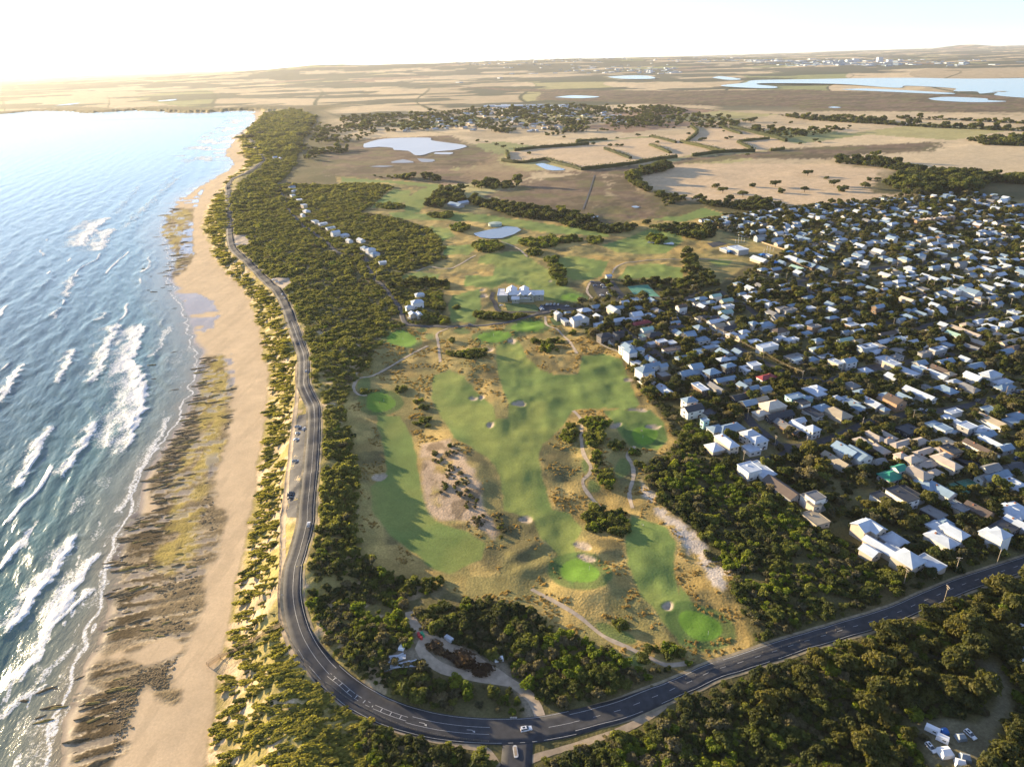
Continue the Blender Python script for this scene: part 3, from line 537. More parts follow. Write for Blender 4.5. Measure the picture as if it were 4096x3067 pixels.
# ------------------------------------------------------------------ sea
yy2 = [100.]
while yy2[-1] < 5600:
    y = yy2[-1]; yy2.append(y+max(.9, y*y/300000.+.0022*y))
yy2 = np.array(yy2); NS = 430
xr = np.where(yy2 < YH, Wx(np.minimum(yy2, YH))+55, -1000.); xl = -(.80*yy2+130)
xr = np.maximum(xr, xl+20)
ts = np.linspace(0, 1, NS); SX = xl[:, None]+(xr-xl)[:, None]*ts[None]; SY = np.repeat(yy2[:, None], NS, 1)
sx, sy = SX.ravel(), SY.ravel(); ssw, _ = shore(sx, sy); depth = np.clip(-ssw, 0, None)
sd_dir = R(17)   # swell travels towards the shore
pu = sx*math.cos(sd_dir)+sy*math.sin(sd_dir); pv = -sx*math.sin(sd_dir)+sy*math.cos(sd_dir)
wob = fbm(sx/90., sy/90., 201, 3)*60
sw1 = np.sin((pu+wob)/34.*2*math.pi); sw2 = np.sin((pu*.9+pv*.25+wob*.7)/13.*2*math.pi)
amp = sstep(2, 40, depth)*np.clip(1.2-sy/4500, .3, 1)
sz = amp*(.32*sw1*(.5+fbm(sx/120., sy/120., 202, 2))+.12*sw2+.95*(fbm(pu/5., pv/15., 203, 4)-.5))
foam = np.zeros(len(sx)); crest = np.zeros(len(sx))
CRESTS = [  # (line, trail seaward in m, strength, crest height)
    ("4: 775,415 735,520 690,620 655,750 585,820 510,885", 13, 1.0, .9), ("4: 920,400 905,560 850,690 915,760 945,930 900,1060 850,1200 780,1300 705,1430", 27, 1.1, .9),
    ("4: 490,590 440,720 350,860", 9, .95, .9), ("4: 160,680 100,800 0,950 -60,1040", 9, .95, .9), ("4: 355,1075 270,1230 180,1400 130,1500 0,1570", 12, 1.0, 1.0), ("4: 650,1050 590,1180 500,1300 400,1480", 14, 1.0, .9),
    ("7: 515,105 440,280 330,430 230,600 100,745 -20,880", 16, 1.1, .9), ("7: 665,240 570,400 470,540 395,640 330,720 250,800", 18, 1.1, .5), ("4: 1130,990 1050,1160 960,1320 880,1480 800,1640 7: 770,30 700,130", 12, .75, .15),
    ("7: 660,460 520,585 400,690 330,790 260,940 150,1070 -20,1170", 12, 1.0, .4), ("7: 340,1130 200,1190 100,1260 -20,1390", 9, .8, .2), ("7: 240,80 170,200 60,330 -30,420", 10, .9, .8), ("4: 500,110 450,220 430,290", 14, .8, .8),
    ("1: 705,1400 620,1480 560,1550 530,1620", 18, 1.0, 1.0), ("1: 755,1470 690,1540 660,1640", 16, .9, .8), ("1: 930,1180 800,1330 700,1440", 8, .55, .7), ("1: 1200,1120 1000,1290 820,1480 780,1560", 9, .6, .6), ("1: 1400,900 1250,1010 1080,1180 900,1320", 9, .5, .6),
    ("4: 395,330 350,420", 9, .7, .6), ("4: 700,360 640,430", 10, .7, .6), ("4: 1110,440 1060,560 1000,640 850,690", 7, .7, .2), ("7: 780,150 720,310 680,480 560,640", 8, .6, .1), ("4: 330,150 250,220", 8, .5, .7), ("7: 530,840 420,930 300,1050 200,1160", 10, .7, .15), ("7: 640,720 560,860 470,1010 430,1230", 6, .5, .05)]
for txt, tr, st, hh in CRESTS:
    P = smooth_line(np.array([gz(p, x, y, 0.) for p, x, y in parse(txt)]), 4.); L = np.sum(np.linalg.norm(np.diff(P, axis=0), axis=1))
    far_s = max(1., P[:, 1].mean()/420.); D, SG, AR = dline(sx, sy, P, 60*far_s); n_ = (fbm(sx/7., sy/7., 211, 3)-.5)
    D2 = -D*SG+n_*7*far_s                   # positive on the seaward side
    fade = sstep(0, .12*L, AR)*sstep(L, .82*L, AR)
    m = np.where(D2 > 0, np.exp(-(D2/(tr*far_s))**1.0)*(.35+.9*fbm(sx/(5*far_s), sy/(11*far_s), 212, 3)), sstep(-1.6*far_s, 0, D2))*st*fade*(D < 58*far_s)
    core = np.exp(-((D2-1.5)/(2.6*far_s))**2)*fade*st*.9*(D < 40)
    foam = np.maximum(foam, np.maximum(m, core)); crest = np.maximum(crest, np.exp(-((D2-1)/(3.2*far_s))**2)*fade*hh*(D < 40*far_s))
SGN_CHECK = None
edge_f = np.exp(-((depth-2.5-4*fbm(sx/16., sy/16., 213, 2))/1.4)**2)*.75*sstep(3000, 1500, sy); foam = np.maximum(foam, edge_f)
surf = sstep(120, 20, depth)*sstep(.53, .70, fbm(pu/8., pv/22., 214, 4))*.45*sstep(1400, 600, sy); foam = np.maximum(foam, surf)
foam = np.maximum(foam, sstep(.69, .76, fbm(pu/5., pv/15., 215, 4))*.7*sstep(700, 250, sy))
foam = np.maximum(foam, sstep(260, 60, depth)*sstep(1500, 2500, sy)*sstep(.50, .60, fbm(sx/60., sy/50., 216, 3))*.8)
thin = sstep(.93, .995, np.sin((pu+wob*.8)/46.*2*math.pi))*sstep(.50, .60, fbm(pu/130., pv/70., 218, 2))*sstep(300, 170, depth)*sstep(10, 45, depth)*sstep(1700, 900, sy); foam = np.maximum(foam, thin*.85); crest = np.maximum(crest, thin*.5)
sz += crest
ff = np.arange(len(sx)).reshape(SX.shape); SQ = np.stack([ff[:-1, :-1], ff[:-1, 1:], ff[1:, 1:], ff[1:, :-1]], -1).reshape(-1, 4)
SQ = SQ[ssw[SQ].min(1) < 25]
sm = bpy.data.materials.new('sea_water'); sm.use_nodes = True; t = sm.node_tree; b = t.nodes['Principled BSDF']; g = t.nodes.new('ShaderNodeNewGeometry')
ad = t.nodes.new('ShaderNodeAttribute'); ad.attribute_name = 'depth'; af = t.nodes.new('ShaderNodeAttribute'); af.attribute_name = 'foam'
cr = t.nodes.new('ShaderNodeValToRGB'); e = cr.color_ramp.elements; e[0].position = 0; e[0].color = (.30, .25, .16, 1); e[1].position = 1; e[1].color = (.062, .118, .112, 1)
for p_, c_ in ((.06, (.22, .23, .17)), (.25, (.09, .17, .15)), (.6, (.065, .13, .125))): q = e.new(p_); q.color = (*c_, 1)
mr = t.nodes.new('ShaderNodeMapRange'); mr.inputs[2].default_value = 200.; t.links.new(ad.outputs['Fac'], mr.inputs[0]); t.links.new(mr.outputs[0], cr.inputs[0])
mp = t.nodes.new('ShaderNodeMapping'); mp.inputs['Rotation'].default_value = (0, 0, R(-17)); mp.inputs['Scale'].default_value = (1, .45, 1); t.links.new(g.outputs['Position'], mp.inputs[0])
n1 = t.nodes.new('ShaderNodeTexNoise'); n1.inputs['Scale'].default_value = .45; n1.inputs['Detail'].default_value = 6; n1.inputs['Roughness'].default_value = .62; t.links.new(mp.outputs[0], n1.inputs[0])
n2 = t.nodes.new('ShaderNodeTexNoise'); n2.inputs['Scale'].default_value = .8; n2.inputs['Detail'].default_value = 6; n2.inputs['Roughness'].default_value = .7; n2.inputs['Distortion'].default_value = .8; t.links.new(g.outputs['Position'], n2.inputs[0])
# foam: the mask is broken up by a lacy noise
ma = t.nodes.new('ShaderNodeMath'); ma.operation = 'MULTIPLY'; t.links.new(af.outputs['Fac'], ma.inputs[0])
ms = t.nodes.new('ShaderNodeMapRange'); ms.inputs[1].default_value = .3; ms.inputs[2].default_value = .7; ms.inputs[3].default_value = .25; ms.inputs[4].default_value = 1.5; t.links.new(n2.outputs[0], ms.inputs[0]); t.links.new(ms.outputs[0], ma.inputs[1])
fm = t.nodes.new('ShaderNodeMapRange'); fm.interpolation_type = 'SMOOTHSTEP'; fm.inputs[1].default_value = .36; fm.inputs[2].default_value = .72; t.links.new(ma.outputs[0], fm.inputs[0])
mc = t.nodes.new('ShaderNodeMix'); mc.data_type = 'RGBA'; t.links.new(fm.outputs[0], mc.inputs[0]); t.links.new(cr.outputs[0], mc.inputs[6]); mc.inputs[7].default_value = (.80, .80, .78, 1); t.links.new(mc.outputs[2], b.inputs['Base Color'])
mr = t.nodes.new('ShaderNodeMapRange'); mr.inputs[3].default_value = .17; mr.inputs[4].default_value = .9; t.links.new(fm.outputs[0], mr.inputs[0]); t.links.new(mr.outputs[0], b.inputs['Roughness']); b.inputs['IOR'].default_value = 1.33
bp = t.nodes.new('ShaderNodeBump'); bp.inputs['Distance'].default_value = .38; bp.inputs['Strength'].default_value = .8; t.links.new(n1.outputs[0], bp.inputs['Height']); t.links.new(bp.outputs[0], b.inputs['Normal'])
me = mesh_np('sea', np.stack([sx, sy, sz], -1), SQ, [sm], True)
at = me.attributes.new('depth', 'FLOAT', 'POINT'); at.data.foreach_set('value', depth.astype(np.float32))
at = me.attributes.new('foam', 'FLOAT', 'POINT'); at.data.foreach_set('value', np.clip(foam, 0, 1.3).astype(np.float32))
obj('sea', me, label='teal sea with lines of white breaking surf', kind='structure', category='sea')

# ------------------------------------------------------------------ lakes and ponds
lm = mat('lake_water', (.14, .16, .17), .14, .5, bump=.05, bscale=.25); lmu2 = mat('wet_mud', (.24, .20, .16), .35, .4, var=.15, scale=.05); lmud = mat('salt_crust', (.46, .44, .41), .32, .5, var=.08, scale=.01)
def sheet(P, z, name, m):
    me = bpy.data.meshes.new(name); me.from_pydata([(p[0], p[1], z) for p in P], [], [tuple(range(len(P)))]); me.materials.append(m); me.update(); return me
for nm, lb, P in LAKES:
    P = smooth_line(np.vstack([P, P[:1]]), 25.)[:-1]; z = max(np.percentile(Hf(P[:, 0], P[:, 1]), 90), np.percentile(Hf(P[:, 0]*.5+P[:, 0].mean()*.5, P[:, 1]*.5+P[:, 1].mean()*.5), 98))+.6
    if sum(P[i, 0]*P[i-1, 1]-P[i-1, 0]*P[i, 1] for i in range(len(P))) > 0: P = P[::-1]
    obj(nm, sheet(P, z, nm, lmud if nm in ('salt_lake', 'lake_remnant') else lmu2 if nm == 'mud_pool' else lm), label=lb, kind='structure', category='water')

# ------------------------------------------------------------------ roads, paths, paved areas
RM = {k: mat(k, c, .85, .25, var=.22, scale=.35, bump=.02, bscale=3) for k, c in CCOL.items()}
paint = mat('road_paint', (.50, .50, .49), .7, .3, var=.2, scale=.8)
def lift(x, y): return .07+np.clip((np.hypot(x, y)-400)/1500, 0, 1)*.5
def normals2(P):
    T = np.gradient(P, axis=0); T /= np.linalg.norm(T, axis=1)[:, None]+1e-9; return np.stack([-T[:, 1], T[:, 0]], -1)
def ribbon(name, P, w, m, off=0., dz=0., kerb=True):
    kerb = kerb and name in ('main_road', 'side_road', 'turning_lane', 'club_road')
    N = normals2(P); k = 5; w = np.broadcast_to(np.asarray(w, float), (len(P),)); us = np.linspace(-.5, .5, k); V = []
    zc = Hf(P[:, 0], P[:, 1])
    wj = (fbm(P[:, 0]/6., P[:, 1]/6., 301, 2)-.5)
    for j, u in enumerate(us):
        jag = wj*.9*np.sign(u) if (name in ('dirt_track', 'cart_path', 'gravel_path') and abs(u) > .4) else 0.
        q = P+N*(u*w+off+jag)[:, None]; z = np.maximum(Hf(q[:, 0], q[:, 1]), zc-.15)
        V.append(np.column_stack([q, z+lift(q[:, 0], q[:, 1])+dz]))
    V = np.array(V)
    if kerb:
        lo = V[0].copy(); lo[:, 2] -= .5; hi = V[-1].copy(); hi[:, 2] -= .5; V = np.concatenate([lo[None], V, hi[None]])
    k = len(V); n = len(P); V = V.transpose(1, 0, 2); ix = np.arange(n*k).reshape(n, k)
    F = np.stack([ix[:-1, :-1], ix[1:, :-1], ix[1:, 1:], ix[:-1, 1:]], -1).reshape(-1, 4)[:, ::-1]
    return mesh_np(name, V.reshape(-1, 3), F, [m], not kerb)
ROADOBJ = {}
VERGE = mat('gravel_verge', (.27, .225, .15), .9, .2, var=.3, scale=.4)
for nm, lb, P, wd, kd in ROADS:
    o = obj(nm, ribbon(nm, P, wd, RM[kd], dz={'asphalt': .09, 'lane': .05}.get(kd, 0.)), label=lb, kind='structure', category='road' if kd in ('asphalt', 'lane') else 'path'); ROADOBJ[lb] = o
def arc(P): return np.concatenate([[0], np.cumsum(np.linalg.norm(np.diff(P, axis=0), axis=1))])
def along(P, s0, s1, n=None):
    a = arc(P); n = n or max(2, int((s1-s0)/3)); s = np.linspace(s0, s1, n); return np.column_stack([np.interp(s, a, P[:, 0]), np.interp(s, a, P[:, 1])])
def s_of(P, q):
    i = np.argmin(((P-np.asarray(q))**2).sum(1)); return arc(P)[i]
MP = ROADS[0][2]; obj('gravel_verge', ribbon('gravel_verge', MP, 12.2, VERGE, dz=.0), ROADOBJ[ROADS[0][1]]); MR = ROADOBJ[ROADS[0][1]]; LM = arc(MP)[-1]
sj = s_of(MP, march('8', 1150, 1430)); s_wide0 = s_of(MP, march('8', -100, 1060)); s_wide1 = s_of(MP, march('8', 1500, 1370)); s_near = s_of(MP, march('4', 1890, 430))
# the road widens for a turning lane round the bend
Pw = along(MP, s_wide0-40, s_wide1+45); sw_w = np.linspace(s_wide0-40, s_wide1+45, len(Pw)); obj('turning_lane', ribbon('turning_lane', Pw, 9.2+3.2*sstep(s_wide0-40, s_wide0+5, sw_w)*sstep(s_wide1+45, s_wide1-5, sw_w), RM['asphalt'], off=0., dz=.14), MR)
def mark(s0, s1, off, w_=.15, dash=None):
    segs = []
    if dash:
        s = s0
        while s < s1: segs.append((s, min(s+dash[0], s1))); s += dash[0]+dash[1]
    else: segs = [(s0, s1)]
    for a, b_ in segs:
        q = along(MP, a, b_); N = normals2(q); obj('road_marking', ribbon('road_marking', q+N*off, w_, paint, dz=.20, kerb=False), MR)
for a, b_, hw in ((s_near, s_wide0, 4.0), (s_wide0, s_wide1, 5.6), (s_wide1, LM-5, 4.0)):
    mark(a, b_, hw if b_ != s_wide1 else hw); 
    if b_ == s_wide1: mark(a, sj-9, -hw); mark(sj+11, b_, -hw); mark(sj-9, sj+11, -hw, dash=(2, 2.5))
    else: mark(a, b_, -hw)
mark(s_near, s_wide0, .25); mark(s_near, s_wide0-250, -.25); mark(s_wide1, LM-5, .1, dash=(3, 6)); mark(s_wide0, s_wide0+44, .9); mark(s_wide0, s_wide0+44, -.9)
mark(sj-45, sj-12, 1.7); mark(s_wide0+44, sj-12, -1.6); mark(sj+12, s_wide1, 0.)
for k in range(9):   # hatched bars on the painted island
    q = along(MP, s_wide0+4+k*4.6, s_wide0+4.35+k*4.6, 3); N = normals2(q); obj('road_marking', ribbon('road_marking', q, 1.5, paint, dz=.20, kerb=False), MR)
def arrow(s):
    q = along(MP, s, s+1, 3)[1]; tg = along(MP, s, s+1, 3); a = math.atan2(tg[2, 1]-tg[0, 1], tg[2, 0]-tg[0, 0]); mb = MB()
    mb.poly([(-2.6, -.18, 0), (.6, -.18, 0), (.6, .18, 0), (-2.6, .18, 0)], [(0, 1, 2, 3)]); mb.poly([(.6, -.18, 0), (1.5, -1.0, 0), (1.7, -.7, 0), (.6, .18, 0)], [(0, 1, 2, 3)]); mb.poly([(.9, -1.2, 0), (2.6, -1.9, 0), (2.2, -.2, 0)], [(0, 1, 2)])
    o = obj('arrow_marking', mb.mesh('arrow_marking', [paint]), MR, (q[0], q[1], zat(*q)+lift(*q)+.27), a); o.scale = (.7, .6, 1)
arrow(sj-20); arrow(sj-40)
PADO = {}
for nm, lb, P, kd in PADS:
    if sum(P[i, 0]*P[i-1, 1]-P[i-1, 0]*P[i, 1] for i in range(len(P))) > 0: P = P[::-1]
    # a fine paved sheet draped on the ground
    lo, hi = P.min(0), P.max(0); st = max(1.5, np.hypot(*P.mean(0))/450.); gx = np.arange(lo[0]-st, hi[0]+2*st, st); gy = np.arange(lo[1]-st, hi[1]+2*st, st); ax, ay = np.meshgrid(gx, gy); s_ = sdf(ax, ay, P)
    # pull vertices just outside onto the outline
    ok = s_ > -st*1.5; V = np.column_stack([ax.ravel(), ay.ravel()])
    out = (s_.ravel() < 0) & ok.ravel()
    for i in np.nonzero(out)[0]:
        best = None
        for j in range(len(P)):
            a_ = P[j]; c_ = P[(j+1) % len(P)]; v = c_-a_; tt_ = np.clip(np.dot(V[i]-a_, v)/np.dot(v, v), 0, 1); q = a_+v*tt_; d = np.hypot(*(V[i]-q))
            if best is None or d < best[0]: best = (d, q)
        V[i] = best[1]
    z = Hf(V[:, 0], V[:, 1])+lift(V[:, 0], V[:, 1])-.04; n0, n1_ = ax.shape; ix = np.arange(n0*n1_).reshape(n0, n1_); F = np.stack([ix[:-1, :-1], ix[:-1, 1:], ix[1:, 1:], ix[1:, :-1]], -1).reshape(-1, 4)
    cc = (s_.ravel()[F] > -1e-6).any(1) & ok.ravel()[F].all(1); F = F[cc]; uq, inv = np.unique(F, return_inverse=True)
    PADO[lb] = obj(nm, mesh_np(nm, np.column_stack([V, z])[uq], inv.reshape(-1, 4), [RM[kd]], True), label=lb, kind='structure', category=nm.replace('_', ' '))

# ------------------------------------------------------------------ haze: one closed box of even pale air
hm = bpy.data.materials.new('haze'); hm.use_nodes = True; t = hm.node_tree; t.nodes.remove(t.nodes['Principled BSDF']); pv_ = t.nodes.new('ShaderNodeVolumePrincipled')
pv_.inputs['Density'].default_value = HAZE_DENSITY; pv_.inputs['Color'].default_value = (.94, .96, 1, 1); pv_.inputs['Anisotropy'].default_value = .30
t.links.new(pv_.outputs[0], t.nodes['Material Output'].inputs['Volume'])
mb = MB(); mb.box((0, 16500, 137), (140000, 36000, 290)); ho = obj('haze', mb.mesh('haze', [hm]), label='pale warm haze hanging over the coast', kind='stuff', category='haze')
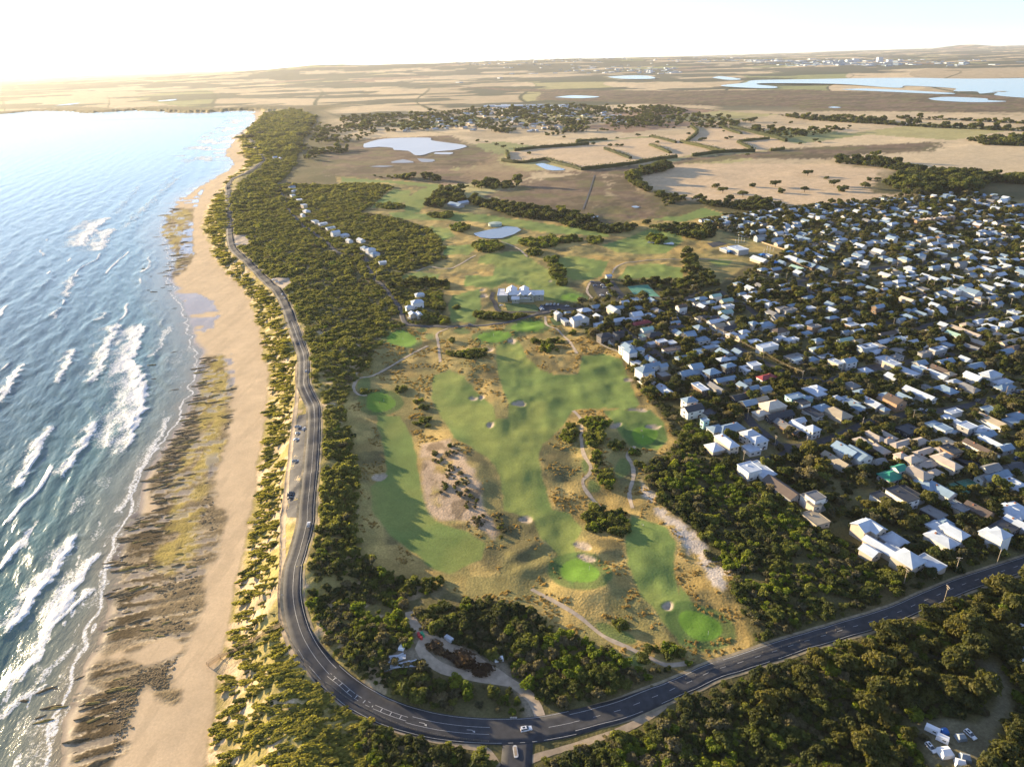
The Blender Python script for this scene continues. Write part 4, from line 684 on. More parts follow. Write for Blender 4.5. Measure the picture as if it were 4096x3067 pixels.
# ------------------------------------------------------------------ houses
HOUSES = """A 570 740 22 9 2 h w c 1|+ 0 9 10 9 1 h w
A 610 575 24 13 1 h l l 0|+ -9 3 10 9 1 h l
A 870 645 13 10 2 h w w 0
A 980 720 13 10 2 h w w 0|+ -8 -4 9 9 1 f w
A 1010 1110 23 13 1 f w w 1|+ 1 8 11 10 2 f w
A 1290 1350 30 11 1 g b s 1
A 1700 1480 14 12 2 f s w 1|+ -2 1 8 8 3 f s
A 1170 275 20 14 2 h c c 0|+ -12 -3 10 8 1 h l
A 1250 410 26 10 1 g d d 0
A 860 250 14 10 1 g l d 0
A 770 170 22 10 1 g d d 0
A 1020 200 12 7 1 g t c 0
A 130 320 18 11 2 g d w 0|+ 10 -6 8 7 1 f s
A 90 210 12 10 2 h l w 0
A 290 470 6 5 2 f l a 0
A 230 40 18 8 2 f w b 1
A 450 60 24 7 1 g s s 1
A 790 30 12 8 1 g l c 1
A 920 60 10 8 1 g l c 0
A 1710 100 20 12 1 h w c 1|+ 3 -5 11 10 1 h w
A 1460 160 16 9 2 f l a 0|+ 11 -1 7 5 1 f u
A 1990 190 11 9 1 h w c 0
A 2150 260 18 10 1 f w l 0
A 1690 370 18 9 1 f d w 1|+ 15 -1 15 8 2 f d
A 1820 310 14 11 1 h l c 0
A 2010 380 22 14 1 h t c 1
A 1510 480 10 7 1 g w w 0
A 1550 570 24 7 1 g w w 1
A 1690 580 9 9 2 h w w 0
A 1370 560 26 9 1 g s b 1
A 2120 860 20 12 2 g l w 1
A 1990 990 24 8 1 g t w 1
A 1840 1040 7 6 1 g l w 0
B 250 250 18 10 1 g w w 1
B 60 300 16 10 1 g l w 1|+ 10 -2 14 8 1 f l
B 410 330 7 6 1 h l c 0
B 540 210 16 12 2 g b k 1
B 670 180 14 9 1 g l l 1
B 860 130 30 9 1 g w w 1
B 1000 60 16 5 1 f s w 1
B 1210 80 18 13 1 h l k 1
B 1490 50 20 11 1 h s w 1
B 1960 40 18 10 1 h l w 0
B 1800 480 24 9 1 g t w 1
B 2130 420 14 11 1 h l w 0|+ -10 -4 10 8 1 f s
B 1130 570 22 12 1 f l w 1|+ -4 3 9 7 2 f l
B 1290 470 18 7 1 f w w 1
B 1480 540 11 11 2 f w s 0|+ 8 -5 13 8 1 f l
B 720 590 16 14 1 f d d 0
B 1720 660 16 8 1 g l s 0
B 1800 760 20 7 1 g w c 1
B 1960 830 12 8 1 g l s 0
B 1660 840 28 7 2 g b w 1
B 1180 760 16 12 1 f t s 0
B 1270 850 14 10 2 f d k 1
B 1450 1000 18 8 1 f d d 1
B 130 750 14 9 1 h T c 1
B 340 840 16 8 1 h T c 1
B 430 660 18 6 1 h T c 1|+ 2 9 14 6 1 h T
B 450 740 9 7 1 h T c 0
B 640 770 22 7 1 h T c 0|+ 12 -3 11 7 1 h T
B 660 840 8 7 1 h T c 0
B 920 880 22 7 1 h T c 0|+ 12 -3 12 8 1 h T
B 870 965 9 8 1 h T c 0
B 1010 1030 9 8 1 h T c 0
B 1210 1010 22 9 2 h T c 1
B 1180 930 10 7 2 h T c 0
B 620 930 8 7 2 h T c 0|+ 3 -6 9 7 2 h T
B 880 1060 12 8 1 h T c 0
B 840 1150 18 11 2 h T c 1
B 1060 1150 10 7 1 h T c 0
B 60 910 18 13 2 g l w 1
B 340 1010 9 7 1 g s w 0
B 490 1190 15 12 1 h G w 0|+ 7 1 7 6 2 g G
B 640 1430 19 12 2 f d w 1|+ 2 -9 15 8 1 f d|+ 7 9 8 8 1 f s
B 1150 1380 18 10 1 g l w 1|+ 9 3 13 9 1 h l
B 1350 1580 14 9 1 f s c 1
B 1780 1090 14 8 2 g s w 0|+ -8 -3 9 6 1 g l
B 1750 1220 9 7 1 g l w 0|+ 9 0 13 7 1 g l
B 2100 1310 20 14 1 h w w 1
B 2050 1620 20 12 1 h w w 0
B 2080 1080 14 10 1 g d s 0
C 100 1030 12 8 2 g l d 0
C 250 1080 16 11 1 f l w 0
C 430 1125 9 6 1 f l w 0
C 370 1180 18 8 1 f l c 0
C 540 1260 16 12 1 g l s 1
C 530 1340 12 9 2 h w d 0
C 650 1330 10 8 1 h l w 0
C 600 1420 13 8 2 h l d 0
C 900 1450 22 14 1 f w w 0|+ 2 0 9 8 2 f w
C 1090 1570 18 9 1 h r w 0
C 100 1510 18 12 1 g l l 0
C 380 1500 14 12 2 h l d 0
C 550 1600 22 8 1 g l c 0
C 840 1620 7 5 1 g l w 0
C 430 850 20 9 1 g w w 0
C 470 905 14 9 1 g t w 0
C 640 865 10 7 1 g t w 0
C 600 940 24 11 1 h d w 0
C 260 800 16 11 1 h d w 0
C 400 800 13 9 1 h d w 0
C 560 730 16 10 1 g e w 0
C 450 670 14 6 1 g w w 0
C 590 645 14 8 2 f w w 0
C 430 520 14 8 2 g e w 0
C 570 580 16 9 2 g e c 0
C 250 555 16 10 1 h l w 0
C 180 620 9 7 1 g t w 0
C 370 600 11 9 1 h l w 0
C 110 580 10 6 1 g l w 0
C 930 480 14 9 1 h w w 0
C 770 490 12 6 1 h l w 0
C 870 540 18 9 1 h w w 1
C 1040 590 16 10 1 h w w 0
C 1160 620 16 8 2 h w w 0
C 1290 680 14 9 2 f s s 0|+ 4 -6 14 7 2 f s
C 920 870 9 8 2 h l w 0|+ 13 -2 16 11 1 h l
C 1260 970 18 13 1 h b w 0
C 800 980 11 8 1 h w w 0
C 640 1015 12 8 1 h w c 0
C 770 1050 12 9 1 g w c 0
C 930 1110 14 10 1 f w w 0
C 1100 1160 22 11 2 f w w 0
C 1260 1060 12 8 1 f w w 0
C 1410 1080 16 8 1 f w w 0
C 1520 800 16 9 1 h w l 0
C 1640 860 18 8 1 h w s 0
C 1710 910 14 8 2 f s b 0
C 1850 960 14 8 1 g l w 0
C 1780 1200 20 10 1 h l w 0
C 1440 1300 20 9 1 f s c 0
C 1490 1340 12 7 1 f l w 0
C 1990 1370 14 8 2 f w c 1
C 1850 1300 16 7 1 f w c 0
C 2150 1360 14 10 2 g l w 0
C 2110 1090 18 8 1 g e w 0
C 2150 830 14 10 1 h w w 0
C 2110 985 8 5 1 g l w 0
C 1320 390 16 9 1 g w w 0
C 1340 440 14 6 1 g l w 0
C 1130 445 10 6 1 f w w 0
C 1700 370 18 6 1 f w w 0
C 1800 400 20 7 1 g t w 0
C 1900 440 16 8 1 g l w 0
C 1640 540 16 10 1 h l w 0
C 1170 235 18 7 1 f w s 1
C 900 310 12 7 1 h l w 0
G 720 750 30 20 2 f w s 1|+ 12 10 16 9 1 f w
G 1000 900 30 13 1 g w c 1
G 1430 890 32 14 1 h w b 1
G 1620 960 34 13 1 g l b 1
G 1490 1010 24 10 1 g e s 1
G 1110 840 14 7 1 f w w 1
G 1820 1020 20 9 1 g l s 1
D 120 110 18 7 1 g w w 1
D 170 80 10 6 1 g w w 1
D 420 250 18 9 1 g w c 1
D 560 210 16 8 1 g t w 1
D 740 210 14 7 1 g w w 1
D 600 330 16 9 1 h w l 0
D 430 360 14 8 1 g w w 0
D 620 395 12 6 1 g w w 0
D 400 435 8 6 1 g w k 0
D 250 430 18 7 1 g l w 1
D 80 290 14 8 1 g s l 0
D 1060 150 20 9 1 h l w 0
D 1200 120 12 6 2 f w w 0
D 1400 100 16 9 2 g s s 0
D 1560 80 14 10 1 h l w 0
D 1720 180 26 9 1 g w w 1
D 1980 130 16 8 1 g w w 1
D 2150 160 12 9 1 h l w 0
D 940 260 12 7 1 g w w 1
D 1050 300 14 7 1 g w w 1
D 880 300 12 6 1 g T c 0
D 1340 270 18 6 1 f w w 1
D 1540 240 14 8 1 g l w 0
D 1340 450 18 10 2 f w w 0
D 1510 460 26 14 2 g l w 1
D 1740 410 18 8 1 g w w 1
D 1900 380 12 6 1 g w w 1
D 2110 370 22 8 1 g w w 1
D 700 570 18 8 2 g c c 1
D 730 620 14 7 1 g w w 1
D 910 520 14 10 1 h d s 0
D 870 580 10 7 1 g l w 0
D 1060 640 12 8 2 g w w 1
D 1130 690 10 8 1 g w w 0
D 1390 600 14 10 1 h d s 0
D 1660 550 12 9 1 h t w 0
D 1800 550 16 10 1 g l w 0
D 1870 620 12 8 1 g l w 0
D 330 660 14 9 2 g l b 0
D 740 700 14 7 1 g l w 0
D 860 740 20 6 1 g l w 1
D 1040 730 20 6 1 g w w 1
D 1140 730 12 8 1 g w w 0
D 720 790 18 9 1 h l s 1
D 620 825 9 6 1 g l w 0
D 470 740 8 6 1 g l w 0
D 200 900 18 10 1 h w w 0
D 1470 890 12 9 1 h T c 0
D 1160 950 16 9 1 h T k 0
D 1400 960 26 7 1 g T c 1
D 1560 1020 16 7 1 g T c 1
D 1640 850 18 10 1 h w w 0
D 1800 920 20 9 1 h w w 1
D 1780 830 18 8 1 h w w 0
D 1980 870 14 7 2 f w w 0
D 1660 960 16 9 1 h l w 0
D 1310 1020 18 8 1 g e w 1
D 1520 1090 18 8 1 g T k 1
D 1700 1150 20 8 1 g T k 1
D 1840 1020 16 8 1 h T w 0
D 2040 1030 12 8 1 h T w 0
D 2060 1110 34 9 1 g T c 0
D 2150 960 14 10 1 h l w 0
D 950 980 9 7 1 h T k 0
D 560 1080 22 10 1 f l w 0
D 690 1070 14 8 1 f w w 0
D 740 1120 18 7 1 g w w 0
D 440 1010 22 8 1 g b w 0
D 190 1170 20 10 2 f w l 0
D 310 1240 14 9 1 h w w 0
D 80 1110 14 10 1 g t c 0
D 910 1170 12 8 1 f w w 0
D 1080 1210 12 8 2 f w s 0
D 1150 1190 8 7 2 f w s 0
D 930 1250 14 6 2 f s s 0
D 400 1330 16 11 1 f w w 0
D 560 1300 13 9 1 h s w 0
D 1190 1370 18 9 1 g l c 0
D 1570 1430 20 10 1 g l w 0
D 690 1490 24 10 1 f w c 1|+ 13 2 12 8 2 f w
D 1040 1510 30 7 1 g w w 1
D 850 1470 14 8 1 g l w 1
D 1120 1470 18 8 1 g b b 1
D 1250 1530 10 8 1 h t b 0
D 1780 1530 18 12 2 h w w 0
D 1560 1560 16 8 2 g w w 1
D 1310 1630 12 8 1 h w w 0
D 1930 1630 18 10 1 h w w 0
D 1970 1240 16 9 1 g l w 0
D 2100 1190 16 9 1 h b k 0
D 1540 1190 16 7 1 g s b 1
E 90 620 16 12 2 h d v 0|+ 8 -6 6 6 2 g d
E 320 580 12 8 2 g d v 0
E 240 720 10 8 1 g b w 0
E 460 820 14 8 2 f w w 0
E 530 890 14 10 3 h l w 1|+ 9 -3 9 8 3 g l
E 690 860 10 8 2 h l w 0
E 500 760 16 8 1 g l w 0
E 900 1040 14 7 2 g l w 1
E 650 1110 10 10 1 f w c 0
E 900 1150 20 8 2 g l w 0|+ -9 -5 12 12 2 h l
E 1110 1155 9 7 1 g l w 0
E 830 1410 22 9 1 g w w 1
E 850 1345 12 7 1 g w w 0
E 1150 1590 20 10 1 g w b 1
E 240 160 20 10 2 g w c 1
E 270 250 16 9 1 f l w 1
E 590 330 22 8 1 g w w 0|+ 5 3 11 10 2 g w
E 730 400 24 9 1 h r b 0
E 830 510 14 8 2 g e w 0|+ -2 -7 18 7 1 f l
E 960 610 20 12 1 h d b 0
E 1090 720 11 8 2 f w b 0|+ 10 -1 8 8 1 f l
E 920 760 9 7 1 f w s 0
E 1290 860 22 11 1 f b w 0
E 1470 1010 16 8 1 h l l 0
E 1570 1290 20 10 1 g l w 0|+ 9 4 10 9 2 g l
E 1940 1300 16 12 1 h l s 0
E 1010 180 18 10 1 h s b 1
E 1310 330 9 6 1 g u w 0
E 1360 470 18 8 1 h d w 0
E 1330 395 12 6 1 g l w 0
E 1570 590 14 9 2 g l d 0
E 1440 110 12 9 2 g b w 0
J 1430 590 16 12 1 h w d 0
J 1390 700 16 12 2 g w w 1|+ 0 7 9 9 2 g w
J 1040 640 9 8 2 g w s 1
J 1140 735 16 7 1 f w s 1
J 1180 625 9 6 1 h l w 0
J 1780 85 8 7 1 g w c 0
5 505 250 12 9 1 h w w 0
5 490 298 15 12 2 h w w 0|+ -10 -4 8 6 1 h w
5 500 378 12 7 1 g w c 1|+ 4 6 8 6 1 g w
1 1890 1212 14 8 1 g l w 0
1 1912 1235 14 8 1 h w w 0
1 1895 1262 12 8 1 f l w 0
1 1940 1292 14 9 1 f w w 0
1 1968 1325 12 8 2 f w c 0
1 1985 1365 13 9 1 h w w 0
1 1960 1390 8 6 1 g w w 0
1 2040 1430 15 8 1 f l w 0
1 2090 1445 14 8 1 f w w 0
1 2140 1472 14 8 1 f l w 0
1 2172 1503 13 8 2 g w w 0
2 20 1520 12 8 1 h w w 0
2 50 1555 10 7 1 g w w 0
2 125 1553 13 8 1 g w w 0
2 150 1603 12 8 1 h l w 0
2 187 1613 12 8 2 h w w 0
2 215 1640 12 8 1 h l w 0
5 265 40 12 8 1 f w w 0
1 1780 1018 12 7 1 g w w 0
1 1815 1024 9 6 1 g w w 0
2 740 1326 34 14 1 g l s 0
2 785 1312 22 10 1 g w s 0
I 150 195 13 10 2 g w c 1|+ 3 4 9 9 2 g w
I 305 290 13 12 1 p w w 1
I 225 355 26 7 1 g w c 1|+ 2 8 8 7 1 g w
I 410 430 15 14 2 p w c 1|+ -6 -10 12 9 1 f w|+ 11 -3 9 8 1 f w
I 660 285 18 11 1 h w w 1
I 755 225 16 8 2 h w w 1|+ 9 0 9 8 1 h w
I 680 175 12 10 1 h l w 0
I 1040 255 13 9 2 h w w 1|+ -3 0 8 8 3 h w
I 600 90 14 10 1 f s d 1
I 935 70 17 10 1 g b k 1
I 770 40 14 8 1 f l c 1
I 1190 80 18 12 1 h w c 1
I 1230 170 16 8 1 g w w 1
I 1130 200 18 12 1 f d d 0
9 860 40 16 12 1 f t c 1|+ 8 -6 6 6 2 f c"""
PAN['I'] = (3413, 2000, .53695)
FARH = """G: 270,380 340,400 620,335 560,355 850,410 960,430 880,540 790,560 1010,600 1230,635 1260,690 1390,720 1070,450 1150,480 1480,460 1630,510 1830,540 1480,330 1560,235 1880,190 2130,175 1960,195 1780,215 1140,330 1180,275 2060,640 1560,570 1600,400 1790,340 1850,370 2120,340 2040,270 2130,240
 1330,440 1590,260 1030,270 920,320 1690,310 1930,510 2030,550 1730,700 1850,680 1960,700 1940,750 1700,820 1800,860 1570,780
 F: 780,105 640,120 490,140 270,155 50,190 340,200 420,200 270,240 760,225 740,190 1010,245 1130,235 1250,205 1000,140 880,160 1600,170 1940,135 2110,200 1850,235 1500,265 1430,285 1270,300 820,330 550,320 170,310 940,285 1160,305 610,345 1750,385 2030,385 1870,415 2010,460 2160,430 440,380 420,410 520,435 670,440 220,425
 720,545 500,620 980,620 1120,645 860,575 1290,600 1400,665 1640,640 1790,630 1300,720 1200,705 800,700 380,690 750,680 330,790 1930,690 870,840 1130,820 1050,760 620,840 90,720 60,850
 835,395 885,390 935,383 985,377 1035,370 1085,365 1135,360 1185,355 1235,350 1285,346 670,890 1960,900"""
def rgb(h): return tuple(((int(h[i:i+2], 16)/255+.055)/1.055)**2.4 for i in (0, 2, 4))
ROOFC = dict(w=(.43, .49, .57), l=(.20, .285, .375), d=(.045, .05, .06), b=(.11, .085, .07), s=(.20, .20, .20), t=(.36, .31, .23), T=(.38, .33, .28), c=(.48, .43, .36), e=(.28, .42, .36), G=(.03, .22, .15), r=(.26, .045, .05), u=(.03, .16, .42))
WALLC = dict(w=(.60, .59, .57), c=(.46, .40, .32), l=(.36, .40, .43), s=(.30, .30, .30), d=(.06, .06, .065), b=(.20, .14, .10), k=(.38, .24, .15), a=(.40, .62, .58), v=(.13, .12, .12))
RN = dict(w='white', l='blue-grey', d='black', b='brown', s='grey', t='olive', T='sandy', c='cream', e='pale green', G='emerald green', r='dark red', u='bright blue')
WN = dict(w='white', c='cream', l='pale blue', s='grey', d='black', b='timber', k='brick', a='aqua', v='charcoal')
TN = dict(h='hipped', g='gabled', f='flat', p='pyramid')
RMAT = {k: mat('roof_'+k, v, .55, .35, var=.10, scale=.3, orand=.12) for k, v in ROOFC.items()}
WMAT = {k: mat('wall_'+k, v, .85, .2, var=.06, scale=.5) for k, v in WALLC.items()}
GLASS = mat('window_glass', (.03, .04, .05), .12, .6); TRIM = mat('window_trim', (.70, .70, .68), .6); DOORM = mat('door_paint', (.16, .08, .05), .6); SOLAR = mat('solar_cells', (.012, .018, .04), .2, .5); BRICK = mat('chimney_brick', (.28, .13, .09), .9, .2, var=.2, scale=2)
mb = MB(); mb.box((0, 0, 0), (1, .10, 1), 1); mb.box((0, -.03, 0), (.86, .12, .84), 0); WINMESH = mb.mesh('window', [GLASS, TRIM])
mb = MB(); mb.box((0, 0, 1.05), (1.0, .12, 2.1), 0); DOORMESH = mb.mesh('door', [DOORM])
mb = MB(); mb.box((0, 0, 0), (.9, .9, 2.0), 0); mb.box((0, 0, 1.05), (1.1, 1.1, .2), 0); mb.box((0, 0, 1.3), (.4, .4, .35), 0); CHIMMESH = mb.mesh('chimney', [BRICK])
SH = 3.0
def wing(wall, roof, cx, cy, L, Wd, st, rt, top=False):
    h = SH*st+.35; x, y = L/2, Wd/2; base = -3.0
    wall.box((cx, cy, (h+base)/2), (L, Wd, h-base), 0); o = .55 if rt in 'hgp' else .3
    X_, Y_ = x+o, y+o; z0 = h-.06
    if rt == 'f':
        roof.box((cx, cy, h+.10), (L+2*o, Wd+2*o, .32), 0)
        for sx_, sy_, lx, ly in ((0, 1, L+2*o, .3), (0, -1, L+2*o, .3), (1, 0, .3, Wd+2*o-.62), (-1, 0, .3, Wd+2*o-.62)):
            roof.box((cx+sx_*(x+o-.16), cy+sy_*(y+o-.16), h+.40), (lx, ly, .30), 0)
        if L > 11: roof.box((cx+L*.2, cy, h+.55), (1.6, 1.2, .6), 0)
        return h+.5
    rise = .25*min(L, Wd)+(.2 if rt != 'g' else .5)
    if rt == 'g':
        if L >= Wd: vs = [(-X_, -Y_), (X_, -Y_), (X_, Y_), (-X_, Y_)]; r1 = (-X_, 0); r2 = (X_, 0)
        else: vs = [(X_, -Y_), (X_, Y_), (-X_, Y_), (-X_, -Y_)]; r1 = (0, -Y_); r2 = (0, Y_)
        V = [(cx+a, cy+b_, z0) for a, b_ in vs]+[(cx+r1[0], cy+r1[1], z0+rise), (cx+r2[0], cy+r2[1], z0+rise)]
        V += [(a, b_, c_+.22) for a, b_, c_ in V]
        roof.poly(V, [(6, 7, 11, 10), (8, 9, 10, 11), (1, 0, 4, 5), (3, 2, 5, 4), (0, 1, 7, 6), (2, 3, 9, 8), (6, 10, 4, 0), (10, 9, 3, 4), (7, 1, 5, 11), (11, 5, 2, 8)], 0)
        iv = [(cx+a*(x/X_), cy+b_*(y/Y_), h-.01) for a, b_ in vs]; ra = (cx+r1[0]*(x/X_ if L >= Wd else 1), cy+r1[1]*(y/Y_ if L < Wd else 1)); rb_ = (cx+r2[0]*(x/X_ if L >= Wd else 1), cy+r2[1]*(y/Y_ if L < Wd else 1))
        iv += [(ra[0], ra[1], z0+rise*.93), (rb_[0], rb_[1], z0+rise*.93)]; wall.poly(iv, [(3, 0, 4), (1, 2, 5)], 0)
    else:
        k = min(X_, Y_)*(1. if rt == 'p' or abs(L-Wd) < 1.2 else .92)
        if L >= Wd: r1 = (-(X_-k), 0); r2 = ((X_-k), 0)
        else: r1 = (0, -(Y_-k)); r2 = (0, (Y_-k))
        if rt == 'p': r1 = (-.02, 0); r2 = (.02, 0); rise *= 1.5
        vs = [(-X_, -Y_), (X_, -Y_), (X_, Y_), (-X_, Y_)]; V = [(cx+a, cy+b_, z0) for a, b_ in vs]+[(cx+a, cy+b_, z0+.2) for a, b_ in vs]+[(cx+r1[0], cy+r1[1], z0+.2+rise), (cx+r2[0], cy+r2[1], z0+.2+rise)]
        sides = [(0, 1, 5, 4), (1, 2, 6, 5), (2, 3, 7, 6), (3, 0, 4, 7), (3, 2, 1, 0)]
        sides += [(4, 5, 9, 8), (5, 6, 9), (6, 7, 8, 9), (7, 4, 8)] if L >= Wd else [(4, 5, 8), (5, 6, 9, 8), (6, 7, 9), (7, 4, 8, 9)]
        roof.poly(V, sides, 0)
    return z0+rise
def add_windows(root, wings, dist, lim):
    n = 0; sides = []
    for cx, cy, L, Wd, st in wings:
        for s_ in range(st):
            z = SH*s_+1.75
            sides += [(cx, cy-Wd/2-.02, z, L, 0.), (cx-L/2-.02, cy, z, Wd, -math.pi/2), (cx+L/2+.02, cy, z, Wd, math.pi/2)]
    for cx, cy, z, ln, rz in sides:
        k = max(1, int(ln/(3.6 if dist < 480 else 5)))
        for i in range(k):
            if n >= lim: return
            t_ = (i+.5)/k*ln-ln/2; dx, dy = (t_, 0) if rz == 0 else (0, t_)
            o = obj('window', WINMESH, root, (cx+dx, cy+dy, z), rz); o.scale = (min(2.2, ln/k*.5), 1, 1.35); n += 1
HP = []   # placed houses (x, y, radius)
TOWN_ROT = R(21)
LMARK = {k: march(*v) for k, v in {"the green tennis court": ('B', 1450, 1340), "the school hall": ('G', 720, 750), "the clubhouse": ('J', 500, 400), "the long bright fairway": ('E', 0, 1200), "the main road junction": ('8', 1130, 1450),
         "the far scrub road bend": ('1', 1700, 1040), "the tan courtyard houses": ('B', 760, 880), "the golden overhead cables": ('C', 1000, 1330), "the dry school oval": ('G', 900, 680), "the forest edge": ('3', 1700, 1180),
         "the terrace row": ('F', 1060, 370), "the wide upper street": ('D', 900, 930), "the town street bend": ('A', 1350, 820), "the irrigation pond": ('2', 1000, 1510), "the green lawn square": ('C', 850, 800), "the straight main road": ('L', 1020, 950)}.items()}
HREC = []
specs = []
for line in HOUSES.strip().split('\n'):
    ws = line.split('|'); a = ws[0].split(); specs.append((a[0], float(a[1]), float(a[2]), float(a[3]), float(a[4]), int(a[5]), a[6], a[7], a[8], int(a[9]), [q.split()[1:] for q in ws[1:]]))
hr = random.Random(3)
for p, x, y in parse(FARH):
    terr = p == 'F' and 340 < y < 400 and 830 <= x <= 1290
    specs.append((p, x, y, 6.5 if terr else hr.uniform(13, 20), 9 if terr else hr.uniform(8, 11), 2 if terr or hr.random() < .2 else 1, 'g' if terr else hr.choice('hhgf'), 'T' if terr else hr.choice('wwwwllllsd'), 'k' if terr else hr.choice('wwwcl'), hr.choice((0, 1)), []))
pts = np.array([[PAN[s[0]][0]+s[1]*PAN[s[0]][2], PAN[s[0]][1]+s[2]*PAN[s[0]][2]] for s in specs]); dzs = np.array([s[5]*3.0+.8 for s in specs])
xy = march('0', pts[:, 0], pts[:, 1], dzs); hz = Hf(xy[:, 0], xy[:, 1])
rank = np.argsort(-np.array([s[3]*s[5]**.5 for s in specs])/np.hypot(xy[:, 0], xy[:, 1])); KEEP = set(rank[:300].tolist())
for p_row in '12': KEEP |= {i for i, s in enumerate(specs) if s[0] == p_row}
FARM = MB(); FMATS = [WMAT[k] for k in WALLC]+[RMAT[k] for k in ROOFC]
for i, s in enumerate(specs):
    p, _, _, L, Wd, st, rt, rc, wc, ro, ext = s; x, y = xy[i]; dist = math.hypot(x, y)
    L *= .80 if p not in '12' else 1.; Wd *= .80 if p not in '12' else 1.
    inland_row = p in '12' ; rz = TOWN_ROT+(math.pi/2 if ro else 0.)+hr.uniform(-.05, .05)
    if p == 'I': rz += R(6)
    if inland_row: rz = R(hr.choice((-52, 38)))+hr.uniform(-.1, .1)
    wall, roof = MB(), MB(); wings = [(0, 0, L, Wd, st)]; wing(wall, roof, 0, 0, L, Wd, st, rt); rad = math.hypot(L, Wd)/2
    for q in ext:
        cx, cy, l2, w2 = map(float, q[:4]); cx, cy = (cx, cy) if not ro else (cy*-1, cx) if False else (cx, cy)
        wing(wall, roof, cx, cy, l2+.013, w2+.017, int(q[4]), q[5]); wings.append((cx, cy, l2, w2, int(q[4]))); HP.append((x+cx*math.cos(rz)-cy*math.sin(rz), y+cx*math.sin(rz)+cy*math.cos(rz), l2/2, w2/2, rz))
    if i not in KEEP:
        for part, mi in ((wall, list(WALLC).index(wc)), (roof, len(WALLC)+list(ROOFC).index(rc))):
            cs, sn = math.cos(rz), math.sin(rz); FARM.poly([(x+a*cs-b_*sn, y+a*sn+b_*cs, hz[i]+.25+c_) for a, b_, c_ in part.v], part.f, mi)
        HP.append((x, y, L/2, Wd/2, rz)); continue
    root = obj('house', None, None, (x, y, hz[i]+.25), rz); root.empty_display_size = 2
    obj('wall', wall.mesh('wall', [WMAT[wc]]), root); rf = obj('roof', roof.mesh('roof', [RMAT[rc]]), root)
    if ext and ext[0][6] != rc:
        pass
    lim = 14 if dist < 480 else 7 if dist < 620 else 3 if dist < 820 else 1
    add_windows(root, wings, dist, lim)
    if dist < 620: obj('door', DOORMESH, root, (L*.18, -Wd/2-.05, .02))
    if rt in 'hg' and dist < 900 and hr.random() < .35: obj('chimney', CHIMMESH, rf, (L*.22, Wd*.12, SH*st+.35+.16*min(L, Wd)))
    if hr.random() < .16 and rt == 'f' and dist < 700:
        sp = MB()
        for a_ in range(4):
            for b_ in range(3): sp.box((-L*.25+a_*1.15, -Wd*.15+b_*1.8, SH*st+.75), (1.0, 1.65, .06), 0)
        obj('solar_panel', sp.mesh('solar_panel', [SOLAR]), rf)
    HP.append((x, y, L/2+(8. if inland_row else 0.), Wd/2+(8. if inland_row else 0.), rz)); HREC.append((root, x, y, L, st, rt, rc, wc, rf))
# small infill houses and sheds of the further blocks, part of the mass of far roofs
ir = random.Random(21); tl, th = TOWN.min(0), TOWN.max(0); tries = 0; put_n = 0
while put_n < 300 and tries < 9000:
    tries += 1; x, y = ir.uniform(tl[0], th[0]), ir.uniform(max(tl[1], 430), th[1])
    if abs(x) > .78*y or sdf(np.array([x]), np.array([y]), TOWN)[0] < 6 or sdf(np.array([x]), np.array([y]), OVAL)[0] > -12: continue
    L = ir.uniform(8, 13); Wd = ir.uniform(6, 8.5)
    if any(math.hypot(x-a[0], y-a[1]) < max(a[2], a[3])*1.0+L*.55 for a in HP): continue
    if any(dline(np.array([x]), np.array([y]), P_[::3], 14.)[0][0] < wd_/2+5 for _, _, P_, wd_, kd_ in ROADS[3:12]) or any(sdf(np.array([x]), np.array([y]), P_[2], 20.)[0] > -8 for P_ in PADS): continue
    put_n += 1; rz = TOWN_ROT+ir.choice((0, math.pi/2)); wall, roof = MB(), MB(); rt = ir.choice('hggf'); wing(wall, roof, 0, 0, L, Wd, 1, rt); z = zat(x, y)+.2; cs, sn = math.cos(rz), math.sin(rz)
    for part, mi in ((wall, list(WALLC).index(ir.choice('wwclsb'))), (roof, len(WALLC)+list(ROOFC).index(ir.choice('wwwllllls')))): FARM.poly([(x+a*cs-b_*sn, y+a*sn+b_*cs, z+c_) for a, b_, c_ in part.v], part.f, mi)
    HP.append((x, y, L/2, Wd/2, rz))
print('INFILL', put_n, tries)
obj('distant_houses', FARM.mesh('distant_houses', FMATS), label='far pale roofs of the upper town seen as one mass', kind='stuff', category='houses')
# every house has a label that points to it: its look, then its place counted from a landmark
byl = {}
for rec in HREC:
    k = min(LMARK, key=lambda q: math.hypot(LMARK[q][0]-rec[1], LMARK[q][1]-rec[2])); byl.setdefault(k, []).append(rec)
ORD = ['nearest', 'second nearest', 'third nearest', 'fourth nearest', 'fifth nearest', 'sixth nearest', 'seventh nearest', 'eighth nearest', 'ninth nearest', 'tenth nearest']
for k, rs in byl.items():
    rs.sort(key=lambda q: math.hypot(LMARK[k][0]-q[1], LMARK[k][1]-q[2]))
    for i, (root, x, y, L, st, rt, rc, wc, rf) in enumerate(rs):
        o = ORD[i] if i < 10 else '%d%s nearest' % (i+1, 'th' if (i+1) % 10 not in (1, 2, 3) or 10 < (i+1) % 100 < 14 else ('st', 'nd', 'rd')[i % 10])
        root['label'] = '%s %s house, %s %s roof, %s to %s' % ('two-storey' if st == 2 else 'tall' if st == 3 else 'long low' if L > 21 else 'low', WN[wc], RN[rc], TN[rt], o, k)
        root['category'] = 'house'; root['group'] = 'houses of the seaside settlement'
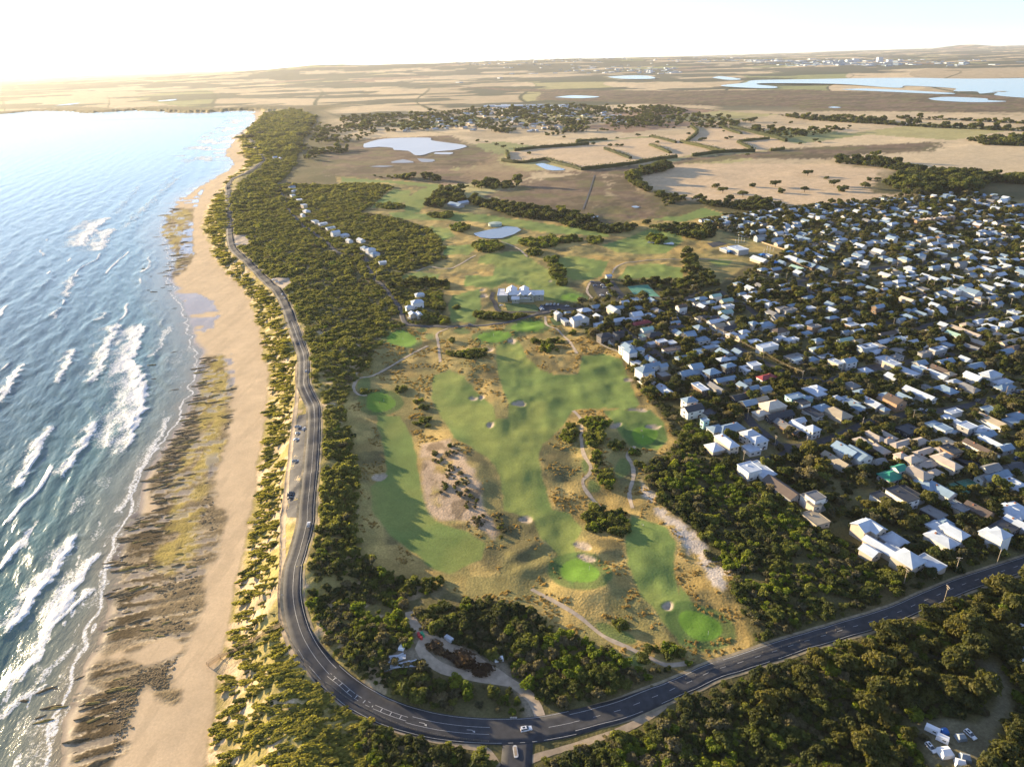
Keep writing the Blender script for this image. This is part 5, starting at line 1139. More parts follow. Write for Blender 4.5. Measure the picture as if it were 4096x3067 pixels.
# solar array on the pyramid-roofed house's long wing
for root, x, y, L, st, rt, rc, wc, rf in HREC:
    q = march('I', 225, 355)
    if math.hypot(x-q[0], y-q[1]) < 6 and L > 22:
        for a_ in range(9):
            sp = MB(); sp.box((0, 0, 0), (1.5, 3.0, .06), 0); o = obj('solar_panel', sp.mesh('solar_panel', [SOLAR]), rf, (-1.5+a_*1.6, -1.9, SH+1.55)); o.rotation_euler = (math.atan(.6), 0, 0)

# ------------------------------------------------------------------ the clubhouse
q = march('J', 520, 430); club = obj('clubhouse', None, None, (q[0], q[1], zat(*q)+.6), R(-4), label='large grey-shingled golf clubhouse with many white gabled roofs', category='clubhouse')
wall, roof = MB(), MB(); cw = []
for cx, cy, l2, w2, st, rt in ((4, 0, 38, 11, 2, 'g'), (-2, -4.5, 7, 9.5, 2, 'g'), (-7.5, -9, 8, 8, 1, 'g'), (9.5, -5, 7, 9, 2, 'g'), (18.5, -2, 9.5, 9, 2, 'g'), (-13, 9, 11, 22, 2, 'g'), (1, 11, 10, 17, 2, 'g'), (-22, -2, 11, 12, 2, 'f'), (-25, 14, 7, 24, 1, 'f'), (1, -8, 16, 3, 1, 'f')):
    wing(wall, roof, cx, cy, l2+.02*len(cw), w2+.015*len(cw), st, rt); cw.append((cx, cy, l2, w2, st)); HP.append((q[0]+cx, q[1]+cy, l2/2, w2/2, 0.))
obj('wall', wall.mesh('wall', [mat('shingle_wall', (.30, .30, .24), .9, .2, var=.1, scale=1.)]), club); rf = obj('roof', roof.mesh('roof', [mat('club_roof', (.62, .63, .66), .55, .35, var=.08, scale=.3)]), club)
add_windows(club, [cw[i] for i in (1, 2, 3, 4, 0, 7, 9)], 500, 34)
for cx, cy, z in ((-4, 1.5, 8.6), (8, 1.5, 8.6), (-13, 6, 9.3)): o = obj('chimney', CHIMMESH, rf, (cx, cy, z)); o.scale = (1.2, 1.2, 1.3)
# ------------------------------------------------------------------ vegetation
bark = mat('bark', (.13, .10, .075), .9, .1, var=.2, scale=2)
F_OLIVE = foliage('olive_foliage', (.070, .086, .028), (.115, .133, .036), (.168, .179, .048)); F_GREY = foliage('grey_foliage', (.098, .098, .058), (.139, .130, .077), (.180, .157, .093))
F_BRIGHT = foliage('bright_foliage', (.105, .147, .022), (.147, .189, .028), (.182, .210, .031)); F_EUC = foliage('gum_foliage', (.066, .074, .025), (.107, .109, .033), (.157, .144, .044)); F_DARK = foliage('dark_foliage', (.053, .066, .026), (.074, .087, .034), (.098, .108, .039))
F_DUNE = foliage('dune_foliage', (.22, .22, .055), (.28, .27, .068), (.35, .32, .085), .55)
F_HEATH = foliage('heath_foliage', (.14, .155, .046), (.185, .195, .058), (.24, .24, .072), .55); F_STRAW = foliage('straw_tussock', (.34, .25, .10), (.42, .31, .125), (.50, .37, .16), .5)
def leaf_cloud(r_, lobes, n, qs, flat=.75, core=True):
    """leaf-sized faces over the surface of several lobes; lobes = [(x,y,z,r)]"""
    V = []; Fc = []
    wts = np.array([l[3]**2 for l in lobes]); wts = wts/wts.sum()
    for l, wt in zip(lobes, wts):
        m = max(6, int(n*wt)); d = r_.normal(size=(m, 3)); d /= np.linalg.norm(d, axis=1)[:, None]; d[:, 2] = np.where(d[:, 2] < -.35, -d[:, 2], d[:, 2])
        rad = l[3]*(1+.22*r_.normal(size=m)*.5+.12*np.sin(d[:, 0]*7+d[:, 1]*5)); c = np.array(l[:3])+d*rad[:, None]*np.array([1, 1, flat])
        nn = d+r_.normal(size=(m, 3))*.55; nn /= np.linalg.norm(nn, axis=1)[:, None]
        t1 = np.cross(nn, r_.normal(size=(m, 3))); t1 /= np.linalg.norm(t1, axis=1)[:, None]; t2 = np.cross(nn, t1); s_ = qs*r_.uniform(.6, 1.35, m)[:, None]
        q = np.stack([c-t1*s_, c+t2*s_*.8, c+t1*s_, c-t2*s_*.8], 1); b0 = len(V)*1; V.append(q)
    V = np.concatenate(V).reshape(-1, 3); Fc = np.arange(len(V)).reshape(-1, 4)
    if core:
        for l in lobes:
            k = 6; ring = []
            for zz, rr in ((-.7, .45), (0, .80), (.6, .52)):
                for j in range(k): a_ = 2*math.pi*j/k; ring.append((l[0]+math.cos(a_)*rr*l[3]*.9, l[1]+math.sin(a_)*rr*l[3]*.9, l[2]+zz*l[3]*flat*.9))
            b0 = len(V); V = np.vstack([V, ring]); f = []
            for rr in range(2):
                for j in range(k): f.append((b0+rr*k+j, b0+rr*k+(j+1) % k, b0+(rr+1)*k+(j+1) % k, b0+(rr+1)*k+j))
            f.append((b0+12, b0+13, b0+14, b0+15)); f.append((b0+12, b0+15, b0+16, b0+17)); Fc = np.vstack([Fc, f])
    return V, Fc
def limbs(r_, lobes, h0=0.):
    mb = MB(); top = .45*np.mean([l[2] for l in lobes]); mb.bar((0, 0, -.25), (0, 0, top), .075, 0, 6, .05)
    for l in lobes: mb.bar((0, 0, top-.02), (l[0]*.85, l[1]*.85, l[2]), .045, 0, 4, .02)
    return mb
PROTO = bpy.data.collections.new('plant_shapes')          # shapes the masses of scrub draw on; not part of the scene itself
def proto(kind, k, m, n=300, qs=.17):
    r_ = np.random.default_rng(100+k)
    if kind == 'bush':
        L = [(r_.uniform(-.15, .15), r_.uniform(-.15, .15), r_.uniform(.35, .55), r_.uniform(.40, .55))]+[(math.cos(a_)*r_.uniform(.25, .80), math.sin(a_)*r_.uniform(.25, .80), r_.uniform(.12, .75), r_.uniform(.16, .42)) for a_ in r_.uniform(0, 6.28, 9)]
    elif kind == 'dune':
        L = [(r_.uniform(-.8, .8), r_.uniform(-.35, .35), r_.uniform(.12, .3), r_.uniform(.22, .42)) for _ in range(7)]
    else:
        L = [(0, 0, 1.15, .42)]+[(math.cos(a_)*.62*r_.uniform(.7, 1.15), math.sin(a_)*.62*r_.uniform(.7, 1.15), r_.uniform(.75, 1.35), r_.uniform(.24, .44)) for a_ in np.linspace(0, 5.5, 7)+r_.uniform(0, .8, 7)]
    V, Fc = leaf_cloud(r_, L, n, qs); crown = mesh_np('crown', V, Fc, [m]); lb = limbs(r_, L); trunk = lb.mesh('trunk', [bark])
    # joined shape for the masses
    tv = np.array(lb.v); me = bpy.data.meshes.new('plant'); me.from_pydata(np.vstack([V, tv]).tolist(), [], Fc.tolist()+[tuple(len(V)+i for i in f) for f in lb.f]); me.materials.append(m); me.materials.append(bark)
    me.polygons.foreach_set('material_index', np.array([0]*len(Fc)+[1]*len(lb.f), np.int32)); me.update()
    o = bpy.data.objects.new('plant_%02d' % k, me); PROTO.objects.link(o); return crown, trunk
PR = []
for k, (kd, m) in enumerate([('bush', F_OLIVE), ('bush', F_OLIVE), ('bush', F_OLIVE), ('bush', F_DARK), ('bush', F_GREY), ('bush', F_BRIGHT), ('tree', F_EUC), ('tree', F_OLIVE), ('tree', F_DARK), ('tree', F_EUC), ('dune', F_DUNE), ('dune', F_OLIVE), ('tree', F_GREY), ('bush', F_HEATH), ('bush', F_HEATH), ('dune', F_STRAW)]):
    PR.append(proto(kd, k, m, 640 if kd == 'tree' else 520, .13 if kd == 'tree' else .125))
def gn_scatter():
    g = bpy.data.node_groups.new('scatter_plants', 'GeometryNodeTree'); g.interface.new_socket('Geometry', in_out='INPUT', socket_type='NodeSocketGeometry'); g.interface.new_socket('Geometry', in_out='OUTPUT', socket_type='NodeSocketGeometry')
    n = g.nodes; i_ = n.new('NodeGroupInput'); o_ = n.new('NodeGroupOutput'); ip = n.new('GeometryNodeInstanceOnPoints'); ci = n.new('GeometryNodeCollectionInfo'); ci.inputs['Collection'].default_value = PROTO; ci.inputs['Separate Children'].default_value = True; ci.inputs['Reset Children'].default_value = True
    ip.inputs['Pick Instance'].default_value = True
    def na(nm, ty): q = n.new('GeometryNodeInputNamedAttribute'); q.data_type = ty; q.inputs['Name'].default_value = nm; return q
    a_ = na('idx', 'INT'); b_ = na('rot', 'FLOAT_VECTOR'); c_ = na('scl', 'FLOAT_VECTOR')
    g.links.new(i_.outputs[0], ip.inputs['Points']); g.links.new(ci.outputs[0], ip.inputs['Instance']); g.links.new(a_.outputs[0], ip.inputs['Instance Index']); e2r = n.new('FunctionNodeEulerToRotation'); g.links.new(b_.outputs[0], e2r.inputs[0]); g.links.new(e2r.outputs[0], ip.inputs['Rotation']); g.links.new(c_.outputs[0], ip.inputs['Scale']); g.links.new(ip.outputs[0], o_.inputs[0])
    return g
GN = gn_scatter()
def mass(name, label, P, scl, idx, cat):
    me = bpy.data.meshes.new(name); me.vertices.add(len(P)); me.vertices.foreach_set('co', P.astype(np.float32).ravel())
    rot = np.zeros((len(P), 3), np.float32); rot[:, 2] = rng.uniform(0, 6.28, len(P)); rot[:, :2] = rng.normal(0, .06, (len(P), 2))
    rot[idx == 10, 2] = R(18)+rng.normal(0, .3, (idx == 10).sum()); rot[idx == 11, 2] = R(18)+rng.normal(0, .3, (idx == 11).sum())
    at = me.attributes.new('idx', 'INT', 'POINT'); at.data.foreach_set('value', idx.astype(np.int32))
    at = me.attributes.new('rot', 'FLOAT_VECTOR', 'POINT'); at.data.foreach_set('vector', rot.ravel()); at = me.attributes.new('scl', 'FLOAT_VECTOR', 'POINT'); at.data.foreach_set('vector', scl.astype(np.float32).ravel())
    o = obj(name, me, label=label, kind='stuff', category=cat); md = o.modifiers.new('scatter', 'NODES'); md.node_group = GN; return o
# where nothing grows: roads, paths, pads, houses, clearings
def free(x, y, pad=1.2, house=True):
    ok = np.ones(x.shape, bool)
    for nm, lb, P, wd, kd in ROADS:
        D, _, _ = dline(x, y, P[::2] if len(P) > 8 else P, 14.); ok &= D > wd/2+pad+(2.0 if nm == 'main_road' else 0.)
    for nm, lb, P, kd in PADS: ok &= sdf(x, y, P, 10.) < -pad
    D, _, _ = dline(x, y, Pw, 14.); ok &= D > 8.2
    if house:
        for hx, hy, la, wa, ro in HP:
            r2_ = max(la, wa)*1.45+pad; s_ = np.nonzero((np.abs(x-hx) < r2_) & (np.abs(y-hy) < r2_))[0]
            if not len(s_): continue
            dx = x[s_]-hx; dy = y[s_]-hy; c_ = math.cos(ro); n2_ = math.sin(ro); ok[s_] &= ~((np.abs(dx*c_+dy*n2_) < la+pad) & (np.abs(-dx*n2_+dy*c_) < wa+pad))
    return ok
BANDS = [(0, 330, 2.8), (330, 520, 3.0), (520, 850, 3.6), (850, 1400, 5.0), (1400, 2300, 8.0), (2300, 4800, 15.)]
def scatter(P, k=1., inside=0.):
    P = np.asarray(P); lo = P.min(0); hi = P.max(0); out = []
    for d0, d1, s_ in BANDS:
        s_ = s_*k; y0, y1 = max(lo[1], 60), min(hi[1], d1)
        if y0 >= y1: continue
        gx, gy = np.meshgrid(np.arange(lo[0], hi[0], s_), np.arange(y0, y1, s_)); gx = (gx+rng.uniform(-.48, .48, gx.shape)*s_).ravel(); gy = (gy+rng.uniform(-.48, .48, gy.shape)*s_).ravel(); d = np.hypot(gx, gy)
        m = (d >= d0) & (d < d1) & (np.abs(gx) < .85*gy+90); gx, gy = gx[m], gy[m]; m = sdf(gx, gy, P, 5.) > inside; out.append(np.column_stack([gx[m], gy[m], np.full(m.sum(), s_/k)]))
    return np.concatenate(out) if out else np.zeros((0, 3))
SA = W("1: 1570,905 1640,820 1720,740 1900,712 2050,765 1960,900 1930,1000 1900,1080 1840,1150 1800,1190 1870,1200 2212,1200 2: 200,1190 330,1215 200,1320 120,1380 330,1410 560,1480 640,1560 650,1640 5: 690,20 500,80 350,140 560,150 690,180 690,215 640,230 660,330 690,440 500,440 440,440 430,455 330,470 "
       "250,570 180,700 90,790 60,880 15,960 40,1050 85,1150 70,1300 105,1400 112,1600 8: 95,50 85,150 130,280 250,390 420,450 640,460 640,540 450,530 430,640 500,640 800,590 1000,565 1260,660 1400,780 1560,830 1800,950 1850,1010 2000,1025 2190,1030 9: 60,970 300,945 450,905 300,985 0,1085 "
       "8: 2190,1110 1900,1225 1600,1305 1300,1365 850,1365 600,1335 400,1285 250,1225 0,1040 7: 2130,960 2040,820 1990,700 1955,560 1965,420 1990,300 2020,100 2040,0 4: 2070,1400 2080,1000 2050,900 2010,760 2000,600 1920,430 1860,250 1700,100 1600,0 1: 1520,1560 1500,1300 1540,1190 1700,1090 1725,1040 1650,900")
SB = W("7: 1400,1656 1400,1300 1420,1050 1470,870 1540,600 1580,350 1620,0 4: 1660,1500 1720,1100 1740,800 1700,540 1580,210 1420,30 1: 1380,1600 1330,1450 1400,1300 1470,1200 1600,1100 1600,1000 1560,900 1610,870 1600,900 1650,970 1690,1040 1590,1100 1470,1180 1465,1400 1480,1560 4: 1540,20 1680,150 1800,260 1870,450 1910,620 1905,900 1880,1200 1840,1500 1825,1655 "
       "7: 1815,300 1800,560 1800,720 1850,860 1920,980 2020,1090 2110,1190 2211,1270 8: 100,1330 300,1430 560,1500 850,1560 980,1656 1000,1900 7: 1400,1900")
SCP = W("5: 2060,1610 1970,1450 1965,1402 2020,1330 2110,1285 2185,1200 2135,1100 2075,1030 2010,950 1940,870 A: -100,330 0,380 150,450 330,560 360,680 560,900 780,1000 860,1100 1050,1320 1300,1500 1600,1600 9: 830,90 1000,180 1200,260 1350,420 1500,470 1700,490 1400,600 1100,700 800,790 500,890 465,880 465,820 410,680 325,570 305,500 350,400 165,300 145,200 10,65 8: 2205,50")
SDP = W("8: 1240,1625 1400,1575 1750,1485 2100,1295 9: 0,1180 200,1095 500,1000 800,905 1100,815 1400,715 1700,595 1850,525 2000,475 2300,385 2600,1000 2600,1900 8: 1230,1900")
BELT = [(W(t), k, dn) for t, k, dn in (
    ("2: 540,1340 620,1240 800,1230 780,1290 1100,1320 1500,1390 1700,1450 1560,1450 1200,1420 850,1330 680,1320 640,1350", 1.0, .8), ("2: 1400,1440 1700,1480 1900,1460 1880,1500 1720,1520 1450,1470", 1.0, .8), ("3: 0,1470 200,1480 210,1540 100,1560 0,1540 2: 2000,1480 2100,1470", 1.0, .9),
    ("3: 40,1290 240,1320 500,1300 640,1340 480,1370 200,1340", 1.0, .65), ("3: 1310,1200 1500,1120 1700,1110 1990,1150 2300,1150 2300,1200 1990,1180 1900,1250 1600,1270 1480,1250", .85, 1.), ("3: 1840,910 2300,880 2300,950 1950,940", .8, .9), ("3: 960,1030 1250,1040 1560,1110 1500,1130 1300,1090 1000,1060", 1., .6),
    ("2: 0,760 700,720 1300,690 1600,690 2212,700 3: 60,740 480,790 300,830 2: 2212,830 1850,840 1500,870 1350,880 1000,860 850,820 400,860 0,830", .9, .24), ("2: -300,800 0,820 250,840 0,1000 -250,1050", 1., .25), ("3: 420,830 700,850 1100,830 880,880 660,895 460,860", 1., .6), ("2: 660,1180 1180,1200 1130,1220 960,1230 700,1200", 1.1, .3),
    ("2: 160,1140 800,1165 790,1180 400,1165", 1.1, .45), ("2: 1850,1140 2000,1090 2150,1080 2100,1110 1900,1150 2000,1240 1980,1250 1840,1160", .7, .8), ("2: 2010,1250 2212,1280 3: 40,1290 2: 2100,1340 2060,1300", 1., .5), ("3: 640,750 900,770 1310,800 1700,825 2300,850 2300,858 1700,833 1200,805 800,780", .7, .7), ("3: 990,750 1320,790 1300,800 1000,758", .7, .7), ("3: 1380,765 2300,800 2300,808 1400,770", .7, .7),
    ("3: 0,1640 60,1480 200,1490 120,1560 100,1655", 1., .0), ("5: 380,170 560,160 690,180 690,210 560,200 400,210", 1., .8), ("5: 330,190 400,260 360,300 300,220", 1., .5), ("C: 0,0 120,20 200,130 330,230 470,330 480,420 200,440 0,420 0,330 150,340 250,290 100,260 0,240", 1.15, .75), ("5: 1830,180 1850,170 1960,280 1940,290", .9, .9), ("5: 1700,170 1720,170 1800,270 1760,280", .9, .9), ("5: 1800,165 2200,170 2212,270 2080,270 2000,190 1830,190", 1.2, .6))]
GS = ell("5 375 870 40 16;5 505 948 28 9;5 535 988 22 10;5 500 1092 26 14;5 565 1106 22 14;5 555 1065 18 10;5 1330 600 40 22;5 1265 560 32 10;5 1400 615 22 13;5 1395 560 40 10;5 830 645 110 20;5 725 555 20 9;5 1640 1095 75 42;5 1640 1190 60 50;5 1780 1240 50 34;5 1650 1340 22 60;5 1715 1450 42 60;5 1480 1150 55 60;8 1645 60 70 80;8 1790 80 65 80;8 1790 720 24 22;8 1835 752 24 20;8 2030 900 40 26;8 2150 920 65 45;8 1960 950 38 20;"
         "5 1900 1280 28 14;5 1930 1352 26 15;5 1400 115 50 38;5 1430 175 28 22;5 620 270 32 26;5 640 320 36 22;5 560 400 60 26;5 660 430 40 18;5 950 392 85 26;5 1110 398 105 18;2 770 1480 55 22;2 950 1600 85 35;2 1290 1575 120 34;2 650 1400 70 16;2 320 1340 90 14;2 1250 1640 50 18;2 1480 1560 80 14;2 2040 1555 60 22;2 1640 1560 50 22;8 1250 1180 40 60;5 1500 505 18 12;5 1360 30 40 20;5 160 885 50 9;2 1750 1480 40 12;5 745 340 10 8")
GW = ell("5 640 1330 42 24;5 720 1400 60 42;5 790 1500 62 60;5 650 1500 30 34;5 840 1600 50 40;8 890 60 46 40;8 1030 100 26 90;5 720 1260 40 40;5 600 1280 20 16")
acc = []    # x, y, size, type code   types: 0 scrub, 1 dune, 2 tree, 3 golf shrub, 4 belt
def put(a, ty): acc.append(np.column_stack([a, np.full(len(a), ty)]))
a = scatter(SA, 1.05); a = a[free(a[:, 0], a[:, 1]) & (sdf(a[:, 0], a[:, 1], CLEAR) < 1)]; g_ = fbm(a[:, 0]/17., a[:, 1]/17., 401, 3); a = a[(g_ < .635) | (rng.random(len(a)) < .25)]; put(a, 0)
a = scatter(SB, .74); sw_, sc_2 = shore(a[:, 0], a[:, 1]); dv = fbm(a[:, 0]/7.+a[:, 1]/40., a[:, 1]/5., 81, 3)+.25*sstep(10, 45, sc_2)-.10; a_ok = free(a[:, 0], a[:, 1]) & (sc_2 > 4) & ((dv > .455) | (rng.random(len(a)) < .12)); a = a[a_ok]; lowd = sc_2[a_ok] < 62+(fbm(a[:, 0]/30., a[:, 1]/30., 402, 2)-.5)*60; put(a[lowd], 1); put(a[~lowd], 0)
a = scatter(SCP, 1.0); a = a[free(a[:, 0], a[:, 1])]; g_ = fbm(a[:, 0]/15., a[:, 1]/15., 403, 3); a = a[(g_ < .64) | (rng.random(len(a)) < .25)]; put(a, 0)
a = scatter(SDP, 1.0); a = a[free(a[:, 0], a[:, 1]) & ((sdf(a[:, 0], a[:, 1], CAMP) < -2.2) | (rng.random(len(a)) < .035))]; put(a, 0)
a = scatter(TOWN, 1.15); a = a[free(a[:, 0], a[:, 1], .7)]; g_ = fbm(a[:, 0]/40., a[:, 1]/40., 404, 2); a = a[(rng.random(len(a)) < .52+1.0*(g_-.35)) & (sdf(a[:, 0], a[:, 1], OVAL) < -2)]; lw = march('C', np.array([640., 850, 1080, 860, 700]), np.array([790., 720, 800, 860, 870])); a = a[sdf(a[:, 0], a[:, 1], lw) < 0]; put(a, 2)
for P in GS: a = scatter(P, .85, -.5); a = a[free(a[:, 0], a[:, 1], .4)]; put(a, 3)
for P in GW: a = scatter(P, .62, -.5); a = a[rng.random(len(a)) < .38]; a[:, 2] *= .5; put(a, 5)
a = scatter(GOLF, .62); fa = np.full(len(a), -1e6)
for P in FAIR+GREEN+TEE+BUNK+[WASTE]: fa = np.maximum(fa, sdf(a[:, 0], a[:, 1], P, 5.))
a = a[(fa < -1.2) & free(a[:, 0], a[:, 1], .4)]; g_ = fbm(a[:, 0]/12., a[:, 1]/12., 407, 3); a = a[(g_ > .555) & (rng.random(len(a)) < .5) & (np.hypot(a[:, 0], a[:, 1]) < 700)]; a[:, 2] *= .42; put(a, 6)
for P, k, dn in BELT: a = scatter(P, k); cl_ = fbm(a[:, 0]/90., a[:, 1]/90., 405, 2); a = a[(rng.random(len(a)) < dn*(np.clip((cl_-.35)*7, 0, 2) if dn < .5 else 1.)) & free(a[:, 0], a[:, 1])]; put(a, 4)
AC = np.concatenate(acc); ty = AC[:, 3].astype(int); n_ = len(AC)
z_ = Hf(AC[:, 0], AC[:, 1]); dist_ = np.hypot(AC[:, 0], AC[:, 1])
r0 = AC[:, 2]*np.choose(ty, [.80, .66, .62, .74, .80, .8, .7])*np.clip(rng.lognormal(0, .34, n_), .45, 1.9); r0 = np.where(ty == 2, np.clip(rng.lognormal(math.log(2.5), .36, n_), 1.2, 5.5)*np.maximum(1, dist_/1100), r0)
idx_ = np.zeros(n_, int); u_ = rng.random(n_)
cl = fbm(AC[:, 0]/22., AC[:, 1]/22., 410, 2)+rng.normal(0, .07, n_)
idx_ = np.where(cl < .40, 3, np.where(cl < .48, 0, np.where(cl < .56, 1, np.where(cl < .62, 2, np.where(cl < .68, 4, 5)))))
idx_ = np.where((ty == 0) & (u_ < .16), 4, idx_); idx_ = np.where((ty == 0) & (u_ > .93), 5, idx_)
idx_ = np.where(ty == 1, np.where(u_ < .8, 10, 11), idx_); heath = (ty == 0) & (AC[:, 0] < -35) & (AC[:, 1] > 330) & (rng.random(n_) < .85); idx_ = np.where(heath, np.where(u_ < .5, 13, 14), idx_); idx_ = np.where(ty == 6, 15, idx_); idx_ = np.where(ty == 5, np.where(u_ < .75, 4, 0), idx_); idx_ = np.where(ty == 2, np.choose((u_*6).astype(int), [6, 7, 8, 9, 12, 3]), idx_); idx_ = np.where(ty == 4, np.where(u_ < .35, 3, np.where(u_ < .6, 8, np.where(u_ < .8, 7, 0))), idx_); idx_ = np.where(ty == 3, np.where(u_ < .5, 1, np.where(u_ < .8, 0, 5)), idx_)
inSD = sdf(AC[:, 0], AC[:, 1], SDP) > 0; tall = (ty == 0) & inSD & (rng.random(n_) < sstep(70, 200, AC[:, 0])*.34); idx_ = np.where(tall, np.where(u_ < .6, 6, 9), idx_); r0 = np.where(tall, r0*1.35, r0)
hs = np.where(np.isin(idx_, (6, 7, 8, 9, 12)), rng.uniform(.85, 1.25, n_), rng.uniform(.75, 1.2, n_)); r0 = np.where((ty == 4) & (dist_ > 2300), r0*.55, r0); hs = np.where(ty == 1, rng.uniform(.4, .75, n_), hs); hs = np.where((ty == 0) & (dist_ > 450), hs*.55, hs); hs = np.where(ty == 6, rng.uniform(.5, .9, n_), hs)
SCL = np.column_stack([r0*rng.uniform(.9, 1.15, n_)*np.where(ty == 1, 1.5, 1), r0, r0*hs]); PT = np.column_stack([AC[:, :2], z_-.05])
vis = (np.abs(AC[:, 0]) < .74*AC[:, 1]+12) & (AC[:, 1] > 178)
size_px = np.where(vis, r0/dist_, 0); order = np.argsort(-size_px); single = np.zeros(n_, bool)
PLANTS = {0: ('coastal_shrub', 'shrub'), 1: ('dune_shrub', 'shrub'), 2: ('garden_tree', 'tree'), 3: ('golf_shrub', 'shrub'), 4: ('windbreak_tree', 'tree')}
inSC = sdf(AC[:, 0], AC[:, 1], SCP) > 0
def plant_label(i):
    t_ = ty[i]; k = idx_[i]; look = {3: 'dark rounded', 4: 'grey-brown', 5: 'bright yellow-green', 0: 'dull olive', 1: 'olive green', 2: 'light olive'}.get(k, 'tall spreading')
    if t_ == 2: return 'leafy garden tree among the nearest town houses', 'garden trees between the houses'
    if t_ == 3: return '%s shrub standing alone on the golf rough' % look, '%s shrubs on the golf course' % look
    wh = 'south of the coast road' if inSD[i] else 'between the links and the nearest houses' if inSC[i] else 'on the seaward side of the road' if AC[i, 0] < np.interp(AC[i, 1], MPs[:, 1], MPs[:, 0]) and AC[i, 0] < -40 else 'inside the road bend'
    return '%s %s in the dense scrub %s' % (look, 'gum tree' if k in (6, 9) else 'bush', wh), '%s plants in the scrub %s' % (look, wh)
MPs = MP[np.argsort(MP[:, 1])]
cnt = 0
for i in order:
    if cnt >= 300: break
    if size_px[i] <= 0: break
    if ty[i] in (1, 5, 6): continue
    single[i] = True; cnt += 1; k = idx_[i]; nm, cat = PLANTS[ty[i]]
    if k in (6, 9) and ty[i] == 0: nm, cat = 'gum_tree', 'tree'
    lb, gr = plant_label(i); root = obj(nm, None, None, tuple(PT[i]), rng.uniform(0, 6.28), label=lb, category=cat, group=gr); root.scale = tuple(SCL[i])
    obj('crown', PR[k][0], root); obj('trunk', PR[k][1], root)
for code, (nm, lb, cat) in {0: ('coastal_scrub', 'dense olive coastal scrub covering the dunes and verges', 'scrub'), 1: ('dune_scrub', 'low sunlit dune shrubs combed by the wind above the beach', 'scrub'), 2: ('town_trees', 'mass of garden trees filling the gaps between town roofs', 'trees'), 3: ('golf_scrub', 'patches of dark shrubs scattered over the golf links', 'scrub'), 5: ('sand_heath', 'low grey-brown heath tufts over the sandy waste', 'heath'), 6: ('rough_tussock', 'straw-coloured tussock grass in the golf rough', 'grass'), 4: ('far_woodland', 'dark belts of trees across the far paddocks', 'trees')}.items():
    m = (ty == code) & ~single
    if m.any(): mass(nm, lb, PT[m], SCL[m], idx_[m], cat)
print('PLANTS', n_, [(c, int((ty == c).sum())) for c in range(7)])
# windbreak hedges in the paddocks, each a thing of its own
def hedge(P, wd, h, label, seed):
    P = smooth_line(P, 8.); N = normals2(P); r_ = np.random.default_rng(seed); L = arc(P); n = int(L[-1]*1.1); s_ = r_.uniform(0, L[-1], n); x = np.interp(s_, L, P[:, 0]); y = np.interp(s_, L, P[:, 1]); nx = np.interp(s_, L, N[:, 0]); ny = np.interp(s_, L, N[:, 1])
    side = r_.choice([-1, 1, 0], n, p=[.36, .36, .28]); u = np.where(side == 0, r_.uniform(-.5, .5, n), side*.5)*wd; hh = h*(.82+.36*vnoise(s_/9., s_*0, seed)); zz = np.where(side == 0, hh, hh*r_.uniform(.05, 1, n)); z0 = Hf(x, y)
    c = np.column_stack([x+nx*u, y+ny*u, z0+zz]); nn = np.column_stack([nx*side, ny*side, np.where(side == 0, 1., .2)])+r_.normal(0, .4, (n, 3)); nn /= np.linalg.norm(nn, axis=1)[:, None]; t1 = np.cross(nn, r_.normal(size=(n, 3))); t1 /= np.linalg.norm(t1, axis=1)[:, None]; t2 = np.cross(nn, t1); q = r_.uniform(1.0, 2.1, n)[:, None]
    V = np.stack([c-t1*q, c+t2*q*.8, c+t1*q, c-t2*q*.8], 1).reshape(-1, 3); F = np.arange(len(V)).reshape(-1, 4)
    zc = Hf(P[:, 0], P[:, 1]); hv = h*.86*(.85+.3*vnoise(L/12., L*0, seed)); cs = []
    for u_, k_ in ((-.44, 0), (-.44, .8), (-.2, 1), (.2, 1), (.44, .8), (.44, 0)): cs.append(np.column_stack([P+N*(u_*wd), zc-.5+hv*k_]))
    cs = np.array(cs).transpose(1, 0, 2); n1, k1 = cs.shape[:2]; ix = np.arange(n1*k1).reshape(n1, k1)+len(V); F2 = np.stack([ix[:-1, :-1], ix[1:, :-1], ix[1:, 1:], ix[:-1, 1:]], -1).reshape(-1, 4)
    caps = np.array([[ix[0, 0], ix[0, 1], ix[0, 4], ix[0, 5]], [ix[-1, 0], ix[-1, 1], ix[-1, 4], ix[-1, 5]]])
    obj('windbreak_hedge', mesh_np('windbreak_hedge', np.vstack([V, cs.reshape(-1, 3)]), np.vstack([F, F2, caps]), [F_DARK]), label=label, category='hedge', group='windbreak hedges of the tan paddocks')
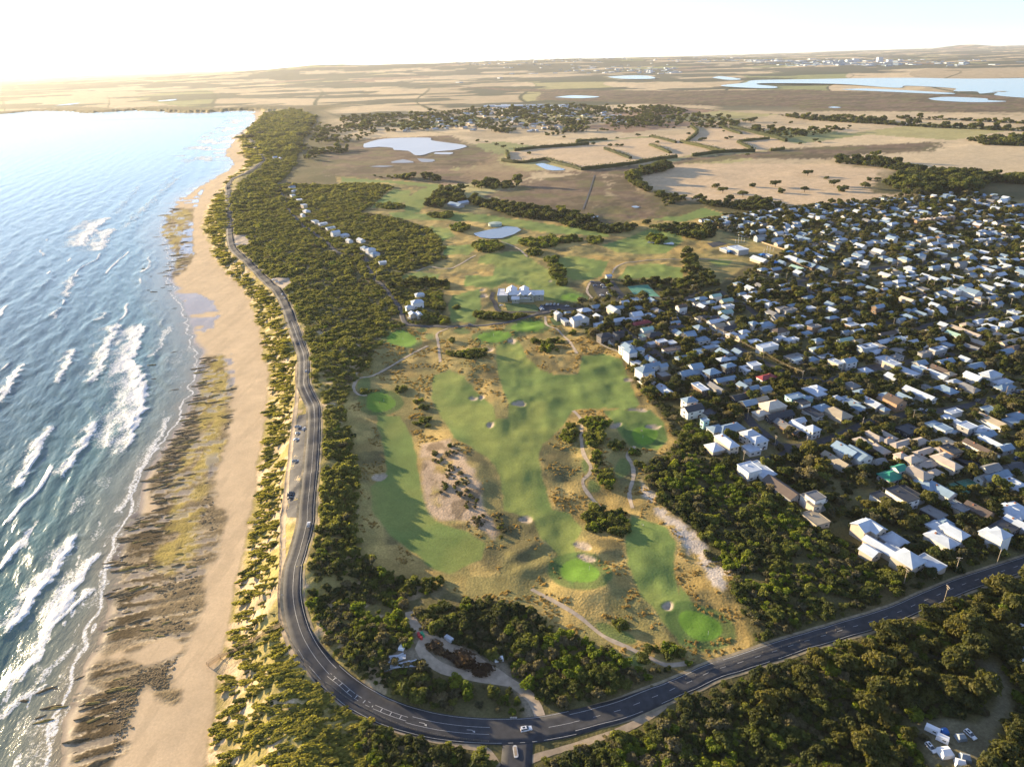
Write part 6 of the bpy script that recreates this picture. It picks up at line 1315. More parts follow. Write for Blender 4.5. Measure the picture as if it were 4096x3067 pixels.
HED = [("2: 1040,1045 1140,1058 1230,1052 1320,1038 1400,1062 1560,1105", 9, "dark hedge zigzagging beside the farm pond"), ("2: 1560,1105 1800,1078 2000,1045 2170,1022", 10, "long straight dark hedge along the paddock's marsh side"), ("2: 1120,980 1280,962 1450,950 1600,938", 9, "upper hedge running behind the pale paddock"), ("2: 1520,925 1600,915 1720,908", 8, "short hedge above the pale paddock beside a round tree"),
       ("2: 1705,968 1790,998 1872,1030", 8, "short diagonal hedge in the pale paddock's middle"), ("2: 2000,942 2060,965 2130,995", 8, "second diagonal hedge right of the paddock middle"), ("2: 1070,985 1082,1030", 8, "stub of hedge closing the paddock's seaward end"), ("2: 2000,888 2080,905 2165,928", 8, "hedge with two round trees above the paddock"), ("3: 55,820 95,860 30,915", 8, "bent hedge at the left of the second paddock"), ("3: 245,825 310,850 380,870", 8, "hedge ending mid paddock near scattered trees"),
       ("3: 310,828 450,860 580,890 670,920", 11, "thick long hedge slanting down from the dark wood"), ("3: 360,925 400,945 450,968", 8, "lower arm of the angled hedge"), ("3: 360,922 450,912 560,902", 8, "upper arm of the angled hedge"), ("3: 65,1015 250,992 470,985", 10, "long hedge in front of the brown scrub flat"), ("3: -10,925 130,955 280,990", 10, "hedge running down to the brown scrub flat"), ("3: 570,980 655,970", 8, "short hedge on the brown scrub flat")]
for k, (t_, h, lb) in enumerate(HED): hedge(W(t_), 9., h, lb, 500+k)
TP = parse("3: 210,1215 600,1210 640,1250 790,1245 480,1300 390,1275 930,1160 810,1140 1030,1240 980,1205 1210,1170 1262,1172 1060,1225 1180,1222 450,1212 260,1250 310,1290 420,1012 115,912 140,912 285,902 312,902 40,872 265,857 760,935 860,920 890,925 600,805 700,800 2: 1440,897 1740,947 1785,952 1812,947 1630,942 1215,998 1050,962 1005,942 940,927 880,917 1170,942 1530,917 1785,902 2045,927 1920,887 1970,1450 1900,1480")
PTREE = []
for k, (p, x, y) in enumerate(TP):
    q = march(p, x, y); i = 8 if k % 2 else 3; s_ = float(rng.uniform(5.5, 9.)) if p == '2' or y < 1100 else float(rng.uniform(6, 11)); root = obj('paddock_tree', None, None, (q[0], q[1], zat(*q)-.1), float(rng.uniform(0, 6)), label='', category='tree', group='lone trees of the tan paddocks'); PTREE.append(root); root.scale = (s_, s_, s_*(.75 if i == 8 else 1.0)); obj('crown', PR[i][0], root); obj('trunk', PR[i][1], root)

PL = {'the bright farm pond': march('2', 1340, 1085), 'the forest edge': march('3', 1600, 1180), 'the wide shallow lake': march('2', 500, 950), 'the angled hedge': march('3', 380, 935), 'the school oval': march('G', 800, 650), 'the thick long hedge': march('3', 560, 885)}
pb = {}
for o in PTREE: k = min(PL, key=lambda q: math.hypot(PL[q][0]-o.location[0], PL[q][1]-o.location[1])); pb.setdefault(k, []).append(o)
for k, os_ in pb.items():
    os_.sort(key=lambda o: math.hypot(PL[k][0]-o.location[0], PL[k][1]-o.location[1]))
    for i, o in enumerate(os_): o['label'] = 'dark rounded lone tree in the dry paddocks, %s to %s' % (ORD[i] if i < 10 else '%dth nearest' % (i+1), k)
# ------------------------------------------------------------------ rock ledges on the shore platform
ROCK = mat('reef_rock', (.17, .122, .062), .85, .25, var=.4, scale=.7, bump=.12, bscale=1.6); ROCKY = mat('weedy_rock', (.27, .20, .06), .85, .25, var=.35, scale=.7, bump=.12, bscale=1.6)
def ledge_mesh(seed, m):
    r_ = np.random.default_rng(seed); k = 12; t_ = np.linspace(0, 2*math.pi, k, endpoint=False); out = 1+.22*r_.normal(size=k); bx = np.cos(t_)*out; by = np.sin(t_)*out*.9
    V = [(x, y, -.6) for x, y in zip(bx, by)]+[(x*.93, y*.85, .55+.25*r_.random()+.25*y) for x, y in zip(bx, by)]+[(x*.6, y*.5, .85+.3*r_.random()+.25*y) for x, y in zip(bx, by)]
    F = [(i, (i+1) % k, k+(i+1) % k, k+i) for i in range(k)]+[(k+i, k+(i+1) % k, 2*k+(i+1) % k, 2*k+i) for i in range(k)]; me = bpy.data.meshes.new('rock_ledge'); me.from_pydata(V, [], F+[tuple(range(2*k, 3*k))]); me.materials.append(m); me.update(); return me
LM_ = [ledge_mesh(600+k, ROCK if k % 3 else ROCKY) for k in range(9)]
BASE_R = np.array([(-1, -.6, -.4), (.9, -.8, -.4), (1.1, .7, -.4), (-.8, .9, -.4), (-.7, -.4, .5), (.6, -.5, .7), (.7, .5, .4), (-.5, .6, .6)]); BASE_F = [(4, 5, 6, 7), (0, 1, 5, 4), (1, 2, 6, 5), (2, 3, 7, 6), (3, 0, 4, 7)]
cand = []
for P in REEF:
    lo, hi = P.min(0), P.max(0); n = int((hi-lo).prod()/ (7. if P[:, 1].mean() < 700 else 60.)); xs = rng.uniform(lo[0], hi[0], n); ys = rng.uniform(lo[1], hi[1], n); m = sdf(xs, ys, P) > .5; cand.append(np.column_stack([xs, ys])[m])
cand = np.concatenate(cand); sw_, sc_2 = shore(cand[:, 0], cand[:, 1]); bwid = np.maximum(sw_-sc_2, 10); fr = sw_/bwid
al = np.maximum(sdf(cand[:, 0], cand[:, 1], ALGAE, 5) > 0, sdf(cand[:, 0], cand[:, 1], ALGAE2, 5) > 0)
clus = fbm(cand[:, 0]/22., cand[:, 1]/9., 620, 2)
keep = (rng.random(len(cand)) < np.where(al, .12, np.clip(1.0-1.3*fr, .06, 1))*sstep(.42, .62, clus)*.8) & (sc_2 < -4) & (sw_ > -10); cand = cand[keep]; fr = fr[keep]
STR = R(15); sz_ = np.clip(rng.lognormal(0, .45, len(cand)), .5, 2.6)*np.clip(1.25-fr, .4, 1.2)*np.clip(cand[:, 1]/450, .8, 2.2); zr = Hf(cand[:, 0], cand[:, 1])
extra = W("4: 1010,300 1130,345 1200,395 955,457 990,610 1130,630 975,720 1080,755 905,715 1000,805 1130,875 930,490 940,165 980,140 1060,210 1090,190 1000,240 1100,230 960,230 920,180 1110,140 930,90 7: 150,1240 290,1165 370,1275 340,1270 265,1335 290,1360 515,1080 340,1150"); extra = np.column_stack([extra])
cand = np.vstack([cand, extra]); sz_ = np.concatenate([sz_, rng.uniform(.9, 1.8, len(extra))]); zr = np.concatenate([zr, np.full(len(extra), -.1)])
pr_ = np.argsort(-sz_/np.hypot(cand[:, 0], cand[:, 1])); big_ = set(pr_[:300].tolist()); RV_, RF_ = [], []; nb = 0
def ZN(y): return 'at the near end of the beach' if y < 235 else 'just below the timber staircase' if y < 275 else 'level with the road bend' if y < 330 else 'level with the lower car park' if y < 420 else 'level with the upper car park' if y < 560 else 'past the tide pools' if y < 760 else 'at the far reef'
lw_ = np.where(rng.random(len(cand)) < .5, 1., 1.5)
for i in range(len(cand)):
    L_ = 2.1*sz_[i]*lw_[i]; wd_ = .70*sz_[i]; hh_ = .34*min(1.5, sz_[i]); a_ = STR+rng.normal(0, .18)
    if i in big_:
        o = obj('rock_ledge', LM_[i % 9], None, (cand[i, 0], cand[i, 1], zr[i]-.1), a_, label='brown %srock ledge on the shore platform %s' % ('weed-covered ' if i % 9 % 3 == 0 else '', ZN(cand[i, 1])), category='rock', group='rock ledges of the shore platform'); o.scale = (L_, wd_, hh_)
    else:
        me = LM_[i % 9]; v = np.array([q.co for q in me.vertices])*(L_, wd_, hh_); c_, s_ = math.cos(a_), math.sin(a_); RV_.append(np.column_stack([v[:, 0]*c_-v[:, 1]*s_+cand[i, 0], v[:, 0]*s_+v[:, 1]*c_+cand[i, 1], v[:, 2]+zr[i]-.1])); RF_ += [tuple(nb+j for j in p_.vertices) for p_ in me.polygons]; nb += len(v)
for P in REEF[:2]:     # grey rubble towards the top of the platform
    lo, hi = P.min(0), P.max(0); xs = rng.uniform(lo[0], hi[0], 16000); ys = rng.uniform(lo[1], hi[1], 16000); s1, s2 = shore(xs, ys); f_ = s1/np.maximum(s1-s2, 10); k_ = (sdf(xs, ys, P) > 0) & (rng.random(16000) < sstep(.35, .55, f_+.25*(vnoise(xs/14., ys/14., 630)-.5))*sstep(.95, .7, f_)*.55*sstep(.40, .60, fbm(xs/13., ys/13., 631, 3))*sstep(0, 9, sdf(xs, ys, P))) & (sdf(xs, ys, ALGAE, 3) < 0)
    xs, ys = xs[k_], ys[k_]; zs = Hf(xs, ys)
    for x, y, z in zip(xs, ys, zs):
        s_ = rng.uniform(.35, .9); a_ = STR+rng.normal(0, .6); c_, n_s = math.cos(a_), math.sin(a_); v = BASE_R*(s_*1.3, s_*.8, s_*.5); RV_.append(np.column_stack([v[:, 0]*c_-v[:, 1]*n_s+x, v[:, 0]*n_s+v[:, 1]*c_+y, v[:, 2]+z])); RF_ += [tuple(nb+j for j in p_) for p_ in BASE_F]; nb += len(v)
me = bpy.data.meshes.new('reef_rocks'); me.from_pydata(np.concatenate(RV_).tolist(), [], RF_); me.materials.append(ROCK); me.update(); obj('reef_rocks', me, label='brown broken rock rubble spread along the shore platform', kind='stuff', category='rocks'); print('ROCKS', len(cand))

# ------------------------------------------------------------------ cars
TYRE = mat('tyre', (.02, .02, .02), .9); LAMP = mat('lamp_glass', (.7, .7, .7), .2, .6); TAIL = mat('tail_lamp', (.35, .02, .02), .3); RIMM = mat('rim', (.4, .4, .42), .3, .5, metal=.6)
CPAINT = {k: mat('paint_'+k, c, .25, .5) for k, c in dict(white=(.78, .79, .80), silver=(.42, .44, .46), dark=(.035, .04, .045), blue=(.05, .10, .22), red=(.3, .03, .03)).items()}
def car_parts(suv):
    h = 1.72 if suv else 1.46; L = 4.7 if suv else 4.5; w_ = 1.86; P = {}
    mb = MB(); bz = .42; belt = h*.60
    prof = [(-L/2, bz), (L/2, bz), (L/2, belt*.82), (L/2-.12, belt*.92), (L*.23, belt), (-L/2+.05, belt*1.02), (-L/2, belt*.8)]
    n = len(prof); V = [(x, -w_/2*(1 if z < belt*.9 else .95), z) for x, z in prof]+[(x, w_/2*(1 if z < belt*.9 else .95), z) for x, z in prof]
    mb.poly(V, [tuple(range(n)), tuple(range(2*n-1, n-1, -1))]+[((i+1) % n, i, n+i, n+(i+1) % n) for i in range(n)], 0)
    xr0, xr1 = (-L*.44, L*.02) if suv else (-L*.28, L*.02); mb.box(((xr0+xr1)/2, 0, h-.04), (xr1-xr0, w_*.74, .08), 0)
    for sx_ in (-1, 1): mb.bar((xr1, sx_*w_*.37, h-.06), (L*.22, sx_*w_*.45, belt), .045, 0); mb.bar((xr0, sx_*w_*.37, h-.06), (-L*.47 if suv else -L*.40, sx_*w_*.45, belt), .06, 0)
    P['body'] = (mb, 'paint')
    mb = MB(); a_, b_ = (xr0, -L*.475 if suv else -L*.41), (xr1, L*.23)
    V = [(a_[1], -w_*.455, belt), (b_[1], -w_*.455, belt), (b_[1], w_*.455, belt), (a_[1], w_*.455, belt), (a_[0], -w_*.365, h-.08), (b_[0], -w_*.365, h-.08), (b_[0], w_*.365, h-.08), (a_[0], w_*.365, h-.08)]
    mb.poly(V, [(0, 1, 5, 4), (1, 2, 6, 5), (2, 3, 7, 6), (3, 0, 4, 7), (4, 5, 6, 7)], 0); 
    if suv: mb.box((-L*.2, 0, h+.012), (1.1, .8, .03), 0)
    P['windows'] = (mb, GLASS)
    return P, L, w_, h
def wheel_mesh():
    mb = MB(); mb.bar((0, -.11, 0), (0, .11, 0), .34, 0, 12); mb.bar((0, -.125, 0), (0, .125, 0), .21, 1, 8); return mb
WHM = wheel_mesh().mesh('wheel', [TYRE, RIMM]); mb = MB(); mb.box((0, 0, 0), (.08, .42, .16), 0); HLM = mb.mesh('headlight', [LAMP]); mb = MB(); mb.box((0, 0, 0), (.08, .36, .2), 0); TLM = mb.mesh('tail_light', [TAIL])
CARM = {}
for suv in (0, 1):
    P, L, w_, h = car_parts(suv)
    for cn, cm in CPAINT.items():
        one = MB()
        for k_, (mb, m) in P.items(): one.poly(mb.v, mb.f, 0 if m == 'paint' else 1)
        for sx_ in (-1, 1):
            for sy_ in (-1, 1): one.bar((sx_*L*.30, sy_*(w_/2-.13), .34), (sx_*L*.30, sy_*(w_/2+.02), .34), .34, 2, 8)
        CARM[suv, cn] = (P['body'][0].mesh('body', [cm]), P['windows'][0].mesh('windows', [GLASS]), one.mesh('car', [cm, GLASS, TYRE]), L, w_, h)
def car(x, y, rz, cn, suv, label, group=None, detail=False, dz=.30):
    b_, g_, one, L, w_, h = CARM[suv, cn]; z = zat(x, y)+lift(x, y)+(.14 if dz is None else dz)-.22
    if not detail: return obj('parked_car', one, None, (x, y, z), rz, label=label, category='car', **({'group': group} if group else {}))
    r_ = obj('car', None, None, (x, y, z), rz, label=label, category='car', **({'group': group} if group else {})); obj('body', b_, r_); obj('windows', g_, r_)
    for sx_ in (-1, 1):
        for sy_ in (-1, 1): obj('wheel', WHM, r_, (sx_*L*.30, sy_*(w_/2-.10), .34))
    for sy_ in (-1, 1): obj('headlight', HLM, r_, (L/2, sy_*.62, .78)); obj('tail_light', TLM, r_, (-L/2, sy_*.66, .92))
    return r_
def road_heading(P, q, off):
    s_ = s_of(P, q); a_ = along(P, max(s_-2, 0), s_+2, 3); t_ = a_[2]-a_[0]; t_ /= np.hypot(*t_); nrm = np.array([-t_[1], t_[0]]); c_ = a_[1]+nrm*off; return c_, math.atan2(t_[1], t_[0])
for (p, x, y), off, cn, suv, lb, flip in ((('M', 1105, 850), 0.0, 'white', 1, 'white SUV with dark sunroof turning at the road junction', 0), (('7', 1965, 103), 1.9, 'white', 1, 'white SUV driving along the coast road below the car park', 1), (('4', 1960, 770), 1.9, 'silver', 0, 'grey car alone on the coast road above the car park', 1), (('4', 1815, 258), 1.9, 'white', 1, 'white van-like car leading two on the far coast road', 1), (('4', 1830, 290), 1.9, 'silver', 0, 'grey car following a white one on the far coast road', 1)):
    c_, h_ = road_heading(MP, march(p, x, y), off); car(c_[0], c_[1], h_+(math.pi if flip else 0)+(.12 if p == 'M' else 0), cn, suv, lb, None, True, .55)
c_, h_ = road_heading(ROADS[2][2], march('5', 830, 438), 0.); car(c_[0], c_[1], h_, 'dark', 1, 'dark car on the club road below the clubhouse', None, True, .32)
for k, (t_, rz, cn, suv, lb) in enumerate((("4: 1930,1115", 12, 'silver', 1, 'silver car, topmost in the seaside car park'), ("4: 1971,1128", 80, 'white', 1, 'white car parked by itself against the car park kerb strip'), ("4: 1930,1156", 14, 'silver', 0, 'second silver car down in the seaside car park'), ("4: 1920,1195", 8, 'white', 0, 'small white car, third down in the seaside car park'), ("4: 1915,1337", 14, 'silver', 1, 'grey car alone in the middle of the seaside car park'), ("4: 1886,1543", 16, 'dark', 0, 'dark car, upper of three side by side'), ("4: 1886,1558", 16, 'dark', 1, 'dark SUV, middle of three side by side'), ("4: 1884,1573", 16, 'dark', 0, 'dark car, lowest of three side by side'),
        ("4: 1775,160", 30, 'white', 0, 'white car on the sandy lookout lot, upper of two'), ("4: 1795,178", 25, 'silver', 0, 'grey car on the sandy lookout lot, lower of two'), ("1: 1530,1585", 20, 'white', 0, 'pale car at the left of the far lookout lot'), ("1: 1582,1588", 20, 'dark', 0, 'dark car at the right of the far lookout lot'))):
    q = W(t_)[0]; car(q[0], q[1], R(rz), cn, suv, lb, 'cars in the lots along the coast road', k < 8, .28)
crng = random.Random(5)
def cars(txt, rz, label, group, jit=6):
    for k, (p, x, y) in enumerate(parse(txt)):
        q = march(p, x, y); car(q[0], q[1], R(rz+crng.uniform(-jit, jit)), crng.choice(['white', 'white', 'white', 'silver', 'silver', 'dark', 'blue']), crng.random() < .5, label, group, False, .30)
cars("J: 805,535 800,552 790,568 805,588", 20, 'car nosed in at the left end of the club forecourt', 'cars at the left end of the club forecourt'); cars("J: 870,515 900,515 933,512 985,512 1040,515", 75, 'car in the row facing the clubhouse garden', 'cars in the row on the club forecourt'); cars("J: 1170,540 205,530", 10, 'lone car parked near the clubhouse drive', 'lone cars near the clubhouse')
cars("J: 1540,185 1585,240 1690,228 1720,265 1680,380", 15, 'car parked on the upper club car park', 'cars on the upper club car park'); cars("J: 1780,345 1790,372 1805,395 1945,425 2050,400", 15, 'car parked beside the hedge of the club car parks', 'cars beside the car park hedge')
cars("E: 390,120 1235,125 1260,220 1335,268 1465,255 1480,200 2055,685 2165,700", -50, 'car parked along the street nearest the club', 'cars along the upper streets', 30); cars("A: 465,200 400,220 1210,75 1015,150 E: 945,1345", -60, 'car on a driveway near the fairway houses', 'cars on driveways near the fairway', 40)
cars("B: 1370,230 1610,230 1885,230 2010,150 2140,115 2190,105 870,350 975,365", 20, 'car parked along the bent town street', 'cars along the bent town street', 8); cars("B: 1475,740 2105,985 460,1370 365,1380 35,455", 20, 'car parked in a yard beside the sandy courtyard houses', 'cars in yards of the lower town', 60)
cars("D: 630,985 685,1005 720,1020 830,885 485,1465 60,695 105,720 190,755 90,760 610,530 720,335 735,510 1260,1195", -20, 'car parked on an upper town street', 'cars on the upper town streets', 50); cars("C: 835,600 800,635 1500,410 1680,490 1850,525 570,1235 640,1130 730,1235 515,1090 435,1080 1770,590", -65, 'car parked near the overhead cables street', 'cars near the cable street', 15); cars("5: 440,410 460,425", -50, 'car beside the white houses in the scrub', 'cars by the white houses')

# ------------------------------------------------------------------ camping ground in the scrub
CANV = mat('canvas_white', (.75, .76, .78), .6); CANB = mat('canvas_blue', (.03, .12, .38), .7); CANG = mat('canvas_grey', (.25, .29, .33), .7)
def tent(t_, rz, m, L, w_, h, lb):
    L *= .82; w_ *= .82
    q = W(t_)[0]; r_ = obj('tent', None, None, (q[0], q[1], zat(*q)), R(rz), label=lb, category='tent', group='tents and caravans of the camping ground'); mb = MB(); x, y = L/2, w_/2
    mb.poly([(-x, -y, 0), (x, -y, 0), (x, y, 0), (-x, y, 0), (-x*.8, -y*.92, h*.62), (x*.8, -y*.92, h*.62), (x*.8, y*.92, h*.62), (-x*.8, y*.92, h*.62), (-x*.6, 0, h), (x*.6, 0, h)], [(0, 1, 5, 4), (1, 2, 6, 5), (2, 3, 7, 6), (3, 0, 4, 7), (4, 5, 9, 8), (5, 6, 9), (6, 7, 8, 9), (7, 4, 8)], 0); obj('canopy', mb.mesh('canopy', [m]), r_)
    mb = MB()
    for a_, b_ in ((-1, -1), (1, -1), (1, 1), (-1, 1)): mb.bar((a_*x*1.05, b_*y*1.05, 0), (a_*x*.85, b_*y*.95, h*.6), .03, 0)
    obj('poles', mb.mesh('poles', [RIMM]), r_)
def caravan(t_, rz, L, lb):
    L *= .88
    q = W(t_)[0]; r_ = obj('caravan', None, None, (q[0], q[1], zat(*q)), R(rz), label=lb, category='caravan', group='tents and caravans of the camping ground'); mb = MB(); mb.box((0, 0, 1.55), (L, 2.3, 2.1), 0, 0, .94); mb.box((0, 0, 2.68), (L*.9, 2.0, .14), 0); obj('body', mb.mesh('body', [CANV]), r_)
    for sy_ in (-1, 1): obj('wheel', WHM, r_, (0, sy_*1.0, .34)); w0 = obj('window', WINMESH, r_, (L*.15, sy_*1.14, 1.8), 0 if sy_ < 0 else math.pi); w0.scale = (1.4, 1, .7)
    mb = MB(); mb.bar((L/2, .6, .6), (L/2+1.2, 0, .55), .05, 0); mb.bar((L/2, -.6, .6), (L/2+1.2, 0, .55), .05, 0); obj('drawbar', mb.mesh('drawbar', [TYRE]), r_)
caravan("9: 1615,1430", -40, 6, "white caravan at the top left of the camp clearing"); caravan("9: 1680,1488", -40, 5, "white camper trailer below the blue tent"); caravan("9: 2190,985", -75, 6, "white caravan at the right edge by the trees"); caravan("9: 2185,890", -60, 5, "half-hidden caravan under gum trees at the edge")
tent("9: 1690,1437", 10, CANB, 4, 3.4, 2.6, "blue tent beside the white caravan"); tent("9: 1800,1472", 5, CANG, 4.5, 3.5, 2.5, "grey-blue tent between two shrubs"); tent("9: 1700,1572", 5, CANV, 6.5, 5.5, 2.8, "large white annexe tent in the camp clearing"); tent("9: 1830,1605", -20, CANG, 5, 4, 2.4, "pale tarp shelter below the annexe tent"); tent("9: 1800,1642", -20, CANV, 5, 4, 2.5, "white shelter at the bottom of the camp clearing"); tent("9: 2005,1095", 15, CANB, 4.5, 3.6, 2.3, "dark blue tent beside the camp track"); tent("9: 2200,760", -60, CANV, 5, 4, 2.5, "white shelter deep in the gum trees")
for t_, rz, cn, lb in (("9: 1607,1537", -78, 'white', 'white utility car left of the annexe tent'), ("9: 1862,1452", -70, 'white', 'white car at the right of the camp clearing'), ("9: 2160,985", -70, 'blue', 'dark blue car by the caravan at the edge')):
    q = W(t_)[0]; car(q[0], q[1], R(rz), cn, 1, lb, None, True, .05)

# ------------------------------------------------------------------ works clearing: brush piles, stores
F_BRUSH = foliage('dead_brush', (.07, .045, .03), (.10, .065, .04), (.13, .09, .055))
for k, (t_, sx_, sy_, h) in enumerate((("8: 610,885", 6, 5, 3.0), ("8: 720,950", 9, 5.5, 3.4), ("8: 830,985", 7, 5, 3.2), ("8: 915,1035", 6, 4.5, 2.8))):
    q = W(t_)[0]; r_ = np.random.default_rng(700+k); L = [(r_.uniform(-.6, .6), r_.uniform(-.5, .5), r_.uniform(.05, .4), r_.uniform(.35, .55)) for _ in range(6)]; V, Fc = leaf_cloud(r_, L, 420, .12)
    o = obj('brush_pile', mesh_np('brush_pile', V, Fc, [F_BRUSH]), None, (q[0], q[1], zat(*q)), R(-25), label='%s of the four brown brush piles in the works clearing' % ('uppermost', 'second', 'third', 'lowest')[k], category='brush pile', group='brush piles'); o.scale = (sx_, sy_, h)
METAL = mat('zinc_sheet', (.45, .48, .52), .45, .5, var=.15); DRUM = {c: mat('drum_'+c, v, .5) for c, v in dict(red=(.45, .05, .05), green=(.04, .28, .14)).items()}
for k, (x, y, c) in enumerate(((500, 803, 'red'), (505, 815, 'red'), (518, 828, 'red'), (517, 803, 'green'), (530, 812, 'green'), (522, 800, 'green'))):
    q = march('8', x, y); mb = MB(); mb.bar((0, 0, 0), (0, 0, 1.5), .7, 0, 10); mb.bar((0, 0, 1.5), (0, 0, 1.7), .62, 0, 10); obj('storage_drum', mb.mesh('storage_drum', [DRUM[c]]), None, (q[0], q[1], zat(*q)), label='%s plastic storage drum standing in the works clearing' % c, category='drum', group='%s drums of the works clearing' % c)
for k, (t_, L, w_, h, rz, lb) in enumerate((("8: 403,868", 7, 2.5, 1.2, 75, "white container standing on end of the works yard"), ("8: 365,955", 8, 4, .9, 20, "stack of pale metal sheets in the works yard"), ("8: 380,1005", 12, 3, .7, 15, "bundle of pale pipes at the yard's lower edge"), ("8: 1020,967", 4, 2, 1.6, 10, "small white tank by the dirt track"), ("8: 552,745", 4, 3, 1.0, 30, "white debris heap beside the upper track"), ("8: 697,835", 4.5, 2, 1.7, -40, "grey trailer parked on the upper track"))):
    q = W(t_)[0]; mb = MB(); r_ = random.Random(k)
    if 'stack' in lb or 'pipes' in lb or 'debris' in lb:
        for j in range(9): mb.box((r_.uniform(-.2, .2)*L, (j % 3-1)*w_*.3, .2+j//3*.35), (L*r_.uniform(.5, .9), w_*.26, .25), 0, r_.uniform(-.25, .25))
    else: mb.box((0, 0, h/2+.15), (L, w_, h), 0, 0, .97); mb.box((0, 0, h+.2), (L*.9, w_*.85, .1), 0); mb.box((0, 0, .08), (L*.8, w_*.6, .16), 0)
    obj(('container', 'sheet_stack', 'pipe_bundle', 'tank', 'debris_heap', 'trailer')[k], mb.mesh('store', [CANV if k in (0, 3, 4) else METAL]), None, (q[0], q[1], zat(*q)), R(rz), label=lb, category=('container', 'stack', 'pipes', 'tank', 'debris', 'trailer')[k])

# ------------------------------------------------------------------ beach staircase
WOOD = mat('weathered_timber', (.42, .30, .17), .85, .2, var=.2, scale=1.5)
P = W("7: 1815,738 1750,765 1700,790 1640,830 1580,862 1520,895 1470,915 1420,940 1345,992", 1.2); z_st = Hf(P[:, 0], P[:, 1])+np.linspace(1.0, .9, len(P)); P3 = np.column_stack([P, z_st])
st = obj('beach_staircase', None, label='timber staircase stepping down the dune to the beach', category='staircase'); A_ = arc(P); N = normals2(P)
for side in (-.9, .9):
    mb = MB()
    for i in range(len(P3)-1):
        a_ = P3[i]+np.append(N[i]*side, 0); b_ = P3[i+1]+np.append(N[i+1]*side, 0); mb.bar(a_, b_, .10, 0); mb.bar(a_+(0, 0, 1.05), b_+(0, 0, 1.05), .07, 0); mb.bar(a_+(0, 0, .55), b_+(0, 0, .55), .05, 0)
    obj('handrail', mb.mesh('handrail', [WOOD]), st)
mb = MB(); mb.box((0, 0, 0), (.34, 1.8, .07)); TREAD = mb.mesh('tread', [WOOD]); mb = MB(); mb.box((0, 0, -.9), (.16, .16, 4.2)); POSTM = mb.mesh('post', [WOOD])
for s_ in np.arange(.3, A_[-1], .55):
    x = np.interp(s_, A_, P3[:, 0]); y = np.interp(s_, A_, P3[:, 1]); z = np.interp(s_, A_, P3[:, 2]); j = min(len(P)-2, np.searchsorted(A_, s_)-1); d = P[j+1]-P[j]; obj('tread', TREAD, st, (x, y, z), math.atan2(d[1], d[0]))
for i in range(len(P3)):
    for side in (-.95, .95): q = P3[i]+np.append(N[i]*side, 0); obj('post', POSTM, st, tuple(q))

# ------------------------------------------------------------------ fences
def fence(Pl, gap, h, m, label, rails=(.35, .95), r_=.05, solid=False):
    f = obj('fence', None, label=label, category='fence'); Pl = smooth_line(Pl, 2.); A2 = arc(Pl); mb = MB(); mb.box((0, 0, h/2-.2), (.16, .16, h+.5)); pm = mb.mesh('post', [m]); ss = np.arange(0, A2[-1], gap); x = np.interp(ss, A2, Pl[:, 0]); y = np.interp(ss, A2, Pl[:, 1]); z = Hf(x, y)
    for i in range(len(ss)): obj('post', pm, f, (x[i], y[i], z[i]))
    mb = MB()
    for i in range(len(ss)-1):
        if solid:
            d = math.hypot(x[i+1]-x[i], y[i+1]-y[i]); a_ = math.atan2(y[i+1]-y[i], x[i+1]-x[i]); mb.box(((x[i]+x[i+1])/2, (y[i]+y[i+1])/2, (z[i]+z[i+1])/2+h*.5), (d*.97, .05, h*.9), 0, a_)
        else:
            for q in rails: mb.bar((x[i], y[i], z[i]+q*h), (x[i+1], y[i+1], z[i+1]+q*h), r_, 0)
    obj('paling' if solid else 'rail', mb.mesh('rail', [m]), f)
GREYW = mat('grey_timber', (.22, .20, .17), .9, .2, var=.2, scale=2)
fence(W("7: 1815,20 1812,300 1806,500 1808,700 1835,750 1880,850 1950,970 2040,1080 2130,1170 2211,1250"), 4, 1.1, GREYW, 'low post and rail fence on the seaward side of the footpath')
fence(W("8: -100,1115 0,1185 150,1280 350,1375 560,1440 800,1480 1000,1500"), 3, 1.0, GREYW, 'wire fence between the road bend and the footpath'); fence(W("E: 0,790 150,860 330,930 450,1020 540,1120 600,1300 660,1400 800,1510"), 4, 1.7, GREYW, 'dark boundary fence between the fairway and the first houses', solid=True)
fence(W("G: 310,440 500,500 700,560 900,640 1100,710 1340,785"), 6, 1.8, mat('tan_paling', (.45, .34, .22), .9, .2, var=.15), 'tan paling fence along the sports oval', solid=True); fence(W("9: 20,1090 300,990 600,895 900,800 1100,740"), 5, 1.0, GREYW, 'thin fence in the verge of the straight road')

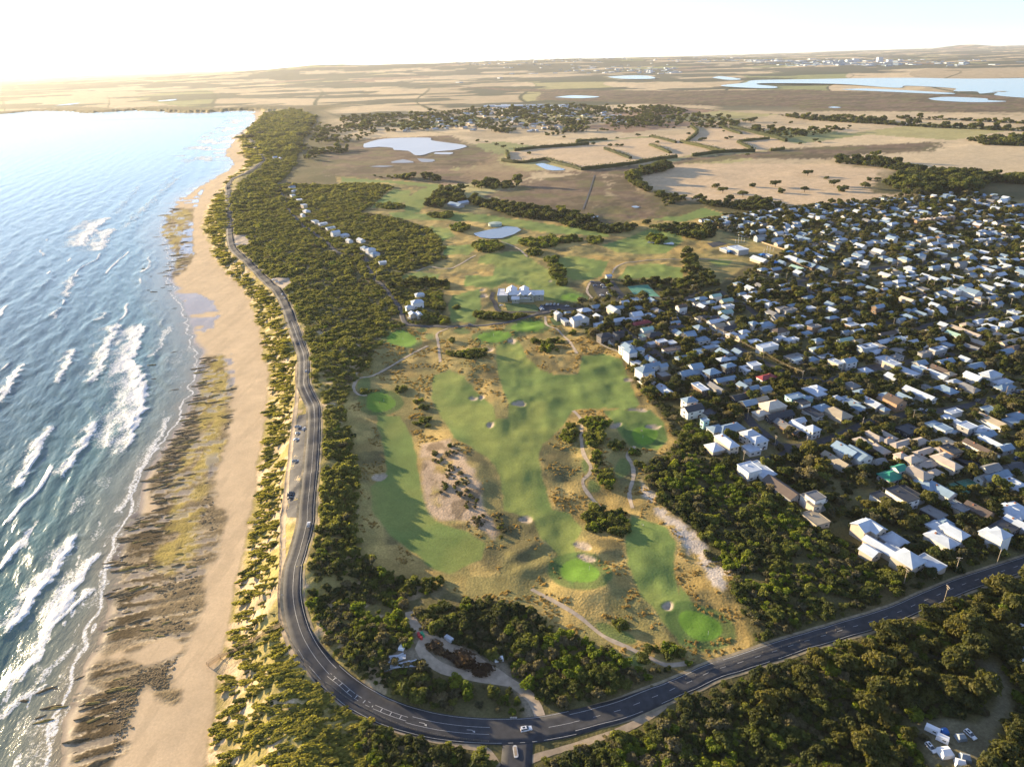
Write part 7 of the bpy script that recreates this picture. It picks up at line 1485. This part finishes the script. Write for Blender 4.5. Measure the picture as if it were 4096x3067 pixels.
# ------------------------------------------------------------------ power poles and cables
POLE = mat('pole_timber', (.36, .30, .22), .9, .2, var=.15); CABLE = mat('cable', (.35, .27, .14), .4, .5)
def pole_mesh(h):
    mb = MB(); mb.bar((0, 0, -1), (0, 0, h), .20, 0, 8, .14); p1 = mb.mesh('pole', [POLE]); mb = MB(); mb.box((0, 0, h-.6), (2.6, .16, .2)); mb.box((0, 0, h-1.7), (1.8, .14, .18)); p2 = mb.mesh('crossarm', [POLE]); mb = MB()
    for x in (-1.15, -.5, .5, 1.15): mb.bar((x, 0, h-.5), (x, 0, h-.2), .07, 0, 6)
    return p1, p2, mb.mesh('insulators', [CANV])
PM = pole_mesh(10.)
PLOC = [("A 785 1040", "at the scrub edge by the flat white house"), ("A 1595 850", "at the bend in the town street"), ("A 1190 840", "in front of the twin white houses"), ("A 840 470", "beside the lane behind the pale two-storey house"), ("L 1020 950", "standing over the straight main road"), ("L 1190 520", "at the corner where the side street leaves the main road"), ("L 1800 400", "by the driveway on the main road"), ("L 425 690", "in front of the pyramid-roofed house"), ("B 765 500", "with ivy top beside the town street"), ("B 105 610", "by the hedge on the town street"), ("B 1540 210", "on the mown verge of the town street"),
        ("B 1960 190", "near the parked cars at the street's end"), ("D 560 190", "on the main street below the school"), ("D 890 140", "near the main street corner"), ("D 955 400", "in the middle of upper town"), ("D 1040 410", "right of another pole in mid upper town"), ("D 1200 460", "left of the white arched-window building"), ("D 1315 780", "above the wide upper street"), ("D 1640 730", "near the street curve"), ("D 1740 660", "uphill from the street curve"), ("D 1015 860", "beside the round green tree"), ("D 515 930", "at the T-junction of the wide street"), ("D 860 1390", "below the grey modern flats"), ("D 410 1450", "by the white flat-roofed villa"), ("D 2030 680", "at the far right of upper town"),
        ("C 120 490", "on the lane from the club car park"), ("C 235 920", "first under the golden cables"), ("C 605 1140", "second under the golden cables"), ("C 1040 1380", "third under the golden cables"), ("C 1660 490", "beside the street above the school corner"), ("C 1680 310", "at the school crossing"), ("C 1340 340", "at the hedge below the school shed"), ("C 920 390", "on the sandy lot by the lane"), ("C 1545 1640", "below the golden cables at the street corner"), ("J 1505 540", "with a red lamp behind the blue-roofed house"), ("5 230 150", "beside the lane through the scrub"), ("E 735 800", "in the street beside the brick villa"), ("E 1375 260", "on the street above the cyan roof"), ("E 1780 460", "at the head of the golden cables")]
PXY = {}
for s_, lb in PLOC:
    p, x, y = s_.split(); q = march(p, float(x), float(y)); r_ = obj('power_pole', None, None, (q[0], q[1], zat(*q)), R(crng.uniform(0, 180)) if p not in 'C' else R(25), label='timber power pole '+lb, category='pole', group='power poles'); PXY[s_] = q
    obj('pole', PM[0], r_); a_ = obj('crossarm', PM[1], r_); obj('insulators', PM[2], a_)
mb = MB(); ch = ["C 235 920", "C 605 1140", "C 1040 1380", "C 1545 1640"]
for i in range(3):
    a_, b_ = PXY[ch[i]], PXY[ch[i+1]]; za, zb = zat(*a_)+9.5, zat(*b_)+9.5; d = (b_-a_)/np.hypot(*(b_-a_)); nn = np.array([-d[1], d[0]])
    for u in (-1.1, -.4, .4, 1.1):
        pr0 = None
        for t_ in np.linspace(0, 1, 9):
            q = a_+(b_-a_)*t_+nn*u; z = za+(zb-za)*t_-1.6*4*t_*(1-t_); q3 = (q[0], q[1], z)
            if pr0 is not None: mb.bar(pr0, q3, .045, 0, 4)
            pr0 = q3
obj('overhead_cables', mb.mesh('overhead_cables', [CABLE]), label='sunlit overhead cables sagging along the town street', category='cables')

# ------------------------------------------------------------------ golf flags, golfers
FLAGM = mat('flag_cloth', (.7, .12, .05), .7)
for k, (t_, lb) in enumerate((("5: 400,545", "beside the scrub"), ("5: 275,945", "on the dark seaward green"), ("5: 985,520", "on the wide upper green"), ("5: 1133,455", "on the striped green below the hut"), ("K: 1000,560", "on the golfers' green"), ("8: 1605,380", "on the vivid mid-course green"), ("9: 165,800", "on the large green near the road"), ("5: 1480,268", "on the green by the clubhouse"))):
    q = W(t_)[0]; r_ = obj('golf_flag', None, None, (q[0], q[1], zat(*q)), R(40), label='golf flagstick '+lb, category='flag', group='golf flags'); mb = MB(); mb.bar((0, 0, 0), (0, 0, 2.4), .05, 0, 6); obj('stick', mb.mesh('stick', [CANV]), r_); mb = MB(); mb.poly([(0, .02, 2.35), (.6, .04, 2.15), (0, .02, 1.95), (0, -.02, 2.35), (.6, 0, 2.15), (0, -.02, 1.95)], [(0, 1, 2), (5, 4, 3), (0, 3, 4, 1), (1, 4, 5, 2)], 0); obj('flag', mb.mesh('flag', [FLAGM]), r_)
def person_mesh(shirt, pants):
    J = dict(pel=(0, 0, .95), che=(0, 0, 1.30), nec=(0, 0, 1.47), hd0=(.01, 0, 1.56), hd1=(.02, 0, 1.70), shl=(0, .19, 1.40), shr=(0, -.19, 1.40), ell=(.06, .26, 1.13), elr=(.06, -.26, 1.13), hnl=(.24, .14, .95), hnr=(.24, -.12, .95), hpl=(0, .10, .90), hpr=(0, -.10, .90), knl=(.03, .13, .50), knr=(.03, -.13, .50), anl=(-.02, .15, .08), anr=(-.02, -.15, .08), tol=(.16, .17, .04), tor=(.16, -.17, .04))
    rad = dict(pel=.14, che=.16, nec=.055, hd0=.085, hd1=.09, shl=.075, shr=.075, ell=.048, elr=.048, hnl=.04, hnr=.04, hpl=.10, hpr=.10, knl=.062, knr=.062, anl=.045, anr=.045, tol=.04, tor=.04)
    E_ = 'pel-che che-nec nec-hd0 hd0-hd1 che-shl che-shr shl-ell shr-elr ell-hnl elr-hnr pel-hpl pel-hpr hpl-knl hpr-knr knl-anl knr-anr anl-tol anr-tor'.split(); ks = list(J); me = bpy.data.meshes.new('person'); me.from_pydata([J[k] for k in ks], [tuple(ks.index(q) for q in e_.split('-')) for e_ in E_], [])
    o = bpy.data.objects.new('tmp_person', me); COL.objects.link(o); md = o.modifiers.new('s', 'SKIN'); 
    for i, k in enumerate(ks): me.skin_vertices[0].data[i].radius = (rad[k], rad[k]); me.skin_vertices[0].data[i].use_root = (k == 'pel')
    sb = o.modifiers.new('d', 'SUBSURF'); sb.levels = 1; sb.render_levels = 1; dg = bpy.context.evaluated_depsgraph_get(); ne = bpy.data.meshes.new_from_object(o.evaluated_get(dg)); bpy.data.objects.remove(o)
    skin = mat('skin', (.45, .28, .2), .6); ne.materials.clear()
    for m in (mat('shirt', shirt, .8), mat('trousers', pants, .8), skin, mat('hair', (.04, .03, .02), .7)): ne.materials.append(m)
    for f in ne.polygons: z = f.center.z; f.material_index = 1 if z < .93 else 0 if z < 1.47 and not (f.center.x > .12) else 3 if z > 1.68 else 2
    return ne
PMESH = [person_mesh((.7, .7, .7), (.05, .05, .07)), person_mesh((.06, .07, .10), (.3, .26, .2)), person_mesh((.3, .05, .05), (.06, .06, .06))]
for k, (t_, rz, lb) in enumerate((("K: 985,468", 200, "golfer in pale shirt standing on the putting green"), ("K: 970,462", 20, "golfer in dark top beside another on the putting green"), ("K: 122,1125", 90, "golfer in red top on the path by the oval tee"), ("K: 135,1200", -60, "golfer in pale shirt on the path beside the oval tee"), ("K: 130,1262", 0, "golfer in dark top walking down the path"), ("K: 110,1256", 0, "golfer in red top, leftmost on the path"), ("8: 1953,100", 30, "golfer in pale shirt alone on the lower fairway"), ("8: 1945,92", 30, "golfer in dark top alone on the lower fairway"), ("5: 248,958", 30, "golfer in red top on the dark seaward green"), ("7: 1830,555", 80, "walker in dark top on the gravel path"))):
    q = W(t_)[0]; obj('person', PMESH[k % 3], None, (q[0], q[1], zat(*q)+(.25 if 'path' in lb else .02)), R(rz), label=lb, category='person', group='people on the links and paths')

# ------------------------------------------------------------------ small things by the roads and courts
q0 = W("8: 1122,1520 1133,1600"); d = q0[1]-q0[0]; L = float(np.hypot(*d)); r_ = obj('traffic_island', None, None, (*q0.mean(0), zat(*q0.mean(0))+.45), math.atan2(d[1], d[0]), label='narrow white-kerbed traffic island in the side road mouth', category='island'); mb = MB()
n = 16; t_ = np.linspace(0, 2*math.pi, n, endpoint=False); ox = np.cos(t_); oy = np.sin(t_); X0 = np.sign(ox)*(L/2-.9)+ox*.9; Y0 = oy*.9; mb.poly([(x, y, -.3) for x, y in zip(X0, Y0)]+[(x, y, .15) for x, y in zip(X0, Y0)], [(i, (i+1) % n, n+(i+1) % n, n+i) for i in range(n)]+[tuple(range(n, 2*n))], 0); obj('kerb', mb.mesh('kerb', [paint]), r_); mb = MB(); mb.box((0, 0, .17), (L-1.6, 1.1, .05)); obj('infill', mb.mesh('infill', [RM['gravel']]), r_)
mb = MB(); mb.bar((0, 0, -.2), (0, 0, 1.0), .11, 0, 8); mb.bar((0, 0, 1.0), (0, 0, 1.12), .07, 0, 8); BOL = mb.mesh('bollard', [CANV])
for k, x in enumerate((740, 768, 795, 818, 845, 870)): q = march('M', x, 642); obj('bollard', BOL, None, (q[0], q[1], zat(*q)), label='white bollard in the row on the grass verge, %s from the left' % ('first', 'second', 'third', 'fourth', 'fifth', 'sixth')[k], category='bollard', group='white bollards on the verge')
for lb, P_, rz in (("green tennis court behind the clubhouse trees", PADS[6][2], 0), ("green tennis court beside the blue-roofed house", PADS[7][2], 0)):
    c_ = P_.mean(0); po = PADO[lb]; mb = MB(); z = zat(*c_)+lift(*c_)+.12
    a_ = math.atan2(*(P_[1]-P_[0])[::-1])
    for dx, dy, lx, ly in ((0, 5.5, 24, .12), (0, -5.5, 24, .12), (12, 0, .12, 11.1), (-12, 0, .12, 11.1), (0, 4.1, 24, .1), (0, -4.1, 24, .1), (6.4, 0, .1, 8.1), (-6.4, 0, .1, 8.1)):
        mb.box((c_[0]+dx*math.cos(a_)-dy*math.sin(a_), c_[1]+dx*math.sin(a_)+dy*math.cos(a_), z), (lx, ly, .02), 0, a_)
    obj('court_line', mb.mesh('court_line', [paint]), po); mb = MB(); mb.box((c_[0], c_[1], z+.45), (.06, 12.5, .9), 0, a_); obj('net', mb.mesh('net', [TYRE]), po)
mb = MB(); mb.bar((0, 0, -.5), (0, 0, 1), .12, 0, 6); 
for k, t_ in enumerate(("G: 722,690", "G: 760,680", "G: 684,692", "G: 797,682", "G: 1090,812", "G: 1130,812", "G: 1172,808", "G: 1052,818")):
    q = W(t_)[0]; mb = MB(); mb.bar((0, 0, -.5), (0, 0, 9 if k % 4 < 2 else 6), .14, 0, 6); obj('goal_post', mb.mesh('goal_post', [CANV]), None, (q[0], q[1], zat(*q)), label='white goal post at the %s end of the school oval' % ('near' if k < 4 else 'far'), category='post', group='goal posts at the %s end' % ('near' if k < 4 else 'far'))
for k, (t_, s_) in enumerate((("G: 1035,868", 12), ("G: 1170,968", 14), ("G: 1390,832", 12), ("G: 615,825", 8))):
    q = W(t_)[0]; r_ = obj('shade_sail', None, None, (q[0], q[1], zat(*q)), R(20), label=('blue shade sail behind the long school wing', 'blue peaked shade sail in front of the school', 'blue shade sail at the oval corner', 'pale blue awning beside the school hall')[k], category='shade sail'); mb = MB(); mb.poly([(-s_/2, -s_/3, 3.4), (s_/2, -s_/3, 3.0), (s_/2, s_/3, 3.6), (-s_/2, s_/3, 3.0), (0, 0, 5.2), (0, 0, 5.1)], [(0, 1, 4), (1, 2, 4), (2, 3, 4), (3, 0, 4), (1, 0, 5), (2, 1, 5), (3, 2, 5), (0, 3, 5)], 0); obj('cloth', mb.mesh('cloth', [RMAT['u']]), r_); mb = MB()
    for a_, b_ in ((-1, -1), (1, -1), (1, 1), (-1, 1)): mb.bar((a_*s_/2, b_*s_/3, -.5), (a_*s_/2, b_*s_/3, 3.5), .08)
    obj('posts', mb.mesh('posts', [RIMM]), r_)
q = march('2', 995, 1462); mb = MB(); mb.bar((0, 0, -1), (0, 0, 4.2), 11, 0, 24); mb.bar((0, 0, 4.2), (0, 0, 4.9), 10.4, 0, 24, 1.); obj('water_tank', mb.mesh('water_tank', [mat('tank_green', (.33, .40, .34), .7, var=.1)]), None, (q[0], q[1], zat(*q)), label='round pale green water tank on the dune behind the pond', category='tank')
# ------------------------------------------------------------------ far settlement and city
MBF = MB(); r_ = random.Random(11)
pl = W("2: 400,860 500,750 700,740 1100,700 1500,695 1900,740 1850,820 1500,830 1100,870 700,840")
lo, hi = pl.min(0), pl.max(0); n = 0
while n < 190:
    x, y = r_.uniform(lo[0], hi[0]), r_.uniform(lo[1], hi[1])
    if sdf(np.array([x]), np.array([y]), pl)[0] < 0: continue
    n += 1; z = zat(x, y); a_ = r_.uniform(0, 3); L_, w_ = r_.uniform(14, 30), r_.uniform(10, 16); MBF.box((x, y, z+2), (L_, w_, 6), 0, a_); MBF.box((x, y, z+6), (L_+1, w_+1, 2.2), r_.choice((1, 2, 2, 3)), a_, .35)
for k in range(26): q = march('2', r_.uniform(930, 1500), r_.uniform(688, 700)); MBF.box((q[0], q[1], zat(*q)+4), (r_.uniform(30, 90), 25, 9), 1, r_.uniform(-.2, .2))
obj('distant_suburb', MBF.mesh('distant_suburb', [WMAT['c'], RMAT['w'], RMAT['l'], RMAT['b']]), label='far suburb of pale roofs among dark trees', kind='stuff', category='houses')
MBF = MB()
for k in range(300):
    x4 = r_.gauss(900, 420); y4 = r_.choice((r_.uniform(385, 432), r_.uniform(395, 425))); q = march('3', x4, y4); s_ = r_.uniform(25, 75); h = r_.uniform(4, 9)*(1+(r_.random() < .03)*2); MBF.box((q[0], q[1], zat(*q)+h/2-2), (s_*1.6, s_, h+4), r_.choice((2, 1, 2, 2)), r_.uniform(0, 3))
for x4, h in ((1275, 60), (1118, 42), (1075, 30), (1340, 30)): q = march('3', x4, 402); MBF.box((q[0], q[1], zat(*q)+h/2), (70, 60, h), 1)
for k in range(260): q = march('2', r_.uniform(700, 2200), r_.uniform(425, 480)); s_ = r_.uniform(20, 50); MBF.box((q[0], q[1], zat(*q)+3), (s_*1.5, s_, 9), r_.choice((2, 1, 2)), r_.uniform(0, 3))
obj('distant_city', MBF.mesh('distant_city', [WMAT['w'], RMAT['w'], RMAT['l']]), label='pale specks of a far city below the horizon', kind='stuff', category='city')
